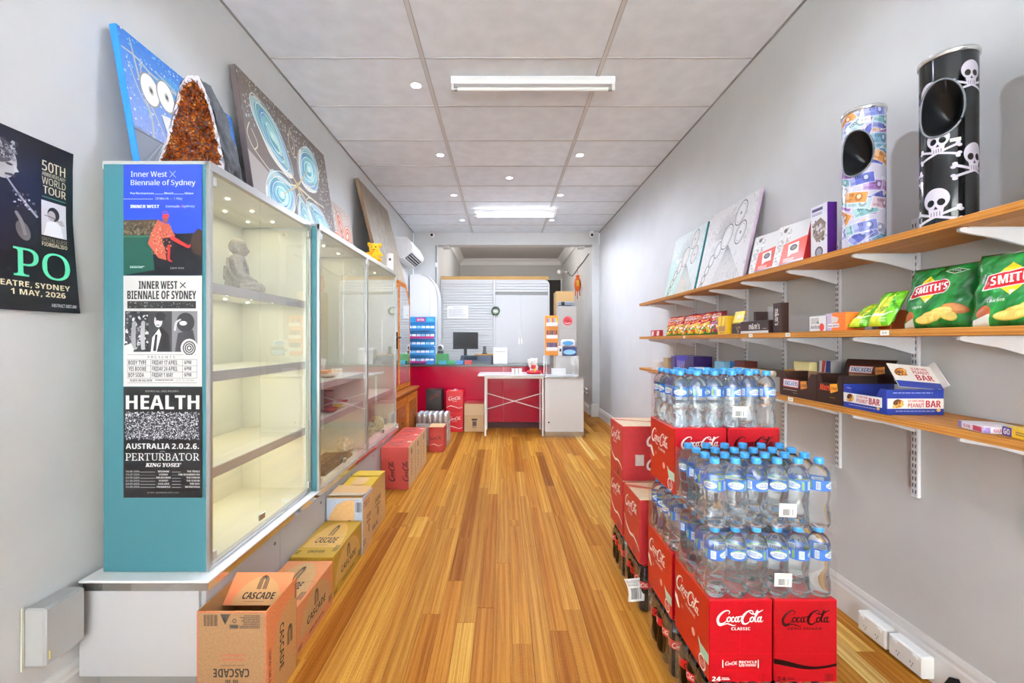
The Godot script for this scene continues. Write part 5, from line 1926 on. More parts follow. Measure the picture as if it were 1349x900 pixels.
# open display tray: four walls (front with a dip), floor; print on the aisle side
func tray(n: String, label: String, m: Material, inner: String, x0: float, x1: float, y: float, h: float, d0: float, d1: float, dip: float, print_front := false) -> Node3D:
	var o := thing(n, label, "display box", Vector3((x0 + x1) / 2, y + 0.0005, -(d0 + d1) / 2), "open chocolate bar boxes")
	var w := x1 - x0
	var d := d1 - d0
	var t := 0.003
	var im := mat(inner, 0.7)
	# aisle wall with a dip in its top edge, outline along z
	var b := MB.new()
	b.xf = Transform3D(Basis(Vector3(0, 0, 1), Vector3(0, 1, 0), Vector3(-1, 0, 0)), Vector3(-w / 2, 0, 0))
	var pts := PackedVector2Array([Vector2(-d / 2, 0), Vector2(d / 2, 0), Vector2(d / 2, h), Vector2(d * 0.36, h), Vector2(d * 0.27, h * (1 - dip)), Vector2(-d * 0.27, h * (1 - dip)), Vector2(-d * 0.36, h), Vector2(-d / 2, h)])
	b.prism(pts, -t, 0.0)
	var bm := b.done()
	var fw := part(o, "front_wall", bm, m)
	part(o, "side_wall", bx(Vector3(w - t, h, t), 0.0008, [PLAIN, PLAIN, PLAIN, PLAIN, PRINT if print_front else PLAIN, PLAIN]), m, Vector3(t / 2, h / 2, d / 2 - t / 2))
	part(o, "side_wall", bx(Vector3(w - t, h, t), 0.0008, [PLAIN, PLAIN, PLAIN, PLAIN, PLAIN, PLAIN]), m, Vector3(t / 2, h / 2, -d / 2 + t / 2))
	part(o, "back_wall", bx(Vector3(t, h, d - t * 2), 0.0008), im, Vector3(w / 2 - t / 2, h / 2, 0))
	part(o, "floor_board", bx(Vector3(w - t * 2, t, d - t * 2), 0.0), im, Vector3(0, t / 2, 0))
	return o


# pillow bag standing on y = 0, front towards +z
func bag_mesh(w: float, h: float, th: float, sd: int) -> ArrayMesh:
	var nz := FastNoiseLite.new()
	nz.seed = sd
	nz.frequency = 2.2
	var b := MB.new()
	for s in [1.0, -1.0]:
		var f := func(u: float, v: float) -> Vector3:
			var x := (u - 0.5) * 2.0
			var y := (v - 0.5) * 2.0
			var puff := pow(maxf(0.0, 1.0 - pow(absf(x), 3.2)), 0.6) * pow(maxf(0.0, 1.0 - pow(absf(y), 4.0)), 0.7)
			var crease := nz.get_noise_2d(u * 1.6 + s, v * 1.6) * (0.25 + 0.75 * maxf(absf(x), absf(y)))
			var pinch := 1.0 - 0.07 * puff + 0.03 * sin(v * 17.0) * pow(absf(x), 4.0)
			return Vector3(x * w / 2 * pinch * s, v * h, s * (th / 2 * puff * (1.0 + 0.3 * crease) + 0.004 * crease * (1.0 - absf(y) * absf(y)) + 0.0006))
		b.patch(f, 22, 22, Rect2(0, 0, 1, 1) if s > 0 else Rect2(0.02, 0.02, 0.02, 0.02))
	return b.done()


func bag(n: String, label: String, cat: String, mesh: Mesh, m: Material, at: Vector3, turn: Vector3, group: String) -> void:
	single(n, mesh, m, label, cat, at + Vector3(0, 0.0005, 0), group, turn)


func crisp_tex() -> ImageTexture:
	var cv := Cv.new(440, 480, Color("1f7a34"), 220, 240)
	for i in 7:
		cv.poly(PackedVector2Array([Vector2(-20 + i * 40, 240), Vector2(60 + i * 40, -10), Vector2(76 + i * 40, -10), Vector2(4 + i * 40, 240)]), Color("2a8a3c") if i % 2 else Color("186a2c"))
	cv.rect(0, 0, 220, 16, Color("1a6a2e"))
	cv.poly(PackedVector2Array([Vector2(166, 22), Vector2(200, 34), Vector2(166, 48), Vector2(134, 34)]), Color("d9e8d8")); cv.poly(PackedVector2Array([Vector2(166, 25), Vector2(194, 34), Vector2(166, 45), Vector2(140, 34)]), Color("1f5a30"))
	cv.text("175g", 154, 31, 24, 7, Color("e6efe4"))
	cv.poly(PackedVector2Array([Vector2(84, 44), Vector2(136, 92), Vector2(88, 150), Vector2(40, 100)]), Color("f2d21c"))
	cv.poly(PackedVector2Array([Vector2(84, 134), Vector2(98, 134), Vector2(88, 152)]), Color("f7efc8"))
	var rd := PackedVector2Array()
	for k in 20:
		var a := -PI / 2 + PI * k / 19
		rd.append(Vector2(138 + 22 * cos(a), 90 + 27 * sin(a)))
	rd.append(Vector2(22, 130)); rd.append(Vector2(30, 80))
	cv.poly(rd, Color("efe6da"))
	var r2 := PackedVector2Array()
	for k in 20:
		var a := -PI / 2 + PI * k / 19
		r2.append(Vector2(138 + 19 * cos(a), 90 + 24 * sin(a)))
	r2.append(Vector2(26, 126)); r2.append(Vector2(33, 83))
	cv.poly(r2, Color("c01822"))
	cv.text("SMITH'S", 36, 88, 114, 28, Color("fbf7f0"), "b", 0.1, -0.12); cv.text("SMITH'S", 37, 88, 114, 28, Color("fbf7f0"), "b", 0.1, -0.12)
	cv.text("Chicken", 34, 158, 44, 11, Color("e9eedc"), "sb", 0.2)
	cv.ell(178, 176, 36, 20, Color("b5682c"), 0.2); cv.ell(176, 172, 30, 14, Color("cb8240"), 0.2)
	for q in [[140, 190, 38, 20, -0.3], [112, 202, 40, 18, -0.2], [88, 212, 36, 15, -0.1], [164, 200, 26, 18, 0.3]]:
		cv.ell(q[0], q[1], q[2], q[3], Color("d8b048"), q[4]); cv.ell(q[0], q[1] - 1, q[2] * 0.93, q[3] * 0.86, Color("f0d777"), q[4])
		for k in 7:
			cv.line([Vector2(q[0] - q[2] * 0.7 + k * q[2] * 0.22, q[1] + q[3] * 0.4), Vector2(q[0] - q[2] * 0.5 + k * q[2] * 0.22, q[1] - q[3] * 0.5)], 1.2, Color("e0bf5c"))
	cv.ell(30, 200, 18, 22, Color("b8623c")); cv.poly(PackedVector2Array([Vector2(6, 222), Vector2(46, 206), Vector2(40, 240), Vector2(4, 240)]), Color("eef0e8"))
	return cv.tex()


func lime_tex() -> ImageTexture:
	var cv := Cv.new(320, 256, Color("6cb81e"), 160, 128)
	cv.poly(PackedVector2Array([Vector2(20, 128), Vector2(60, 30), Vector2(120, 20), Vector2(110, 128)]), Color("c6d827"))
	cv.poly(PackedVector2Array([Vector2(30, 110), Vector2(70, 60), Vector2(120, 54), Vector2(116, 90), Vector2(60, 120)]), Color("e7df3a"))
	cv.brush([[10, 104, 3], [60, 92, 9], [110, 96, 8], [150, 80, 3]], Color("e9ecc8"))
	cv.text("THINS", 60, 66, 54, 18, Color("3f8a1c"), "b", 0.2)
	cv.poly(PackedVector2Array([Vector2(110, 20), Vector2(160, 60), Vector2(160, 76), Vector2(120, 40)]), Color("3f8f17"))
	cv.fine(100, 104, 46, 14, 3, Color("d9ebb0"), 3)
	return cv.tex()


func sweets_tex(a: String, b: String, word: String) -> ImageTexture:
	var cv := Cv.new(256, 320, Color(a), 128, 160)
	cv.poly(PackedVector2Array([Vector2(0, 92), Vector2(128, 70), Vector2(128, 160), Vector2(0, 160)]), Color(b))
	cv.ell(64, 46, 48, 24, Color("e8a31c"), -0.2); cv.ell(64, 46, 43, 19, Color("a3141c"), -0.2)
	cv.text(word, 30, 38, 68, 17, Color("f6ead2"), "b", 0.1, -0.12)
	cv.dots(8, 96, 112, 54, 34, 5, 10, [Color("e8d22a"), Color("d0281e"), Color("3d9a3a"), Color("f2efe6"), Color("e07a1c")], 4)
	cv.rect(0, 0, 128, 8, Color(a).darkened(0.2)); cv.rect(0, 152, 128, 8, Color("3a8a3c"))
	return cv.tex()


func bins() -> void:
	# banknote print
	var rng := RandomNumberGenerator.new()
	rng.seed = 21
	var cv := Cv.new(900, 1100, Color("c9c5d6"), 45.5, 58)
	var cols := ["7d86c8", "9a6fb0", "b9cfd8", "d8b6a0", "cf8a4a", "6f9fc0", "a9aecf", "c7a3b5", "7fb0b8", "8f78b8", "d9d4dc", "5a62b0"]
	for i in 150:
		var c := Color(cols[rng.randi() % cols.size()])
		var keep := cv.t
		cv.t = cv.t * Transform2D(rng.randf_range(-0.7, 0.7), Vector2(rng.randf() * 46, rng.randf() * 58))
		cv.rect(-4.3, -2.3, 8.6, 4.6, Color("e9e6ee")); cv.rect(-4.1, -2.1, 8.2, 4.2, c)
		cv.rect(-4.1, -2.1, 2.0, 4.2, c.lightened(0.35))
		cv.ell(1.4, 0, 1.3, 1.7, c.darkened(0.25)); cv.ell(1.4, -0.3, 0.7, 0.9, c.lightened(0.5))
		cv.text(["10", "20", "50", "100", "5"][rng.randi() % 5], -2.4, -1.6, 0, 1.3, c.darkened(0.5))
		cv.fine(-3.6, 0.6, 3.2, 1.0, 3, c.darkened(0.3), i)
		cv.t = keep
	var notes := print_mat(cv.tex(), 0.12)
	# black with white skulls and crossed bones
	cv = Cv.new(900, 1100, Color("121214"), 45.5, 58)
	var pale := Color("d6cfdc")
	for q in [[3.5, 36, 1.0], [14, 50, 1.05], [24, 36, 1.0], [34, 50, 1.0], [12, 12, 0.9], [44, 14, 0.9], [33, 20, 0.9], [23, 8, 0.9], [14.5, 29, 0.9]]:
		var keep := cv.t
		cv.t = cv.t * Transform2D(0.0, Vector2(q[0], q[1])) * Transform2D.IDENTITY.scaled(Vector2(q[2], q[2]))
		for s in [-1, 1]:
			cv.brush([[-5.2 * s, 5.8, 0.9], [0, 4.1, 0.8], [5.2 * s, 2.2, 0.9]], pale)
			for e in [[-5.4 * s, 6.5], [-5.8 * s, 5.5], [5.4 * s, 1.6], [5.8 * s, 2.6]]:
				cv.ell(e[0], e[1], 0.7, 0.6, pale)
		cv.ell(0, -1.4, 3.3, 3.7, pale); cv.poly(PackedVector2Array([Vector2(-2.1, 0.6), Vector2(2.1, 0.6), Vector2(1.6, 4.2), Vector2(-1.6, 4.2)]), pale)
		cv.ell(-1.3, -0.4, 0.95, 1.15, Color("121214"), 0.2); cv.ell(1.3, -0.4, 0.95, 1.15, Color("121214"), -0.2)
		cv.poly(PackedVector2Array([Vector2(0, 0.8), Vector2(0.55, 1.8), Vector2(-0.55, 1.8)]), Color("121214"))
		for k in 4: cv.rect(-1.2 + k * 0.7, 2.6, 0.16, 1.4, Color("2a272c"))
		cv.t = keep
	var skulls := print_mat(cv.tex(), 0.1)
	ash_bin("tall ashtray bin printed all over with banknotes, on the top shelf", notes, 1.83, true)
	ash_bin("tall black ashtray bin printed with white skulls and crossbones", skulls, 1.482, true)
	ash_bin("plain black and silver ashtray bin at the right edge of the frame", mat("26262a", 0.15), 1.165, false)


func ash_bin(label: String, m: Material, d: float, ticket: bool) -> void:
	var R := 0.0725
	var H := 0.56
	var o := thing("ashtray_bin", label, "ashtray bin", Vector3(1.5, S1 + 0.0005, -d), "tall ashtray bins on the top shelf")
	var face := deg_to_rad(-62.0)     # opening looks into the aisle
	var cy := 0.39
	var a1 := 1.05
	var hy := 0.09
	var on := func(a: float, y: float, r := 0.0) -> Vector3: return Vector3(sin(face + a) * (R + r), y, cos(face + a) * (R + r))
	var uvs := func(a: float, y: float) -> Vector2: return Vector2(fposmod((face + a) / TAU + 0.25, 1.0) if false else (face + a) / TAU + 0.5, 1.0 - y / H)
	var b := MB.new()
	# rest of the wall: behind the opening zone, below and above it
	var zones := [[a1, TAU - a1, 0.0, H], [-a1, a1, 0.0, cy - hy - 0.02], [-a1, a1, cy + hy + 0.02, H]]
	for z in zones:
		var f := func(u: float, w: float) -> Vector3: return on.call(lerpf(z[0], z[1], u), lerpf(z[2], z[3], w))
		var g := func(u: float, w: float) -> Vector2: return uvs.call(lerpf(z[0], z[1], u), lerpf(z[2], z[3], w))
		b.patch2(f, g, 30 if z[0] > 0 else 14, 4)
	var at := func(u: float, w: float) -> Vector2:
		var an := u * TAU
		var e := Vector2(cos(an), sin(an))
		var q := e / maxf(absf(e.x), absf(e.y))
		var inner := Vector2(e.x * 0.82, e.y * hy)
		return inner.lerp(Vector2(q.x * a1, q.y * (hy + 0.02)), w) + Vector2(0, cy)
	var rf := func(u: float, w: float) -> Vector3:
		var p: Vector2 = at.call(u, w)
		return on.call(p.x, p.y)
	var rg := func(u: float, w: float) -> Vector2:
		var p: Vector2 = at.call(u, w)
		return uvs.call(p.x, p.y)
	b.patch2(rf, rg, 48, 3, true)
	part(o, "body", b.done(), m)
	# scoop: dark bowl behind the opening
	var sc := MB.new()
	var sf := func(u: float, w: float) -> Vector3:
		var an := u * TAU
		var p: Vector3 = on.call(cos(an) * 0.82, cy + sin(an) * hy)
		var c := Vector3(sin(face) * -0.03, cy - 0.02, cos(face) * -0.03)
		return p.lerp(c, w) - Vector3(sin(face), 0, cos(face)) * 0.05 * sin(w * PI / 2) * (1.0 - w)
	sc.patch(sf, 40, 8)
	part(o, "scoop", sc.done(), mat("131316", 0.35))
	var pts := []
	for k in 49:
		pts.append(on.call(cos(TAU * k / 48) * 0.84, cy + sin(TAU * k / 48) * hy * 1.03, 0.0015))
	var rm := MB.new()
	rm.tube(pts, 0.0032, 8, false)
	part(o, "opening_rim", rm.done(), mat("6f7176", 0.3))
	var lid := MB.new()
	lid.lathe([Vector2(0.0001, H), Vector2(R - 0.001, H), Vector2(R + 0.004, H + 0.001), Vector2(R + 0.005, H + 0.012), Vector2(R + 0.002, H + 0.016), Vector2(R - 0.01, H + 0.015), Vector2(R - 0.014, H + 0.006), Vector2(0.0001, H + 0.006)], 36)
	part(o, "lid", lid.done(), mat("d7d6d4", 0.22, 0.9))
	var kb := MB.new()
	kb.lathe([Vector2(0.008, H + 0.006), Vector2(0.009, H + 0.008), Vector2(0.009, H + 0.042), Vector2(0.0001, H + 0.043)], 14)
	part(o, "lid_knob", kb.done(), mat("1c1c1e", 0.4))
	var bs := MB.new()
	bs.lathe([Vector2(0.0001, 0.0), Vector2(R + 0.001, 0.0), Vector2(R + 0.001, 0.006), Vector2(R, 0.008)], 36)
	part(o, "base_ring", bs.done(), mat("c9c8c6", 0.25, 0.9))
	if ticket:
		var cv := Cv.new(96, 64, Color("f1efe9"), 96)
		cv.text("$ 45", 18, 18, 56, 26, Color("4a4846"), "r", 0.2)
		var p: Vector3 = on.call(0.45, cy + 0.125, 0.001) if m.albedo_texture and d > 1.6 else on.call(0.52, cy - 0.115, 0.001)
		var tk := part(o, "price_label", bx(Vector3(0.036 if d > 1.6 else 0.026, 0.024 if d > 1.6 else 0.011, 0.0008)), print_mat(cv.tex(), 0.5), p, Vector3(0, rad_to_deg(face + 0.5), 0))


func top_shelf() -> void:
	# two boxed sets with white and coral print, and a purple one
	var cv := sheet(300, 288, "e7e4e3", 250, 240)
	cv.dots(0, 0, 110, 240, 200, 3, 9, [Color("d3cfcd"), Color("f1efee"), Color("b9b3b0"), Color("dcd8d8")], 4)
	cv.poly(PackedVector2Array([Vector2(70, 110), Vector2(250, 90), Vector2(250, 210), Vector2(60, 220)]), Color("e0685c"))
	cv.poly(PackedVector2Array([Vector2(110, 120), Vector2(190, 112), Vector2(200, 172), Vector2(150, 176), Vector2(120, 190)]), Color("f0eeee")); cv.ell(155, 140, 28, 17, Color("5a5656")); cv.ell(155, 140, 18, 10, Color("8d8888"))
	cv.fine(90, 196, 90, 20, 2, Color("f3e6e2"), 2); cv.rect(60, 220, 190, 10, Color("9a8fb8"))
	cv.ell(60, 30, 14, 12, Color("6f6a68"))
	cv.rect(252, 0, 30, 240, Color("c9282c"))
	var m := print_mat(cv.tex(), 0.2)
	var g := "white and coral boxed sets on the top shelf"
	for q in [[2.53, "white and coral boxed set leaning on the top shelf, nearer the canvases"], [2.3, "white and coral boxed set leaning beside the purple box"]]:
		single("boxed_set", bx(Vector3(0.05, 0.235, 0.21), 0.0015, [PLAIN, PRINT, PLAIN, PLAIN, PLAIN, PLAIN]), m, q[1], "box", Vector3(1.525, S1 + 0.122, -q[0]), g, Vector3(0, 8, -13))
	cv = sheet(200, 300, "ebe9ee", 110, 260)
	cv.rect(0, 0, 110, 44, Color("e9e6f0")); cv.rect(10, 12, 70, 14, Color("5a4a78")); cv.fine(10, 34, 70, 14, 2, Color("8a80a0"), 2)
	cv.poly(PackedVector2Array([Vector2(20, 80), Vector2(66, 60), Vector2(100, 90), Vector2(90, 150), Vector2(40, 170), Vector2(14, 130)]), Color("8d7a70")); cv.ell(60, 110, 24, 22, Color("d9d6d8"))
	cv.dots(12, 70, 90, 100, 40, 3, 8, [Color("a08c80"), Color("6a584e"), Color("cfc8c6")], 6)
	cv.ell(55, 218, 26, 26, Color("55505a")); cv.ell(55, 218, 18, 18, Color("a39db0"))
	cv.rect(111, 0, 20, 260, Color("5a2290"))
	goods("purple_box", "white box with solid purple end standing between boxed sets and banknote bin", "box", print_mat(cv.tex(), 0.3), 1.49, 1.535, S1, 0.265, 2.02, 2.13)


func middle_shelf() -> void:
	var y := S2 + 0.0005
	var g := "green crisp bags on the middle shelf"
	var crisps := print_mat(crisp_tex(), 0.18)
	bag("crisp_bag", "green crisp bag with red oval logo at the far end of the three", "crisp bag", bag_mesh(0.21, 0.215, 0.075, 4), crisps, Vector3(1.455, y, -1.475), Vector3(-12, -82, 0), g)
	bag("crisp_bag", "green crisp bag wedged behind its two neighbours", "crisp bag", bag_mesh(0.2, 0.21, 0.05, 5), crisps, Vector3(1.545, y, -1.365), Vector3(-8, -96, 0), g)
	bag("crisp_bag", "green crisp bag at the right edge of the frame", "crisp bag", bag_mesh(0.225, 0.22, 0.075, 6), crisps, Vector3(1.45, y, -1.222), Vector3(-12, -72, 0), g)
	var lime := print_mat(lime_tex(), 0.25)
	g = "lime-green snack bags on the middle shelf"
	bag("snack_bag", "lime and yellow snack bag lying low next to the orange boxes", "snack bag", bag_mesh(0.095, 0.135, 0.04, 7), lime, Vector3(1.4, y + 0.012, -1.745), Vector3(-48, -90, 0), g)
	bag("snack_bag", "lime snack bag lying low next to the large crisp bags", "snack bag", bag_mesh(0.1, 0.15, 0.04, 8), lime, Vector3(1.4, y + 0.012, -1.645), Vector3(-30, -90, 0), g)
	# lozenge boxes
	var cv := sheet(220, 140, "efecea", 110, 70)
	cv.rect(10, 6, 54, 30, Color("cfc8c0")); cv.text("Anticol", 6, 40, 66, 18, Color("2b2a2c"), "sb", 0.2); cv.ell(84, 52, 16, 18, Color("d8412a")); cv.poly(PackedVector2Array([Vector2(50, 32), Vector2(58, 22), Vector2(64, 34)]), Color("3a6a4a"))
	goods("lozenge_box", "white lozenge box with a red dot and dark script", "box", print_mat(cv.tex(), 0.4), 1.39, 1.47, y, 0.066, 1.895, 1.995, "small lozenge boxes")
	cv = sheet(220, 140, "f0762a", 110, 70)
	cv.rect(0, 0, 34, 70, Color("c9b3d0")); cv.poly(PackedVector2Array([Vector2(28, 10), Vector2(70, 20), Vector2(64, 38), Vector2(30, 40)]), Color("e8dcd4")); cv.rect(8, 42, 66, 15, Color("f3efec")); cv.text("Butter-Menthol", 11, 46, 60, 8, Color("6a3a5a"), "b", 0.15)
	goods("lozenge_box", "orange and lilac lozenge box in the middle", "box", print_mat(cv.tex(), 0.4), 1.39, 1.47, y, 0.075, 1.785, 1.89, "small lozenge boxes")
	cv = sheet(220, 140, "e0641f", 110, 70)
	cv.rect(0, 0, 40, 70, Color("5a3038"))
	for k in 4: cv.rect(4 + k * 10, 0, 3, 70, Color("c9c3c6")); cv.rect(0, 6 + k * 18, 40, 3, Color("b8b0b4"))
	cv.rect(14, 26, 84, 20, Color("e9e6e2")); cv.text("Allen's", 24, 29, 60, 14, Color("2d4a3a"), "sb", 0.2)
	goods("lozenge_box", "orange lozenge box with a tartan end behind the lime bag", "box", print_mat(cv.tex(), 0.4), 1.5, 1.58, y, 0.078, 1.7, 1.79, "small lozenge boxes")
	# brown and yellow sweet boxes
	cv = sheet(160, 320, "35201b", 60, 150)
	cv.text("m&m's", 44, 30, 84, 30, Color("e6dcd2"), "b", 0.0, PI / 2)
	goods("sweet_box", "tall dark brown sweet box standing on end", "sweet box", print_mat(cv.tex(), 0.35), 1.39, 1.43, y, 0.15, 2.2, 2.265, "brown and yellow sweet boxes")
	cv = sheet(360, 110, "36211c", 260, 70)
	cv.rect(0, 0, 60, 70, Color("4a1a1c")); cv.rect(0, 56, 260, 14, Color("d9d6d4")); cv.text("m&m's", 84, 14, 100, 34, Color("e9e2da")); cv.fine(210, 44, 40, 6, 1, Color("c8c0b8"), 3)
	var flat := thing("sweet_box", "long flat dark brown sweet box with open display wings", "sweet box", Vector3(1.43, y, -2.43), "brown and yellow sweet boxes")
	part(flat, "box", bx(Vector3(0.09, 0.068, 0.27), 0.0015, [PLAIN, PRINT, PLAIN, PLAIN, PLAIN, PLAIN]), print_mat(cv.tex(), 0.35), Vector3(0, 0.034, 0))
	part(flat, "wing", bx(Vector3(0.07, 0.05, 0.022), 0.001), mat("35201b", 0.4), Vector3(-0.005, 0.094, 0.0))
	part(flat, "clear_pane", bx(Vector3(0.002, 0.075, 0.1), 0.0), glass("d8d4d2", 0.25), Vector3(0.02, 0.106, 0.07))
	cv = sheet(280, 240, "f2c21d", 130, 110)
	cv.poly(PackedVector2Array([Vector2(20, 10), Vector2(124, 4), Vector2(130, 64), Vector2(24, 66)]), Color("f6cb20")); cv.text("m&m's", 36, 22, 78, 26, Color("4a2a1a"), "b", 0.0, -0.05); cv.text("m&m's", 38, 20, 78, 26, Color("fbf3e0"), "b", 0.0, -0.05)
	cv.rect(0, 66, 130, 44, Color("4a2a22")); cv.dots(10, 70, 110, 34, 16, 5, 9, [Color("6a4a7a"), Color("8a6a52"), Color("2b1a16"), Color("a58a5a")], 5)
	var yb := thing("sweet_box", "yellow-lidded sweet box with its lid propped up", "sweet box", Vector3(1.43, y, -2.62), "brown and yellow sweet boxes")
	part(yb, "box", bx(Vector3(0.08, 0.06, 0.11), 0.0015, [Rect2(0, 0.6, 0.9, 0.4), Rect2(0, 0.6, 0.9, 0.4), PLAIN, PLAIN, PLAIN, PLAIN]), print_mat(cv.tex(), 0.35), Vector3(0, 0.03, 0))
	part(yb, "lid", bx(Vector3(0.004, 0.07, 0.11), 0.0005, [PLAIN, Rect2(0, 0, 0.9, 0.6), PLAIN, PLAIN, PLAIN, PLAIN]), print_mat(cv.tex(), 0.35), Vector3(-0.02, 0.1, -0.005), Vector3(0, 0, -16))
	cv = sheet(200, 200, "f0bf1c", 100, 110)
	cv.rect(10, 60, 70, 32, Color("b9834a")); cv.text("m&m's", 20, 96, 50, 10, Color("8a5a1c"))
	for k in 4: cv.poly(PackedVector2Array([Vector2(8 + k * 20, 60), Vector2(22 + k * 20, 4), Vector2(34 + k * 20, 8), Vector2(22 + k * 20, 60)]), Color("e0a80f") if k % 2 else Color("f7d648"))
	goods("sweet_tray", "yellow sweet tray with slanting packets, beside the yellow-lidded box", "sweet box", print_mat(cv.tex(), 0.35), 1.4, 1.47, y, 0.115, 2.75, 2.87)
	# row of bright red sweet bags
	var kinds := [print_mat(sweets_tex("b3161c", "d8a02a", "Skittles"), 0.25), print_mat(sweets_tex("c2181e", "e3b43a", "Starburst"), 0.25), print_mat(sweets_tex("8e1420", "a33a6a", "Maltesers"), 0.25)]
	var say := ["nearest the yellow tray", "second from the yellow tray", "third from the yellow tray", "fourth from the yellow tray", "fifth from the yellow tray", "farthest from the yellow tray"]
	var shapes := [bag_mesh(0.15, 0.165, 0.05, 11), bag_mesh(0.15, 0.17, 0.05, 12)]
	for k in 6:
		bag("sweet_bag", "small red sweet bag leaning in a row, %s" % say[k], "sweet bag", shapes[k % 2], kinds[[2, 1, 1, 0, 0, 1][k]], Vector3(1.43 + 0.012 * (k % 2), y, -2.98 - k * 0.155), Vector3(-16, -84 + 6 * (k % 3), 3 * (k % 2)), "red sweet bags on the middle shelf")
	for k in 2:
		cv = sheet(120, 120, "b8242c", 60, 60)
		cv.poly(PackedVector2Array([Vector2(10, 54), Vector2(22, 10), Vector2(50, 10), Vector2(42, 54)]), Color("efe9e6"))
		goods("price_card", ["red and white card, nearer the sweet bags", "red and white card at the very end of the middle shelf"][k], "card", print_mat(cv.tex(), 0.4), 1.4, 1.43, y, 0.055, 3.93 + k * 0.14, 4.03 + k * 0.14, "red and white cards on the middle shelf")


func low_shelf() -> void:
	var y := S3 + 0.0005
	# blue peanut bar box, open, lid raised
	var cv := sheet(520, 240, "22358c", 210, 95)
	cv.rect(0, 34, 210, 38, Color("ece7e0"))
	for q in [[40, 54, 20, 14, "b9762a"], [34, 48, 15, 10, "5a2f1a"], [48, 58, 13, 9, "e0a850"], [24, 64, 7, 6, "d9b06a"]]: cv.ell(q[0], q[1], q[2], q[3], Color(q[4]), -0.5)
	cv.dots(24, 42, 34, 24, 24, 2, 4, [Color("e8b860"), Color("8a4a1c"), Color("c98a3a")], 3)
	cv.text("SCORCHED", 76, 39, 60, 9, Color("b3202a")); cv.text("PEANUT", 76, 52, 60, 15, Color("b3202a")); cv.text("BAR", 142, 42, 56, 25, Color("b3202a")); cv.text("BAR", 143, 42, 56, 25, Color("b3202a"))
	cv.fine(20, 12, 170, 5, 1, Color("a9b4dc"), 3); cv.fine(30, 80, 150, 5, 1, Color("a9b4dc"), 4); cv.ell(190, 78, 8, 6, Color("d9a850"))
	var pm := print_mat(cv.tex(), 0.3)
	var o := tray("bar_box", "open blue and white peanut bar box with its printed lid folded back", pm, "c9c6c2", 1.386, 1.592, y, 0.092, 1.588, 1.79, 0.35, true)
	var lid := sheet(420, 260, "e9e4de", 190, 110)
	lid.rect(0, 80, 190, 30, Color("22358c"))
	for q in [[40, 38, 30, 17, "8a4a22"], [46, 34, 22, 12, "c98a3a"], [34, 44, 18, 10, "5a2f1a"]]: lid.ell(q[0], q[1], q[2], q[3], Color(q[4]), -0.4)
	lid.dots(22, 22, 46, 34, 30, 2, 5, [Color("e8b860"), Color("8a4a1c"), Color("c98a3a")], 3)
	lid.text("SCORCHED", 94, 12, 70, 12, Color("b3202a")); lid.text("PEANUT", 94, 27, 72, 15, Color("b3202a")); lid.text("BAR", 96, 46, 74, 26, Color("b3202a")); lid.text("BAR", 97, 46, 74, 26, Color("b3202a"))
	part(o, "lid", bx(Vector3(0.185, 0.1, 0.003), 0.0006, [PLAIN, PLAIN, PLAIN, PLAIN, PRINT, PLAIN]), print_mat(lid.tex(), 0.3), Vector3(0.035, 0.135, 0.062), Vector3(-34, 10, -6))
	part(o, "lid_edge", bx(Vector3(0.003, 0.1, 0.03), 0.0006), mat("dcd8d2", 0.6), Vector3(0.128, 0.138, 0.055), Vector3(-34, 10, -6))
	# dark brown bar boxes
	cv = sheet(520, 260, "3a241d", 260, 115)
	cv.poly(PackedVector2Array([Vector2(30, 34), Vector2(160, 34), Vector2(154, 74), Vector2(26, 74)]), Color("b9202a")); cv.poly(PackedVector2Array([Vector2(34, 38), Vector2(156, 38), Vector2(151, 70), Vector2(31, 70)]), Color("efeceb")); cv.text("SNICKERS", 40, 44, 108, 20, Color("23409a"), "b", 0.15)
	cv.poly(PackedVector2Array([Vector2(168, 40), Vector2(214, 34), Vector2(220, 66), Vector2(172, 76)]), Color("d98a3a")); cv.text("2 BARS", 172, 50, 42, 12, Color("5a2a14"), "b", 0.1)
	cv.fine(30, 84, 130, 5, 1, Color("d9cfc6"), 3); cv.fine(110, 96, 40, 4, 1, Color("b9a99c"), 2)
	var sn := print_mat(cv.tex(), 0.35)
	var s1 := tray("bar_box", "open dark brown bar box with blue lettering on white, left of its orange-lettered neighbour", sn, "a98a6a", 1.388, 1.53, y, 0.118, 1.948, 2.205, 0.3)
	cv = sheet(380, 300, "2e1d18", 160, 125)
	cv.text("Mars", 18, 44, 72, 26, Color("e2481e"), "sb", 0.2); cv.text("Mars", 19, 44, 72, 26, Color("e2481e"), "sb", 0.2)
	cv.poly(PackedVector2Array([Vector2(92, 42), Vector2(140, 36), Vector2(146, 66), Vector2(96, 80)]), Color("e89a2c")); cv.text("2 BARS", 98, 52, 42, 12, Color("5a2a10"), "b", 0.1); cv.fine(90, 96, 40, 4, 1, Color("c9963a"), 2)
	var mm := print_mat(cv.tex(), 0.35)
	tray("bar_box", "open black-brown bar box with orange-red script lettering", mm, "9a7a58", 1.388, 1.53, y, 0.125, 1.797, 1.945, 0.3)
	# raised curved lid behind, carried by the neighbouring box
	var lc := MB.new()
	var lf := func(u: float, v: float) -> Vector3: return Vector3((u - 0.5) * 0.2, v * 0.1, 0.016 * sin(v * PI))
	lc.patch(lf, 10, 10, PRINT)
	var lb := func(u: float, v: float) -> Vector3: return lf.call(u, v) - Vector3(0, 0, 0.002)
	lc.patch(lb, 10, 10, PLAIN, true)
	part(s1, "raised_lid", lc.done(), sn, Vector3(0.11, 0.088, 0.19), Vector3(-8, -75, 0))
	goods("dark_box", "plain black box behind the peanut bar box", "box", mat("1c1a19", 0.4), 1.6, 1.645, y, 0.1, 1.79, 1.9)
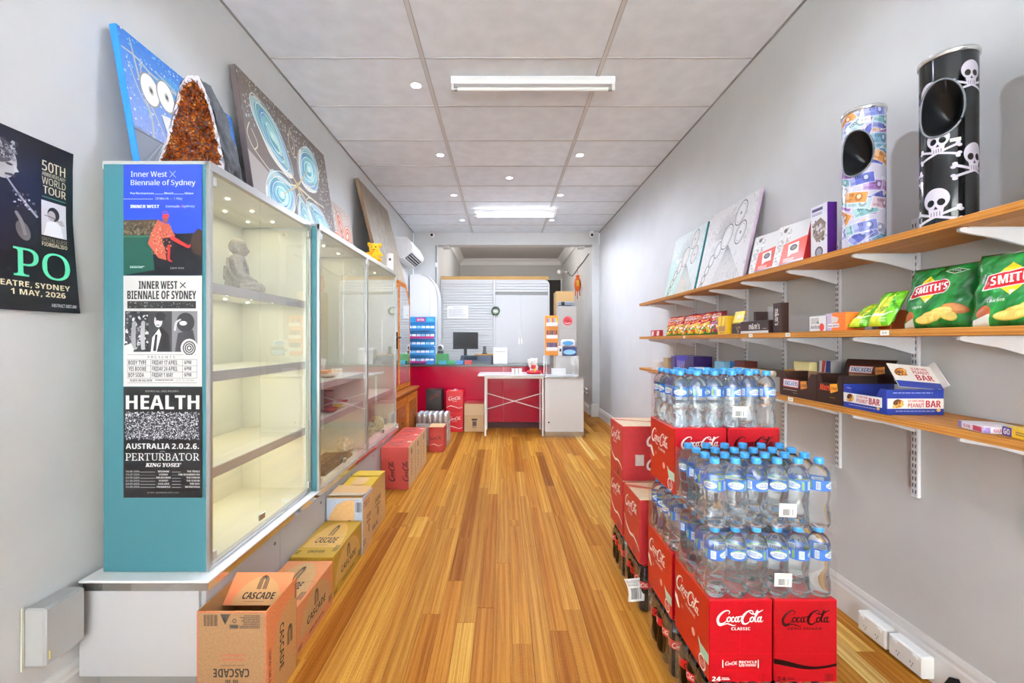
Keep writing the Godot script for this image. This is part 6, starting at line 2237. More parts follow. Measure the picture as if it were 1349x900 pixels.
	# flat packets at the near end
	cv = sheet(240, 60, "e3dfe6", 150, 30)
	cv.rect(0, 0, 24, 30, Color("8a78b0")); cv.text("GUM", 34, 8, 40, 14, Color("b0306a")); cv.rect(90, 4, 50, 22, Color("c2405a"))
	goods("flat_packet", "flat white and mauve packet at the near end of the lowest shelf, farther one", "packet", print_mat(cv.tex(), 0.35), 1.4, 1.5, y, 0.02, 1.25, 1.36, "flat packets on the lowest shelf", -18, true)
	cv = sheet(240, 60, "efc31c", 150, 30)
	cv.rect(0, 0, 50, 30, Color("4a3a9a")); cv.text("GO", 8, 6, 32, 18, Color("f3e9d0")); cv.fine(70, 8, 60, 14, 2, Color("8a5a10"), 3)
	goods("flat_packet", "flat yellow and purple packet at the near end of the lowest shelf, nearest one", "packet", print_mat(cv.tex(), 0.35), 1.4, 1.52, y, 0.026, 1.13, 1.235, "flat packets on the lowest shelf", -18, true)
	# middle stretch
	cv = sheet(160, 200, "f0e2a0", 80, 100)
	cv.poly(PackedVector2Array([Vector2(0, 30), Vector2(50, 24), Vector2(56, 80), Vector2(0, 84)]), Color("f3c9a8")); cv.rect(0, 82, 80, 18, Color("d0281e")); cv.ell(30, 56, 18, 12, Color("e8a39a")); cv.rect(54, 80, 26, 20, Color("e8d01c"))
	goods("card_stand", "pale yellow and pink card stand with a red foot, above the water bottles", "card stand", print_mat(cv.tex(), 0.4), 1.54, 1.58, y, 0.16, 2.21, 2.33)
	cv = sheet(140, 120, "e6e6ea", 70, 60)
	cv.poly(PackedVector2Array([Vector2(20, 0), Vector2(40, 0), Vector2(26, 34), Vector2(12, 34)]), Color("c0303a")); cv.poly(PackedVector2Array([Vector2(44, 0), Vector2(70, 0), Vector2(70, 40), Vector2(34, 34)]), Color("2b3f8a"))
	goods("striped_packet", "small white packet with red and blue stripes behind the brown bar boxes", "packet", print_mat(cv.tex(), 0.35), 1.58, 1.63, y, 0.17, 2.12, 2.2)
	for q in [["6d5a48", 2.35, 2.72, 0.1, "long dull brown carton lying on the lowest shelf"], ["c98a2c", 2.32, 2.345, 0.115, "thin mustard carton end beside the brown carton"]]:
		goods("shelf_carton", q[4], "carton", mat(q[0], 0.6), 1.5, 1.6, y, q[3], q[1], q[2])
	var wraps := ["e9dfc8", "d9a83a", "efe6d8", "b9642a", "e8d8b8", "c9902c"]
	for k in 6:
		var b := MB.new()
		b.tube([Vector3(0, 0, -0.028), Vector3(0, 0, 0.028)], 0.016, 10)
		single("wrapped_sweet", b.done(), mat(wraps[k], 0.35), "wrapped sweet, %s of the row above the water bottles" % ["first", "second", "third", "fourth", "fifth", "last"][k], "sweet", Vector3(1.43, y + 0.092, -2.36 - k * 0.064), "wrapped sweets in a row", Vector3(0, 20, 0))
	goods("sweet_shelf_box", "low white box with a red end under the wrapped sweets", "box", mat("e2ddd6", 0.5), 1.395, 1.47, y, 0.074, 2.32, 2.74)
	goods("blue_box", "pale blue carton leaning behind the bottles on the lowest shelf", "box", mat("7fb4cc", 0.4), 1.5, 1.56, y, 0.125, 2.98, 3.12)
	goods("blue_box", "deep blue carton next to the pale blue one", "box", mat("1f6fae", 0.4), 1.53, 1.6, y, 0.13, 2.86, 2.97)
	goods("maroon_box", "maroon and olive carton next to the deep blue one", "box", mat("6a2a24", 0.5), 1.5, 1.58, y, 0.14, 2.73, 2.85)
	# purple display boxes at the far end
	cv = sheet(300, 220, "2d1a5c", 150, 110)
	cv.poly(PackedVector2Array([Vector2(0, 0), Vector2(110, 0), Vector2(60, 60), Vector2(20, 70)]), Color("3a2aa8"))
	for k in 6: cv.line([Vector2(16 + k * 12, 30), Vector2(20 + k * 10, 80)], 3, Color("cfc6e6"))
	goods("purple_display", "large deep purple display box at the far end of the lowest shelf", "display box", print_mat(cv.tex(), 0.35), 1.42, 1.56, y, 0.15, 3.28, 3.62)
	goods("purple_display", "slim purple and cream display box beside the large purple one", "display box", mat("5a4a7c", 0.5), 1.42, 1.54, y, 0.14, 3.64, 3.72)
	goods("tan_box", "small tan box at the far end of the lowest shelf", "box", mat("b39a74", 0.6), 1.42, 1.5, y, 0.12, 3.8, 3.9)
	goods("white_red_box", "small white and red box, last on the lowest shelf", "box", mat("dcd6d2", 0.5), 1.4, 1.48, y, 0.075, 4.02, 4.14)
	goods("red_white_box", "low box with a red and blue end peeping over the farthest bottles", "box", mat("cfc2bc", 0.5), 1.395, 1.46, y, 0.075, 2.98, 3.22)


func right_wall_bits() -> void:
	# two surface-mounted power points above the skirting
	var white := mat("ecebe6", 0.35)
	for q in [[1.905, 0.062, 0.145, "white double power point low on the right wall, farther from the camera"], [1.745, 0.064, 0.15, "white double power point low on the right wall, nearer the camera, with marks"]]:
		var o := thing("power_point", q[3], "power point", Vector3(XR - 0.0185, q[1], -q[0]), "double power points")
		part(o, "box", bx(Vector3(0.05, 0.085, q[2]), 0.006), white, Vector3(-0.0255, 0, 0))
		for s in [-1, 1]:
			part(o, "switch", bx(Vector3(0.004, 0.012, 0.02), 0.001), mat("f6f5f2", 0.3), Vector3(-0.052, 0.026, s * 0.045))
			for h in [[0.0, -0.006], [0.0, 0.006], [-0.012, 0.0]]:
				part(o, "pin_slot", bx(Vector3(0.001, 0.007, 0.002), 0.0), mat("3a3836", 0.6), Vector3(-0.0508, -0.008 + h[0], s * 0.03 + h[1]))
	var hb := MB.new()
	hb.prism(PackedVector2Array([Vector2(-0.03, 0.0), Vector2(-0.035, 0.05), Vector2(-0.01, 0.085), Vector2(0.02, 0.07), Vector2(0.04, 0.03), Vector2(0.035, 0.0)]), -0.003, 0.003)
	single("cable_hole", hb.done(), mat("1a1512", 0.9), "ragged dark cable hole in the skirting by the nearer power point", "hole", Vector3(XR - 0.0215, 0.006, -1.595), "", Vector3(0, 90, 0))


func right_things() -> void:
	bins()
	top_shelf()
	middle_shelf()
	low_shelf()
	right_wall_bits()


# ---------------------------------------------------------------- cartons and bottle packs along the right
const RED := "a30817"


func carton_mats() -> void:
	# classic: front 400x520, side 560x520, top 400x180
	var white := Color("f6f1ea")
	var cv := Cv.new(1000, 720, Color(RED))
	cola(cv, 40, 58, 310, white)
	cv.text("CLASSIC", 140, 172, 120, 18, white)
	cv.rect(196, 190, 2, 150, Color("c40d18"))
	cv.rect(0, 338, 400, 3, Color("bd0c16"))
	for k in [[80, 362, 236, 6], [80, 440, 236, 6]]:
		cv.rect(k[0], k[1], k[2], k[3], Color("b30a15"))
	cv.rect(84, 378, 5, 50, white); cv.rect(308, 378, 5, 50, white)
	cola(cv, 100, 386, 80, white)
	cv.text("RECYCLE", 190, 384, 110, 16, white)
	cv.text("US", 190, 404, 34, 16, white)
	cv.fine(228, 406, 70, 14, 2, white, 4)
	cv.text("24", 18, 484, 56, 28, white)
	cv.fine(80, 490, 50, 18, 2, white, 5)
	cv.barcode(318, 466, 44, 46, Color("8c0a12"), 7)
	# side
	var bounce_red := Color("c02616")  # more orange than the front: floor bounce painted into the side
	cv.rect(402, 0, 560, 522, bounce_red)
	cola(cv, 430, 70, 400, white, 0.06)
	cv.text("CLASSIC", 600, 226, 160, 20, white)
	cv.poly(PackedVector2Array([Vector2(408, 250), Vector2(450, 262), Vector2(500, 330), Vector2(470, 340), Vector2(420, 300), Vector2(408, 292)]), white)
	cv.fine(520, 280, 44, 30, 3, Color("eaa79c"), 6)
	cv.ell(728, 352, 26, 26, Color("e8b3a4"))
	cv.poly(PackedVector2Array([Vector2(800, 330), Vector2(842, 352), Vector2(958, 352), Vector2(958, 418), Vector2(838, 418)]), Color("b9e0c9"))
	cv.ell(862, 462, 50, 50, white); cv.ell(862, 462, 38, 38, bounce_red)
	cv.text("2 x 12", 834, 446, 56, 16, white); cv.text("PACK", 836, 466, 52, 16, white)
	# top
	cv.rect(0, 524, 400, 190, Color("cf0f1b"))
	cola(cv, 20, 640, 120, white)
	cv.text("24", 230, 660, 40, 24, white)
	cv.rect(196, 524, 3, 190, Color("b30c17"))
	cv.speckle(0.07, 3, 0.03)
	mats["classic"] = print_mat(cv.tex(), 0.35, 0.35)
	# zero
	var ink := Color("1d0a0c")
	cv = Cv.new(1000, 720, Color("9c0815"))
	cola(cv, 40, 58, 320, ink)
	cv.text("ZERO SUGAR", 84, 172, 220, 16, Color("4a0a10"))
	cv.rect(200, 190, 2, 150, Color("b30c17"))
	cv.rect(0, 338, 400, 3, Color("b60b16"))
	cv.fine(80, 352, 180, 12, 1, Color("a30b14"), 8)
	var wave := PackedVector2Array()
	for k in 21:
		var x := 400.0 * k / 20
		wave.append(Vector2(x, 400 - 26 * sin((x - 60) / 400.0 * 4.2 + 2.6) - 6))
	for k in range(20, -1, -1):
		var x := 400.0 * k / 20
		wave.append(Vector2(x, 418 - 20 * sin((x - 60) / 400.0 * 4.2 + 2.9)))
	cv.poly(wave, ink)
	cv.text("24", 18, 484, 56, 28, Color("3a060a"))
	cv.fine(80, 490, 50, 18, 2, Color("3a060a"), 5)
	cv.barcode(318, 466, 52, 46, Color("5c0a10"), 9)
	cola(cv, 430, 90, 420, ink, 0.0)
	cv.rect(0, 524, 400, 190, Color("c90f1a"))
	cola(cv, 60, 560, 260, ink)
	cv.speckle(0.07, 6, 0.03)
	mats["zero"] = print_mat(cv.tex(), 0.35, 0.35)
	# older brick-red cardboard box: front 500x400, side 330x400, top 500x330
	var brick := Color("b3262a")
	cv = Cv.new(840, 740, brick)
	cola(cv, 160, 50, 300, white); cola(cv, 160, 222, 300, white)
	cv.text("CLASSIC", 260, 330, 120, 16, white)
	cv.rect(250, 0, 2, 400, Color("98201f"))
	cv.rect(90, 210, 60, 80, Color("d9cfc6"))
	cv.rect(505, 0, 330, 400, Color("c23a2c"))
	cola(cv, 530, 50, 260, white)
	cv.text("CLASSIC", 590, 148, 100, 14, white)
	var rib := [[508, 210, 8], [560, 262, 16], [640, 290, 18], [720, 280, 16], [800, 300, 12], [834, 322, 6]]
	cv.brush(rib, white)
	cv.rect(505, 190, 330, 2, Color("a83024"))
	cv.rect(700, 340, 60, 44, Color("8a3a30"))
	cv.rect(0, 405, 500, 330, Color("d9bf9a"))
	cv.rect(0, 405, 500, 16, brick)
	cv.poly(PackedVector2Array([Vector2(0, 440), Vector2(220, 560), Vector2(480, 470), Vector2(500, 500), Vector2(240, 600), Vector2(0, 500)]), Color("c4583c"))
	cv.rect(250, 405, 3, 330, Color("b89a74"))
	cv.speckle(0.1, 9, 0.02)
	mats["brick"] = print_mat(cv.tex(), 0.5)


func carton(n: String, label: String, m: String, size: Vector3, at: Vector3, kind := 0, group := "") -> Node3D:
	var rs: Array
	if kind == 0:
		var f := Rect2(0, 0, 0.4, 520.0 / 720)
		var sd := Rect2(0.402, 0, 0.56, 520.0 / 720)
		var tp := Rect2(0, 526.0 / 720, 0.4, 186.0 / 720)
		rs = [sd, sd, tp, tp, f, f]
	else:
		var f := Rect2(0, 0, 500.0 / 840, 400.0 / 740)
		var sd := Rect2(505.0 / 840, 0, 330.0 / 840, 400.0 / 740)
		var tp := Rect2(0, 407.0 / 740, 500.0 / 840, 328.0 / 740)
		rs = [sd, sd, tp, tp, f, f]
	return single(n, bx(size, 0.003, rs), mats[m], label, "carton", at + Vector3(0, size.y / 2, 0), group)


var bottle_shapes := {}


func bottle_kit() -> void:
	var R := 0.0325
	# water bottle: shell, label band, cap
	var b := MB.new()
	b.lathe([Vector2(0.012, 0.006), Vector2(0.02, 0.001), Vector2(0.028, 0.0), Vector2(0.0315, 0.008), Vector2(R, 0.02), Vector2(0.0315, 0.045), Vector2(0.0285, 0.062), Vector2(0.0275, 0.072), Vector2(0.0295, 0.09), Vector2(0.0315, 0.1), Vector2(0.0322, 0.104), Vector2(R, 0.118), Vector2(R, 0.152), Vector2(0.032, 0.158), Vector2(0.0318, 0.166), Vector2(0.028, 0.178), Vector2(0.02, 0.19), Vector2(0.0125, 0.198), Vector2(0.0122, 0.204)], 18)
	bottle_shapes["water"] = b.done()
	b = MB.new()
	b.lathe([Vector2(R + 0.0004, 0.118), Vector2(R + 0.0004, 0.152)], 18)
	bottle_shapes["water_label"] = b.done()
	b = MB.new()
	b.lathe([Vector2(0.0142, 0.2), Vector2(0.0148, 0.203), Vector2(0.0146, 0.215), Vector2(0.0132, 0.2175), Vector2(0.0001, 0.218)], 16)
	bottle_shapes["cap"] = b.done()
	var cv := Cv.new(768, 128, Color("1c66c2"), 768)
	var pale := Color("f2f6f6")
	for x in [150, 534]:
		cv.ell(x, 64, 96, 42, pale)
		cv.poly(PackedVector2Array([Vector2(x - 92, 48), Vector2(x, 14), Vector2(x + 92, 48), Vector2(x + 80, 34), Vector2(x, 2), Vector2(x - 80, 34)]), Color("7fb24a"))
		cv.text("MOUNT", x - 48, 40, 96, 20, Color("2a5fa8"), "b", 0.0)
		cv.text("FRANKLIN", x - 76, 64, 152, 24, Color("2a5fa8"), "b", 0.0)
		cv.rect(x + 112, 14, 30, 100, Color("7fa850"))
	cv.rect(336, 16, 60, 96, pale)
	cv.fine(340, 24, 50, 80, 8, Color("4a78b8"), 3)
	cv.rect(720, 16, 44, 96, pale)
	cv.barcode(724, 24, 36, 80, Color("27406a"), 11)
	mats["water_label"] = print_mat(cv.tex(), 0.3)
	# cola bottle
	b = MB.new()
	b.lathe([Vector2(0.014, 0.004), Vector2(0.027, 0.0), Vector2(0.031, 0.01), Vector2(0.0318, 0.04), Vector2(0.029, 0.065), Vector2(0.0278, 0.08), Vector2(0.031, 0.1), Vector2(0.0322, 0.112), Vector2(0.0322, 0.145), Vector2(0.0315, 0.152), Vector2(0.027, 0.175), Vector2(0.019, 0.198), Vector2(0.0128, 0.212), Vector2(0.0125, 0.218)], 18)
	bottle_shapes["cola"] = b.done()
	b = MB.new()
	b.lathe([Vector2(0.0326, 0.112), Vector2(0.0326, 0.145)], 18)
	bottle_shapes["cola_label"] = b.done()
	cv = Cv.new(512, 96, Color("c9141f"))
	cola(cv, 20, 14, 210, Color("f4ece6"))
	cola(cv, 276, 14, 210, Color("2a0a0c"))
	mats["cola_label"] = print_mat(cv.tex(), 0.35)
	cv = Cv.new(160, 120, Color("f3f2ee"))
	cv.fine(14, 10, 130, 34, 4, Color("a2a29e"), 4)
	cv.barcode(30, 50, 100, 58, Color("3d3d3f"), 15)
	mats["tag"] = print_mat(cv.tex(), 0.5)


func film_mesh(w: float, h: float, d: float, nx: int, sd: int, hole := true) -> ArrayMesh:
	# shrink film round a pack: rippled front and back, sides with an oval opening, narrow folds over top and foot
	var nz := FastNoiseLite.new()
	nz.seed = sd
	nz.frequency = 22.0
	var b := MB.new()
	for s in [1.0, -1.0]:
		var fr := func(u: float, v: float) -> Vector3:
			var x := (u - 0.5) * w
			var bulge := 0.5 + 0.5 * cos(TAU * (u * nx - 0.5))
			var z := d / 2 + 0.001 - 0.006 * (1.0 - bulge) + 0.0012 * nz.get_noise_2d(x, v * h * 2.0 + s)
			var tuck := clampf((v - 0.8) / 0.2, 0.0, 1.0)
			z -= tuck * tuck * 0.018
			return Vector3(x * s, v * h * 0.93, z * s)
		b.patch(fr, nx * 6, 10)
		var side := func(u: float, v: float) -> Vector3:
			var an := u * TAU
			var e := Vector2(cos(an), sin(an))
			var q := e / maxf(absf(e.x), absf(e.y))
			var outer := Vector2(q.x * d / 2, (q.y * 0.5 + 0.5) * h * 0.93)
			var inner := Vector2(e.x * d * 0.31, h * 0.47 + e.y * h * 0.35)
			var p := inner.lerp(outer, v) if hole else Vector2(0, h * 0.46).lerp(outer, v)
			var x := w / 2 + 0.001 + 0.0016 * nz.get_noise_2d(p.x, p.y) + 0.002 * (1.0 - v)
			return Vector3(x * s, p.y, -p.x * s)
		b.patch(side, 40, 6)
	return b.done()


func pack(n: String, label: String, kind: String, at: Vector3, nx: int, nz: int, pitch: float, which: Callable, group: String, tag_at: float) -> Node3D:
	# at: middle of the base
	var o := thing(n, label, "bottle pack", at, group)
	var rng := RandomNumberGenerator.new()
	rng.seed = hash(label)
	var water := kind == "water"
	var shell: Material = water_mat() if water else mat("150a07", 0.08)
	for j in nz:
		for i in nx:
			if not which.call(i, j):
				continue
			var p := Vector3((i - (nx - 1) / 2.0) * pitch, 0.001, ((nz - 1) / 2.0 - j) * pitch)
			var bt := part(o, "bottle", bottle_shapes[kind], shell, p, Vector3(0, rng.randf() * 360.0, 0))
			part(bt, "label", bottle_shapes[kind + "_label"], mats[kind + "_label"])
			part(bt, "cap", bottle_shapes["cap"], mat("3f9ad8" if water else "b3121b", 0.35), Vector3(0, 0.0 if water else 0.013, 0))
	var h := 0.216 if water else 0.23
	part(o, "shrink_film", film_mesh(nx * pitch, h, nz * pitch, nx, rng.randi() % 100), glass("eef3f6", 0.04, 0.04))
	if tag_at > -9.0:
		part(o, "barcode_label", bx(Vector3(0.055, 0.042, 0.0006), 0.0), mats["tag"], Vector3(tag_at, 0.062, nz * pitch / 2 + 0.0035), Vector3(0, 0, -2))
	return o


func drinks() -> void:
	carton_mats()
	bottle_kit()
	var cs := Vector3(0.2, 0.26, 0.278)
	var p := 0.0675
	var all := func(_i: int, _j: int) -> bool: return true
	var outer := func(i: int, j: int) -> bool: return i < 2 or j == 0
	var gw := "shrink-wrapped water bottle packs in the right-hand stacks"
	var gc := "shrink-wrapped cola bottle packs on the floor"
	var xm := 0.8535
	# front stack
	pack("cola_bottle_pack", "film-wrapped pack of dark cola bottles on the floor at the foot of the front stack", "cola", Vector3(xm, 0, -1.526), 6, 4, p, outer, gc, -9.9)
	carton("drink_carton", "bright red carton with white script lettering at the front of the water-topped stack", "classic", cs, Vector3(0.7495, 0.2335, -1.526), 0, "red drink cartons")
	carton("drink_carton", "red carton with black script and black wave at the front under the water bottles", "zero", cs, Vector3(0.955, 0.2335, -1.526), 0, "red drink cartons")
	pack("water_bottle_pack", "blue-capped water bottle pack resting directly on the two front red cartons", "water", Vector3(xm, 0.4945, -1.526), 6, 4, p, all, gw, 0.03)
	pack("water_bottle_pack", "blue-capped water bottle pack on top of the front stack", "water", Vector3(xm, 0.7145, -1.526), 6, 4, p, all, gw, 0.045)
	# second stack
	pack("cola_bottle_pack", "film-wrapped pack of dark cola bottles on the floor under the second stack", "cola", Vector3(xm, 0, -1.832), 6, 4, p, outer, gc, -9.9)
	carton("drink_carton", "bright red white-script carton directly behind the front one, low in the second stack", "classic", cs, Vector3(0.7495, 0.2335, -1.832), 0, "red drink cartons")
	carton("drink_carton", "black-script red carton hidden low in the second stack", "zero", cs, Vector3(0.955, 0.2335, -1.832), 0, "red drink cartons")
	pack("water_bottle_pack", "water bottle pack squeezed between red cartons in the middle of the second stack", "water", Vector3(xm, 0.4945, -1.832), 6, 4, p, all, gw, -9.9)
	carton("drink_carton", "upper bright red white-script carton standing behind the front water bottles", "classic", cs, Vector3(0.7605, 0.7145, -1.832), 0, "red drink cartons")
	carton("drink_carton", "upper black-script red carton mostly hidden behind the front water bottles", "zero", cs, Vector3(0.966, 0.7145, -1.832), 0, "red drink cartons")
	pack("water_bottle_pack", "highest and farthest blue-capped water bottle pack, level with the lowest shelf", "water", Vector3(xm + 0.012, 0.9755, -1.832), 6, 4, p, all, gw, 0.045)
	# brick-red boxes behind
	var bs := Vector3(0.4, 0.312, 0.266)
	var third := pack("cola_bottle_pack", "film-wrapped cola bottle pack with a loose paper tag, under the tan-topped box", "cola", Vector3(0.858, 0, -2.25), 6, 4, 0.066, outer, gc, -9.9)
	pack("cola_bottle_pack", "film-wrapped cola bottle pack farthest back, under two brick-red boxes", "cola", Vector3(0.858, 0, -2.56), 6, 4, 0.066, outer, gc, -9.9)
	carton("cola_box", "brick-red cola box with tan cardboard top, lower and nearer than its neighbour", "brick", bs, Vector3(0.856, 0.2335, -2.252), 1, "brick-red cola boxes")
	carton("cola_box", "lower of the two stacked brick-red cola boxes at the back", "brick", Vector3(0.4, 0.304, 0.266), Vector3(0.856, 0.2335, -2.556), 1, "brick-red cola boxes")
	carton("cola_box", "upper of the two stacked brick-red cola boxes at the back", "brick", Vector3(0.4, 0.304, 0.266), Vector3(0.856, 0.5385, -2.556), 1, "brick-red cola boxes")
	var tg := MB.new()
	var tf := func(u: float, v: float) -> Vector3: return Vector3((u - 0.5) * 0.075 + 0.01 * sin(v * 3.0), (v - 0.5) * 0.1, 0.012 * sin(u * 5.0) + 0.02 * v * v)
	tg.patch(tf, 8, 8)
	part(third, "paper_tag", tg.done(), mats["tag"], Vector3(-0.222, 0.1, 0.11), Vector3(-20, -25, 14))



func water_mat() -> StandardMaterial3D:
	if not mats.has("water"):
		var m := StandardMaterial3D.new()
		m.albedo_color = Color(Color("f2f8fb"), 0.03)
		m.refraction_enabled = true
		m.refraction_scale = 0.033
		m.roughness = 0.02
		mats["water"] = m
	return mats["water"]

# ---------------------------------------------------------------- counter and everything at the back of the shop
func counter() -> void:
	var o := thing("sales_counter", "long glossy crimson sales counter with a dark stone top", "counter")
	var red := StandardMaterial3D.new()
	red.albedo_color = Color("b0042f")
	red.roughness = 0.16
	red.metallic_specular = 0.4
	part(o, "front_panel", spanned(-1.5, 0.0, 0.09, 0.925, 6.6, 6.62, 0.001), red)
	part(o, "front_panel", spanned(0.002, 0.7, 0.09, 0.925, 6.6, 6.62, 0.001), red)
	part(o, "kick_board", spanned(-1.48, 0.68, 0.0, 0.09, 6.64, 6.66), mat("4a1420", 0.5))
	part(o, "carcass", spanned(-1.49, 0.69, 0.09, 0.924, 6.62, 7.12), mat("d9d6d2", 0.6))
	part(o, "worktop", spanned(-1.51, 0.71, 0.925, 0.953, 6.57, 7.15, 0.004), mat("4a4744", 0.2))


func shutter_cabinet() -> void:
	var o := thing("shutter_cabinet", "big white roller-shutter cabinet with plywood top behind the counter", "cabinet")
	var white := mat("c9c8c7", 0.4)
	var x0 := -1.128
	var x1 := 0.838
	var d := 7.93
	part(o, "case", spanned(x0, x1 - 0.02, 0.0, 2.37, d + 0.05, d + 0.5, 0.004), mat("e6e5e3", 0.4))
	# rounded front frame on the right-hand corner
	var fr := MB.new()
	var pts := PackedVector2Array([Vector2(x0, 0.0), Vector2(x1, 0.0)])
	for k in 9:
		var a := PI / 2 * k / 8
		pts.append(Vector2(x1 - 0.1 + 0.1 * cos(a), 2.316 + 0.1 * sin(a)))
	pts.append(Vector2(x0, 2.416))
	fr.prism(pts, -d - 0.05, -d - 0.02)
	part(o, "frame", fr.done(), white)
	part(o, "plywood_top", spanned(x0, x1 - 0.02, 2.416, 2.48, d + 0.03, d + 0.5, 0.002), wood_mat("d6b07a", 0.5))
	var xm := -0.16
	# left bay: ribbed shutter
	var sh := MB.new()
	for k in 36:
		span(sh, x0 + 0.03, xm - 0.02, 0.62 + k * 0.049, 0.62 + k * 0.049 + 0.046, d - 0.004, d + 0.02, 0.006)
	part(o, "roller_shutter", sh.done(), mat("c6c5c3", 0.45)).set_meta("kind", "stuff")
	part(o, "post", spanned(xm - 0.018, xm + 0.018, 0.6, 2.4, d - 0.012, d + 0.02, 0.003), white)
	part(o, "post", spanned(x1 - 0.03, x1 - 0.004, 0.6, 2.3, d - 0.012, d + 0.02, 0.003), white)
	# right bay: shutter box and two sliding doors
	for k in 4:
		part(o, "box_slat", spanned(xm + 0.02, x1 - 0.034, 2.19 + k * 0.05, 2.19 + k * 0.05 + 0.047, d - 0.014, d + 0.02, 0.006), white)
	part(o, "door_track", spanned(xm + 0.02, x1 - 0.034, 2.145, 2.18, d - 0.004, d + 0.02, 0.002), mat("8d8b88", 0.4))
	for q in [[xm + 0.02, 0.325, 0.0], [0.3, x1 - 0.034, 0.01]]:
		var dr := part(o, "sliding_door", spanned(q[0], q[1], 0.72, 2.14, d + q[2], d + q[2] + 0.009, 0.002), mat("c4c3c2", 0.4))
		part(dr, "finger_pull", spanned(q[1] - 0.05 if q[2] == 0.0 else q[0] + 0.03, q[1] - 0.035 if q[2] == 0.0 else q[0] + 0.045, 1.25, 1.37, d + q[2] - 0.002, d + q[2] + 0.001, 0.001), mat("b9b7b4", 0.3, 0.7))
	part(o, "sill", spanned(xm + 0.02, x1 - 0.034, 0.69, 0.72, d - 0.02, d + 0.02, 0.003), white)
	var cv := Cv.new(256, 160, Color("e6e4e1"))
	cv.text("PLEASE NOTE", 70, 16, 110, 14, Color("b3b0ac")); cv.fine(20, 42, 210, 100, 6, Color("bfbcb8"), 3)
	part(o, "notice", bx(Vector3(0.38, 0.23, 0.001)), print_mat(cv.tex(), 0.5), Vector3(-0.82, 1.83, -d + 0.0075))
	# wreath on the middle post
	var w := thing("small_wreath", "little green wreath hanging on the white shutter cabinet", "wreath", Vector3(-0.137, 1.85, -d + 0.03))
	var tor := MB.new()
	var ring := []
	for k in 25:
		ring.append(Vector3(cos(TAU * k / 24) * 0.066, sin(TAU * k / 24) * 0.066, 0.0))
	tor.tube(ring, 0.012, 8, false)
	part(w, "ring", tor.done(), mat("3f5a2c", 0.8))
	var lf := MB.new()
	var rng := RandomNumberGenerator.new()
	rng.seed = 3
	for k in 120:
		var a := rng.randf() * TAU
		var c := Vector3(cos(a), sin(a), 0) * 0.066
		var dd := Vector3(rng.randf_range(-1, 1), rng.randf_range(-1, 1), rng.randf_range(0.1, 1)).normalized()
		var e := dd.cross(Vector3(cos(a), sin(a), 0.3)).normalized() * 0.006
		lf.tri(c - e, c + e, c + dd * 0.026)
		lf.tri(c + e, c - e, c + dd * 0.026)
	part(w, "leaves", lf.done(), mat("5a7a3a", 0.7)).set_meta("kind", "stuff")
	part(w, "bow", bx(Vector3(0.05, 0.02, 0.012), 0.005), mat("d9d2c0", 0.6), Vector3(0, -0.01, 0.014))


func rounded_cupboard() -> void:
	var o := thing("rounded_cupboard", "tall white cupboard with a rounded top corner behind the sweets stand", "cupboard")
	var b := MB.new()
	var pts := PackedVector2Array([Vector2(-1.53, 0.0), Vector2(-1.068, 0.0)])
	for k in 13:
		var a := PI / 2 * k / 12
		pts.append(Vector2(-1.338 + 0.27 * cos(a), 1.98 + 0.42 * sin(a)))
	pts.append(Vector2(-1.53, 2.4))
	b.prism(pts, -7.585, -7.19)
	part(o, "case", b.done(), mat("e9e8e6", 0.3))
	var e := MB.new()
	var rim := []
	for k in 13:
		var a := PI / 2 * k / 12
		rim.append(Vector3(-1.338 + 0.268 * cos(a), 1.98 + 0.418 * sin(a), -7.185))
	rim.push_front(Vector3(-1.07, 0.95, -7.185))
	e.tube(rim, 0.008, 6)
	part(o, "edge_trim", e.done(), mat("c9c8c6", 0.3, 0.5))
	part(o, "door_gap", spanned(-1.2, -1.196, 0.05, 2.33, 7.1585, 7.161), mat("b5b4b2", 0.5))


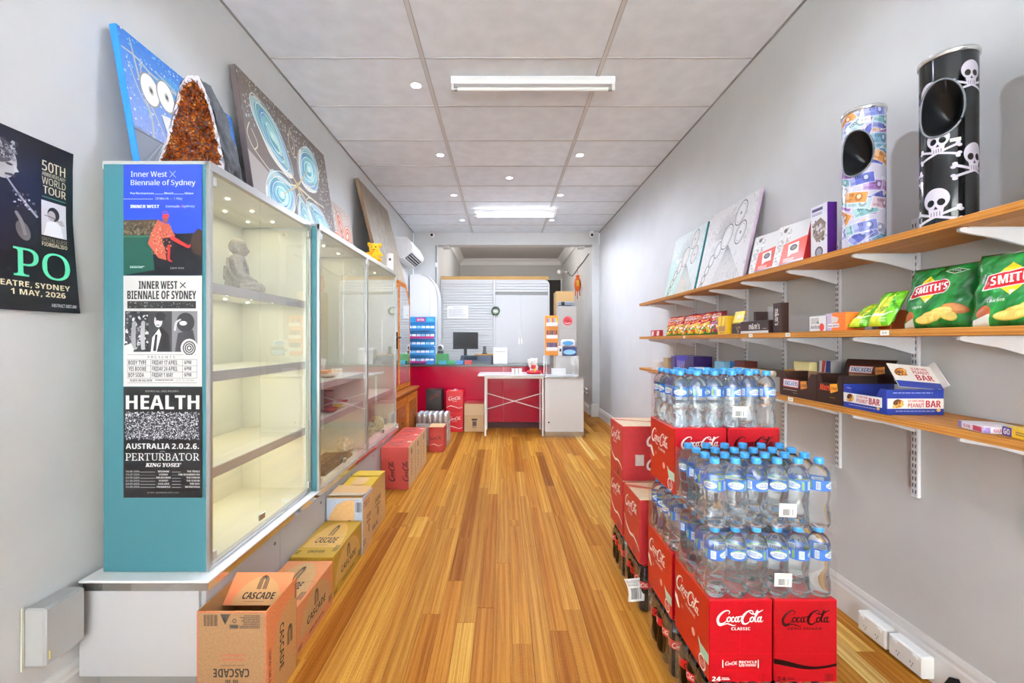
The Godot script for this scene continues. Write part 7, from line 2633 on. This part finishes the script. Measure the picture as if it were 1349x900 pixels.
func counter_goods() -> void:
	var ty := 0.9535
	# tiered gum stand
	var o := thing("gum_stand", "tiered blue and pink chewing gum stand on the left of the counter", "display stand", Vector3(-1.265, ty, -6.72))
	var blue := mat("2b8ccf", 0.35)
	part(o, "back_board", bx(Vector3(0.42, 0.7, 0.012), 0.003), blue, Vector3(0, 0.35, -0.115))
	var cv := Cv.new(420, 80, Color("2f9bd8"))
	cv.rect(120, 10, 150, 60, Color("a8327a")); cv.text("EXTRA", 140, 26, 110, 30, Color("f3eef2")); cv.rect(300, 20, 90, 40, Color("55b3e2"))
	part(o, "header", bx(Vector3(0.42, 0.09, 0.014), 0.002), print_mat(cv.tex(), 0.3), Vector3(0, 0.685, -0.105), Vector3(-6, 0, 0))
	for k in 5:
		var y := 0.02 + k * 0.125
		var sh := part(o, "tier", bx(Vector3(0.42, 0.008, 0.11), 0.002), mat("dfe6ec", 0.3), Vector3(0, y, -0.06 + 0.028 * (4 - k) * 0.5))
		part(sh, "tier_front", bx(Vector3(0.42, 0.035, 0.006), 0.002), mat(["b03a8c", "2b8ccf", "2b8ccf", "b0307c", "2b8ccf"][k], 0.35), Vector3(0, 0.014, 0.056))
		for i in 6:
			part(sh, "gum_packet", bx(Vector3(0.058, 0.05, 0.02), 0.004), mat(["e9eef2", "dfe3ea", "8fc8e8", "d9dde6"][(i + k) % 4], 0.3), Vector3(-0.175 + i * 0.07, 0.04, 0.02), Vector3(-20, 0, 0))
	# row of small packets along the front edge
	var cols := [["2f86c4", "blue packet at the foot of the gum stand"], ["3aa0b8", "teal packet beside the blue one on the counter edge"], ["2c9a5a", "green packet in the middle of the counter edge row"], ["3f8ac8", "sky blue packet right of the green one"], ["c03a34", "red packet at the end of the counter edge row"]]
	for k in 5:
		single("edge_packet", bx(Vector3(0.11, 0.06 - 0.006 * (k % 2), 0.07), 0.004), mat(cols[k][0], 0.35), cols[k][1], "packet", Vector3(-1.1 + k * 0.128 + (0.06 if k > 0 else 0.0), ty + 0.031, -6.625), "small packets along the counter edge")
	single("green_carton", bx(Vector3(0.19, 0.16, 0.09), 0.004), mat("3a8a4c", 0.4), "bright green small carton on the counter beside the gum stand", "carton", Vector3(-0.93, ty + 0.0805, -6.74))
	o = thing("webcam", "small round black and white webcam above the green carton", "webcam", Vector3(-0.98, ty + 0.001, -6.86))
	var ball := MB.new()
	ball.lathe([Vector2(0.0001, 0.2), Vector2(0.028, 0.205), Vector2(0.047, 0.225), Vector2(0.05, 0.25), Vector2(0.04, 0.28), Vector2(0.0001, 0.3)], 18)
	part(o, "head", ball.done(), mat("e4e3e1", 0.3))
	var fc := MB.new()
	fc.tube([Vector3(0, 0.25, 0.035), Vector3(0, 0.25, 0.056)], 0.033, 18)
	part(o, "lens", fc.done(), mat("17171a", 0.2))
	part(o, "foot", bx(Vector3(0.09, 0.2, 0.06), 0.01), mat("2a2b2e", 0.4), Vector3(0, 0.1, 0))
	# monitor, keyboard tray, phone, printer
	o = thing("monitor", "black computer monitor standing on the counter", "monitor", Vector3(-0.6, ty + 0.0005, -6.99), "", Vector3(0, 12, 0))
	part(o, "screen", bx(Vector3(0.4, 0.27, 0.03), 0.005), mat("1b1c20", 0.15), Vector3(0, 0.36, 0))
	part(o, "bezel", bx(Vector3(0.41, 0.012, 0.034), 0.003), mat("2a2b2f", 0.4), Vector3(0, 0.232, 0))
	part(o, "neck", bx(Vector3(0.05, 0.24, 0.03), 0.004), mat("26272b", 0.4), Vector3(0, 0.12, -0.02))
	part(o, "foot", bx(Vector3(0.22, 0.012, 0.12), 0.004), mat("26272b", 0.4), Vector3(0, 0.006, 0))
	o = thing("till_terminal", "dark blue-grey till terminal with sloping panel on the counter", "till", Vector3(-0.42, ty + 0.0005, -6.78))
	var b := MB.new()
	b.prism(PackedVector2Array([Vector2(-0.09, 0), Vector2(0.1, 0), Vector2(0.1, 0.05), Vector2(-0.09, 0.13)]), -0.24, 0.24)
	part(o, "casing", b.done(), mat("3b4350", 0.3), Vector3.ZERO, Vector3(0, -90, 0))
	part(o, "keypad", bx(Vector3(0.2, 0.006, 0.1), 0.002), mat("1e2228", 0.3), Vector3(-0.08, 0.095, 0.01), Vector3(24, 0, 0))
	single("wooden_tray", bx(Vector3(0.42, 0.03, 0.12), 0.004), wood_mat("cfa05a", 0.5), "narrow light wooden tray behind the till", "tray", Vector3(-0.25, ty + 0.13, -7.07))
	single("tray_riser", bx(Vector3(0.4, 0.113, 0.1), 0.003), mat("3a3a3c", 0.5), "dark riser carrying the narrow wooden tray", "stand", Vector3(-0.25, ty + 0.0572, -7.07))
	o = thing("cordless_phone", "small black cordless phone standing on the wooden tray", "phone", Vector3(-0.3, ty + 0.1455, -7.07))
	part(o, "handset", bx(Vector3(0.05, 0.12, 0.03), 0.008), mat("2a2a2d", 0.35), Vector3(0, 0.065, 0), Vector3(-10, 0, 0))
	part(o, "cradle", bx(Vector3(0.08, 0.02, 0.08), 0.006), mat("1e1e20", 0.4), Vector3(0, 0.01, 0))
	o = thing("receipt_printer", "white box-shaped receipt printer on the counter", "printer", Vector3(-0.045, ty + 0.0005, -6.75))
	part(o, "casing", bx(Vector3(0.22, 0.235, 0.2), 0.008), mat("dcdbd8", 0.35), Vector3(0, 0.1175, 0))
	part(o, "paper_slot", bx(Vector3(0.16, 0.006, 0.01), 0.001), mat("6a6865", 0.5), Vector3(0, 0.19, 0.1))
	part(o, "lid", bx(Vector3(0.21, 0.014, 0.19), 0.005), mat("f2f1ee", 0.3), Vector3(0, 0.242, 0))
	part(o, "button", bx(Vector3(0.02, 0.01, 0.006), 0.002), mat("8d8b88", 0.4), Vector3(0.0, 0.255, 0.08))


func side_table() -> void:
	var o := thing("low_table", "narrow white metal-framed table with cross braces before the counter", "table")
	var wm := mat("ecebe8", 0.35)
	var x0 := -0.246
	var x1 := 0.545
	for x in [x0, x1]:
		for d in [6.06, 6.5]:
			part(o, "leg", spanned(x - 0.012, x + 0.012, 0.0, 0.82, d - 0.012, d + 0.012, 0.002), wm)
	for d in [6.06, 6.5]:
		part(o, "rail", spanned(x0, x1, 0.79, 0.822, d - 0.011, d + 0.011, 0.002), wm)
	for x in [x0, x1]:
		part(o, "rail", spanned(x - 0.01, x + 0.01, 0.79, 0.822, 6.07, 6.49, 0.002), wm)
	part(o, "table_top", spanned(-0.35, 0.559, 0.823, 0.848, 6.02, 6.54, 0.003), mat("d5d8da", 0.15))
	for s in [-1, 1]:
		var b := MB.new()
		b.tube([Vector3(x0, 0.478 + s * 0.115, -6.065 - 0.004 * s), Vector3(x1, 0.478 - s * 0.115, -6.065 - 0.004 * s)], 0.005, 8)
		part(o, "brace", b.done(), wm)
	var cup := MB.new()
	cup.lathe([Vector2(0.0001, 0.0), Vector2(0.018, 0.0), Vector2(0.0225, 0.08), Vector2(0.0205, 0.08), Vector2(0.016, 0.008), Vector2(0.0001, 0.006)], 18)
	var cm := cup.done()
	for k in 3:
		single("white_cup", cm, mat("f3f2ef", 0.4), "small white cup on the low table, %s of three" % ["left one", "middle one", "right one"][k], "cup", Vector3(0.135 + k * 0.05, 0.8485, -6.1), "small white cups on the low table")
	o = thing("lucky_cat", "white and red beckoning cat figurine at the end of the low table", "figurine", Vector3(0.43, 0.8485, -6.15), "", Vector3(0, -12, 0))
	part(o, "cat_body", field([[Vector3(0, 0.07, 0), Vector3(0, 0.1, 0), 0.06, 0.05], [Vector3(0, 0.165, 0.015), Vector3(0, 0.17, 0.015), 0.05, 0.048], [Vector3(-0.035, 0.205, 0.01), Vector3(-0.04, 0.222, 0.01), 0.016, 0.006], [Vector3(0.035, 0.205, 0.01), Vector3(0.04, 0.222, 0.01), 0.016, 0.006], [Vector3(-0.05, 0.11, 0.02), Vector3(-0.07, 0.19, 0.035), 0.02, 0.019], [Vector3(0.045, 0.1, 0.03), Vector3(0.03, 0.06, 0.06), 0.02, 0.017], [Vector3(-0.03, 0.03, 0.04), Vector3(-0.035, 0.028, 0.06), 0.024, 0.02], [Vector3(0.03, 0.03, 0.04), Vector3(0.035, 0.028, 0.06), 0.024, 0.02]], 0.0065, 0.014), mat("efece6", 0.25))
	var cu := MB.new()
	cu.lathe([Vector2(0.0001, 0), Vector2(0.095, 0.0), Vector2(0.105, 0.018), Vector2(0.1, 0.04), Vector2(0.06, 0.055), Vector2(0.0001, 0.055)], 24)
	part(o, "cushion", cu.done(), mat("c41f26", 0.4))
	part(o, "bib", bx(Vector3(0.07, 0.05, 0.012), 0.005), mat("c41f26", 0.4), Vector3(0, 0.1, 0.06), Vector3(-14, 0, 0))
	for s in [-1, 1]:
		part(o, "eye", bx(Vector3(0.014, 0.01, 0.006), 0.003), mat("2a2420", 0.3), Vector3(s * 0.018, 0.178, 0.061))
	part(o, "gold_coin", bx(Vector3(0.03, 0.045, 0.008), 0.004), mat("d9a92c", 0.3, 0.6), Vector3(0.028, 0.055, 0.085))


func side_cabinet() -> void:
	var o := thing("white_side_cabinet", "plain white side cabinet with steel kick plate right of the low table", "cabinet")
	part(o, "body", spanned(0.57, 1.095, 0.07, 0.8, 5.99, 6.42, 0.002), mat("d6d5d3", 0.35))
	part(o, "kick_plate", spanned(0.57, 1.1, 0.0, 0.07, 5.985, 6.42, 0.002), mat("b9b8b5", 0.25, 0.9))
	part(o, "steel_edge", spanned(0.562, 1.102, 0.8, 0.82, 5.975, 6.43, 0.002), mat("a9a8a6", 0.2, 1.0))
	var k := MB.new()
	k.tube([Vector3(0.62, 0.2, -5.991), Vector3(0.62, 0.2, -5.984)], 0.012, 14)
	part(o, "door_lock", k.done(), mat("1c1c1e", 0.4))
	# small glass showcase on top
	o = thing("glass_showcase", "small clear glass showcase box on the white side cabinet", "showcase", Vector3(0.81, 0.8205, -6.2))
	var g := glass("e6eef0", 0.06)
	for q in [[Vector3(0, 0.145, 0.17), Vector3(0.44, 0.27, 0.005)], [Vector3(0, 0.145, -0.17), Vector3(0.44, 0.27, 0.005)], [Vector3(-0.2175, 0.145, 0), Vector3(0.005, 0.27, 0.335)], [Vector3(0.2175, 0.145, 0), Vector3(0.005, 0.27, 0.335)], [Vector3(0, 0.2825, 0), Vector3(0.44, 0.005, 0.345)]]:
		part(o, "pane", bx(q[1]), g, q[0])
	for x in [-0.219, 0.219]:
		for z in [-0.171, 0.171]:
			part(o, "corner_post", bx(Vector3(0.012, 0.285, 0.012), 0.002), mat("c3c2c0", 0.25, 0.9), Vector3(x, 0.1425, z))
	part(o, "base_plate", bx(Vector3(0.43, 0.008, 0.335), 0.002), mat("e2e1df", 0.3), Vector3(0, 0.005, 0))
	part(o, "white_card", bx(Vector3(0.2, 0.1, 0.004), 0.001), mat("f0efec", 0.5), Vector3(-0.04, 0.06, 0.08), Vector3(-12, 0, 0))
	# lighter stand, packs and cup on the showcase
	var ty := 0.8205 + 0.286
	o = thing("lighter_stand", "tall orange card stand holding rows of lighters", "display stand", Vector3(0.672, ty, -6.12))
	part(o, "back_card", bx(Vector3(0.185, 0.555, 0.02), 0.004), mat("ef9416", 0.4), Vector3(0, 0.278, 0))
	for r in 3:
		var pk := part(o, "pocket", bx(Vector3(0.15, 0.05, 0.06), 0.003), mat("f3efe8", 0.4), Vector3(0, 0.09 + r * 0.17, 0.04))
		for i in 6:
			part(pk, "lighter", bx(Vector3(0.018, 0.08, 0.012), 0.003), mat([["2b3a7c", "35468c", "2b3a7c"], ["22304a", "c0392b", "2a2a34"], ["d9486a", "3aa0d0", "e8c23a"]][r][i % 3], 0.25), Vector3(-0.06 + i * 0.024, 0.05, 0))
	o = thing("tub_pack", "blue and white oval-fronted wipes pack, lower of two on the showcase", "pack", Vector3(0.92, ty, -6.15), "blue and white packs on the showcase")
	part(o, "box", bx(Vector3(0.2, 0.12, 0.1), 0.006), mat("232c6a", 0.35), Vector3(0, 0.06, 0))
	oval(o, "oval_print", 0.085, 0.035, "8fc4ea", Vector3(0, 0.048, 0.051))
	o = thing("tub_pack", "blue and white oval-fronted wipes pack, upper of two on the showcase", "pack", Vector3(0.9, ty + 0.121, -6.15), "blue and white packs on the showcase")
	part(o, "box", bx(Vector3(0.19, 0.1, 0.1), 0.03), mat("e9e8e8", 0.3), Vector3(0, 0.05, 0))
	oval(o, "oval_print", 0.075, 0.032, "4a9ad8", Vector3(0.0, 0.052, 0.051))
	o = thing("lidded_tub", "little white tub with a dark round mark beside the lighter stand", "tub", Vector3(0.79, ty, -6.1))
	var tb := MB.new()
	tb.lathe([Vector2(0.0001, 0), Vector2(0.03, 0), Vector2(0.033, 0.12), Vector2(0.028, 0.13), Vector2(0.0001, 0.132)], 18)
	part(o, "tub", tb.done(), mat("eeecea", 0.35))
	part(o, "mark", bx(Vector3(0.024, 0.04, 0.003), 0.001), mat("2a2c34", 0.4), Vector3(0, 0.075, 0.0325))
	# tall cartons behind
	var cv := Cv.new(260, 1830, Color("a9a39c"), 260, 1830)
	cv.ell(130, 220, 72, 72, Color("b3202c")); cv.ell(130, 220, 62, 62, Color("c22a34")); cv.ring(130, 220, 66, 66, 3, Color("e3c9c6")); cv.dots(90, 175, 80, 60, 16, 8, 16, [Color("a81a26"), Color("d0505a")], 3); cv.brush([[90, 245, 6], [130, 260, 10], [170, 245, 6]], Color("e9dad6"))
	cv.rect(0, 330, 260, 3, Color("958f88"))
	var pr := Rect2(0, 0, 1, 1)
	var pl := Rect2(0.02, 0.5, 0.05, 0.1)
	single("tall_carton", spanned(0.835, 1.1, 0.0, 1.83, 6.6, 6.9, 0.004, [pl, pl, pl, pl, Rect2(0, 0, 1, 1), pl]), print_mat(cv.tex(), 0.55), "tall grey-brown carton with a round red emblem behind the showcase", "carton")
	single("brown_carton", spanned(0.86, 1.16, 0.0, 2.12, 7.18, 7.5, 0.004), mat("b08a58", 0.7), "tall brown cardboard carton right of the shutter cabinet", "carton")
	o = thing("projector", "small grey and black device lying on the tall emblem carton", "device", Vector3(0.96, 1.8305, -6.75))
	part(o, "casing", bx(Vector3(0.24, 0.07, 0.2), 0.01), mat("7b828a", 0.35), Vector3(0, 0.04, 0))
	part(o, "lens", bx(Vector3(0.05, 0.05, 0.03), 0.008), mat("17171a", 0.2), Vector3(-0.06, 0.045, 0.105))
	part(o, "handle", bx(Vector3(0.2, 0.014, 0.02), 0.004), mat("26272a", 0.4), Vector3(-0.03, 0.012, 0.12))


func oval(o: Node3D, n: String, rx: float, ry: float, hex: String, at: Vector3) -> void:
	var b := MB.new()
	var p := PackedVector2Array()
	for k in 24:
		p.append(Vector2(cos(TAU * k / 24) * rx, sin(TAU * k / 24) * ry))
	b.prism(p, -0.001, 0.001)
	part(o, n, b.done(), mat(hex, 0.3), at)


func floor_goods() -> void:
	# tray of silver cans on a film-wrapped pack
	var can := MB.new()
	can.lathe([Vector2(0.022, 0.0), Vector2(0.026, 0.002), Vector2(0.0325, 0.012), Vector2(0.0325, 0.105), Vector2(0.027, 0.118), Vector2(0.0275, 0.121), Vector2(0.025, 0.121), Vector2(0.0235, 0.116), Vector2(0.0001, 0.116)], 18)
	var cmesh := can.done()
	var silver := mat("c9cacc", 0.28, 0.8)
	var o := thing("can_tray", "film-wrapped tray of silver drink cans on top of a low stack by the dresser", "can pack", Vector3(-0.89, 0.222, -5.62))
	part(o, "tray", bx(Vector3(0.4, 0.05, 0.268), 0.003), mat("b9b7b2", 0.6), Vector3(0, 0.026, 0))
	for j in 4:
		for i in 6:
			part(o, "can", cmesh, silver, Vector3(-0.165 + i * 0.066, 0.052, 0.099 - j * 0.066))
	part(o, "shrink_film", film_mesh(0.4, 0.18, 0.268, 6, 9), glass("f2f5f7", 0.06, 0.05), Vector3(0, 0.002, 0))
	o = thing("can_tray", "film-wrapped tray of silver cans at the bottom of the stack by the dresser", "can pack", Vector3(-0.89, 0.0, -5.62))
	part(o, "tray", bx(Vector3(0.4, 0.07, 0.268), 0.003), mat("a9a39b", 0.6), Vector3(0, 0.036, 0))
	part(o, "tray", bx(Vector3(0.398, 0.14, 0.266), 0.003), mat("bdbbb6", 0.5), Vector3(0, 0.142, 0))
	part(o, "shrink_film", film_mesh(0.4, 0.225, 0.268, 6, 12), glass("f2f5f7", 0.06, 0.05), Vector3(0, 0.002, 0))
	# small red box in front
	var cv := sheet(300, 300, "b8392e", 200, 295)
	cola(cv, 20, 100, 150, Color("3a1612"), 0.0); cv.brush([[10, 220, 3], [70, 200, 10], [130, 222, 9], [190, 200, 3]], Color("d9a08c"))
	var red := print_mat(cv.tex(), 0.5)
	o = thing("small_cola_box", "small brick-red cola box with an open kraft top before the can trays", "carton", Vector3(-0.79, 0.0005, -5.3))
	part(o, "box", bx(Vector3(0.18, 0.29, 0.24), 0.003, [PLAIN, PLAIN, PLAIN, PLAIN, PRINT, PLAIN]), red, Vector3(0, 0.145, 0))
	part(o, "kraft_top", bx(Vector3(0.176, 0.004, 0.236), 0.001), mat("cfa878", 0.7), Vector3(0, 0.2925, 0))
	# black and tan box on a plain one
	cv = sheet(300, 280, "26211f", 327, 300)
	cola(cv, 60, 90, 200, Color("8e2420"), -0.3)
	single("black_box", spanned(-1.09, -0.87, 0.32, 0.62, 6.2, 6.45, 0.003, [PLAIN, PLAIN, PLAIN, PLAIN, PRINT, PLAIN]), print_mat(cv.tex(), 0.4), "black cola box with dark red script beside the wooden dresser", "carton")
	single("plain_box", spanned(-1.09, -0.87, 0.001, 0.319, 6.2, 6.45, 0.003), mat("a98358", 0.7), "plain brown box carrying the black cola box", "carton")
	# two stacked bright red boxes and an open kraft one
	cv = sheet(320, 360, "cf1420", 250, 295)
	cola(cv, 30, 70, 190, Color("f3ece6")); cv.text("CLASSIC", 90, 142, 70, 10, Color("f3ece6")); cv.brush([[0, 240, 3], [60, 214, 9], [120, 226, 10], [190, 246, 8], [250, 226, 3]], Color("f3ece6"))
	var rb := print_mat(cv.tex(), 0.35)
	for k in 2:
		single("counter_cola_box", bx(Vector3(0.245, 0.292, 0.25), 0.003, [PLAIN, PLAIN, PLAIN, PLAIN, PRINT, PLAIN]), rb, ["lower bright red cola box standing against the counter", "upper bright red cola box standing against the counter"][k], "carton", Vector3(-0.7, 0.147 + k * 0.293, -6.45), "bright red cola boxes against the counter")
	part(single("paper_scrap", bx(Vector3(0.1, 0.002, 0.06), 0.0), mat("d9d2cc", 0.6), "torn paper scrap lying on the upper red cola box", "paper", Vector3(-0.72, 0.5875, -6.42), "", Vector3(0, 20, 0)), "folded_corner", bx(Vector3(0.03, 0.02, 0.002), 0.0), mat("c9c2bc", 0.6), Vector3(0.02, 0.011, 0.0))
	cv = sheet(300, 420, "c3a27a", 290, 420)
	cv.rect(0, 0, 290, 175, Color("cdb08a")); cv.rect(0, 175, 290, 4, Color("8a6c48")); cv.rect(110, 220, 80, 30, Color("4a3f34")); cv.rect(120, 262, 60, 70, Color("5a4c3e")); cv.fine(116, 340, 70, 24, 3, Color("6a5846"), 3)
	o = thing("kraft_carton", "open kraft carton of red bottles against the counter beside the cola boxes", "carton", Vector3(-0.42, 0.0005, -6.45))
	part(o, "box", bx(Vector3(0.285, 0.4, 0.25), 0.003, [PLAIN, PLAIN, PLAIN, PLAIN, PRINT, PLAIN]), print_mat(cv.tex(), 0.65), Vector3(0, 0.2, 0))
	part(o, "red_contents", bx(Vector3(0.25, 0.03, 0.2), 0.012), mat("b3262a", 0.5), Vector3(0, 0.412, -0.01))


func hall_bits() -> void:
	for q in [[-1.21, "left"], [1.5, "right"]]:
		var o := thing("security_camera", "small white dome security camera at the %s end of the header" % q[1], "security camera", Vector3(q[0], HC - 0.0035, -7.48))
		part(o, "mount", bx(Vector3(0.07, 0.02, 0.07), 0.006), mat("ebeae8", 0.35), Vector3(0, -0.011, 0))
		var b := MB.new()
		b.tube([Vector3(0, -0.065, -0.03), Vector3(0, -0.075, 0.05)], 0.04, 16)
		part(o, "barrel", b.done(), mat("ebeae8", 0.35))
		var l := MB.new()
		l.tube([Vector3(0, -0.0752, 0.05), Vector3(0, -0.0758, 0.054)], 0.024, 14)
		part(o, "lens", l.done(), mat("141416", 0.15))
	for x in [-1.0, 1.36]:
		single("header_sensor", bx(Vector3(0.12, 0.05, 0.09), 0.01), mat("c9c7c4", 0.4), "small grey sensor under the header, %s" % ("left side" if x < 0 else "right side"), "sensor", Vector3(x, 2.944, -7.7), "sensors under the header")
	# conduit on the left return
	var cb := MB.new()
	cb.tube([Vector3(-1.16, 2.96, -7.585), Vector3(-1.16, 1.0, -7.585)], 0.008, 8)
	var cd := thing("wall_conduit", "thin dark cable running down the left return with a white junction box", "cable")
	part(cd, "cable", cb.done(), mat("6a6765", 0.5))
	part(cd, "junction_box", bx(Vector3(0.05, 0.08, 0.03), 0.005), mat("e6e5e2", 0.4), Vector3(-1.16, 2.62, -7.583))
	# camera and cable on the right hall wall
	var o := thing("hall_camera", "white bullet camera with looping cable high on the right hall wall", "security camera")
	var b := MB.new()
	b.tube([Vector3(1.42, 2.95, -10.45), Vector3(1.3, 2.93, -10.3)], 0.045, 12)
	part(o, "barrel", b.done(), mat("e6e5e2", 0.4))
	part(o, "bracket", bx(Vector3(0.1, 0.04, 0.04), 0.008), mat("d9d8d5", 0.4), Vector3(1.484, 2.95, -10.48))
	b = MB.new()
	b.tube([Vector3(1.525, 2.93, -10.4), Vector3(1.525, 2.8, -10.0), Vector3(1.525, 2.74, -9.7), Vector3(1.525, 2.76, -9.3), Vector3(1.525, 2.8, -8.9), Vector3(1.525, 2.82, -8.4), Vector3(1.525, 2.86, -7.85)], 0.009, 8)
	part(o, "cable", b.done(), mat("4a4846", 0.5))
	# hanging good-luck ornament
	o = thing("hanging_ornament", "orange and red good-luck hanging ornament on the right hall wall", "ornament", Vector3(1.47, 2.62, -8.7))
	b = MB.new()
	b.tube([Vector3(0, 0.16, 0), Vector3(0, 0.0, 0)], 0.004, 6)
	part(o, "string", b.done(), mat("b3302a", 0.6))
	b = MB.new()
	b.lathe([Vector2(0.0001, -0.34), Vector2(0.05, -0.3), Vector2(0.07, -0.2), Vector2(0.055, -0.1), Vector2(0.035, -0.06), Vector2(0.045, -0.02), Vector2(0.0001, 0.0)], 12, Vector3.ZERO, 0.5)
	part(o, "charm", b.done(), mat("e0641e", 0.5))
	part(o, "gold_panel", bx(Vector3(0.05, 0.12, 0.06), 0.008), mat("e3b03a", 0.4), Vector3(0, -0.17, 0.01))
	for s in [-1, 0, 1]:
		b = MB.new()
		b.tube([Vector3(s * 0.035, -0.29, 0), Vector3(s * 0.045, -0.42 - (0.06 if s == 0 else 0.0), 0)], 0.009, 6)
		part(o, "tassel", b.done(), mat("c02a20", 0.7))
	for y in [0.45, 0.38]:
		b = MB.new()
		b.tube([Vector3(1.49, y, -7.85), Vector3(1.49, y, -11.2)], 0.018, 10)
		single("wall_pipe", b.done(), mat("d6d3ce", 0.4), "%s of two painted pipes low along the right hall wall" % ("upper" if y > 0.4 else "lower"), "pipe", Vector3.ZERO, "painted pipes in the hall")


func back_things() -> void:
	counter()
	shutter_cabinet()
	rounded_cupboard()
	counter_goods()
	side_table()
	side_cabinet()
	floor_goods()
	hall_bits()


func build_all() -> void:
	cabinets()
	shelving()
	drinks()
	left_things()
	right_things()
	back_things()
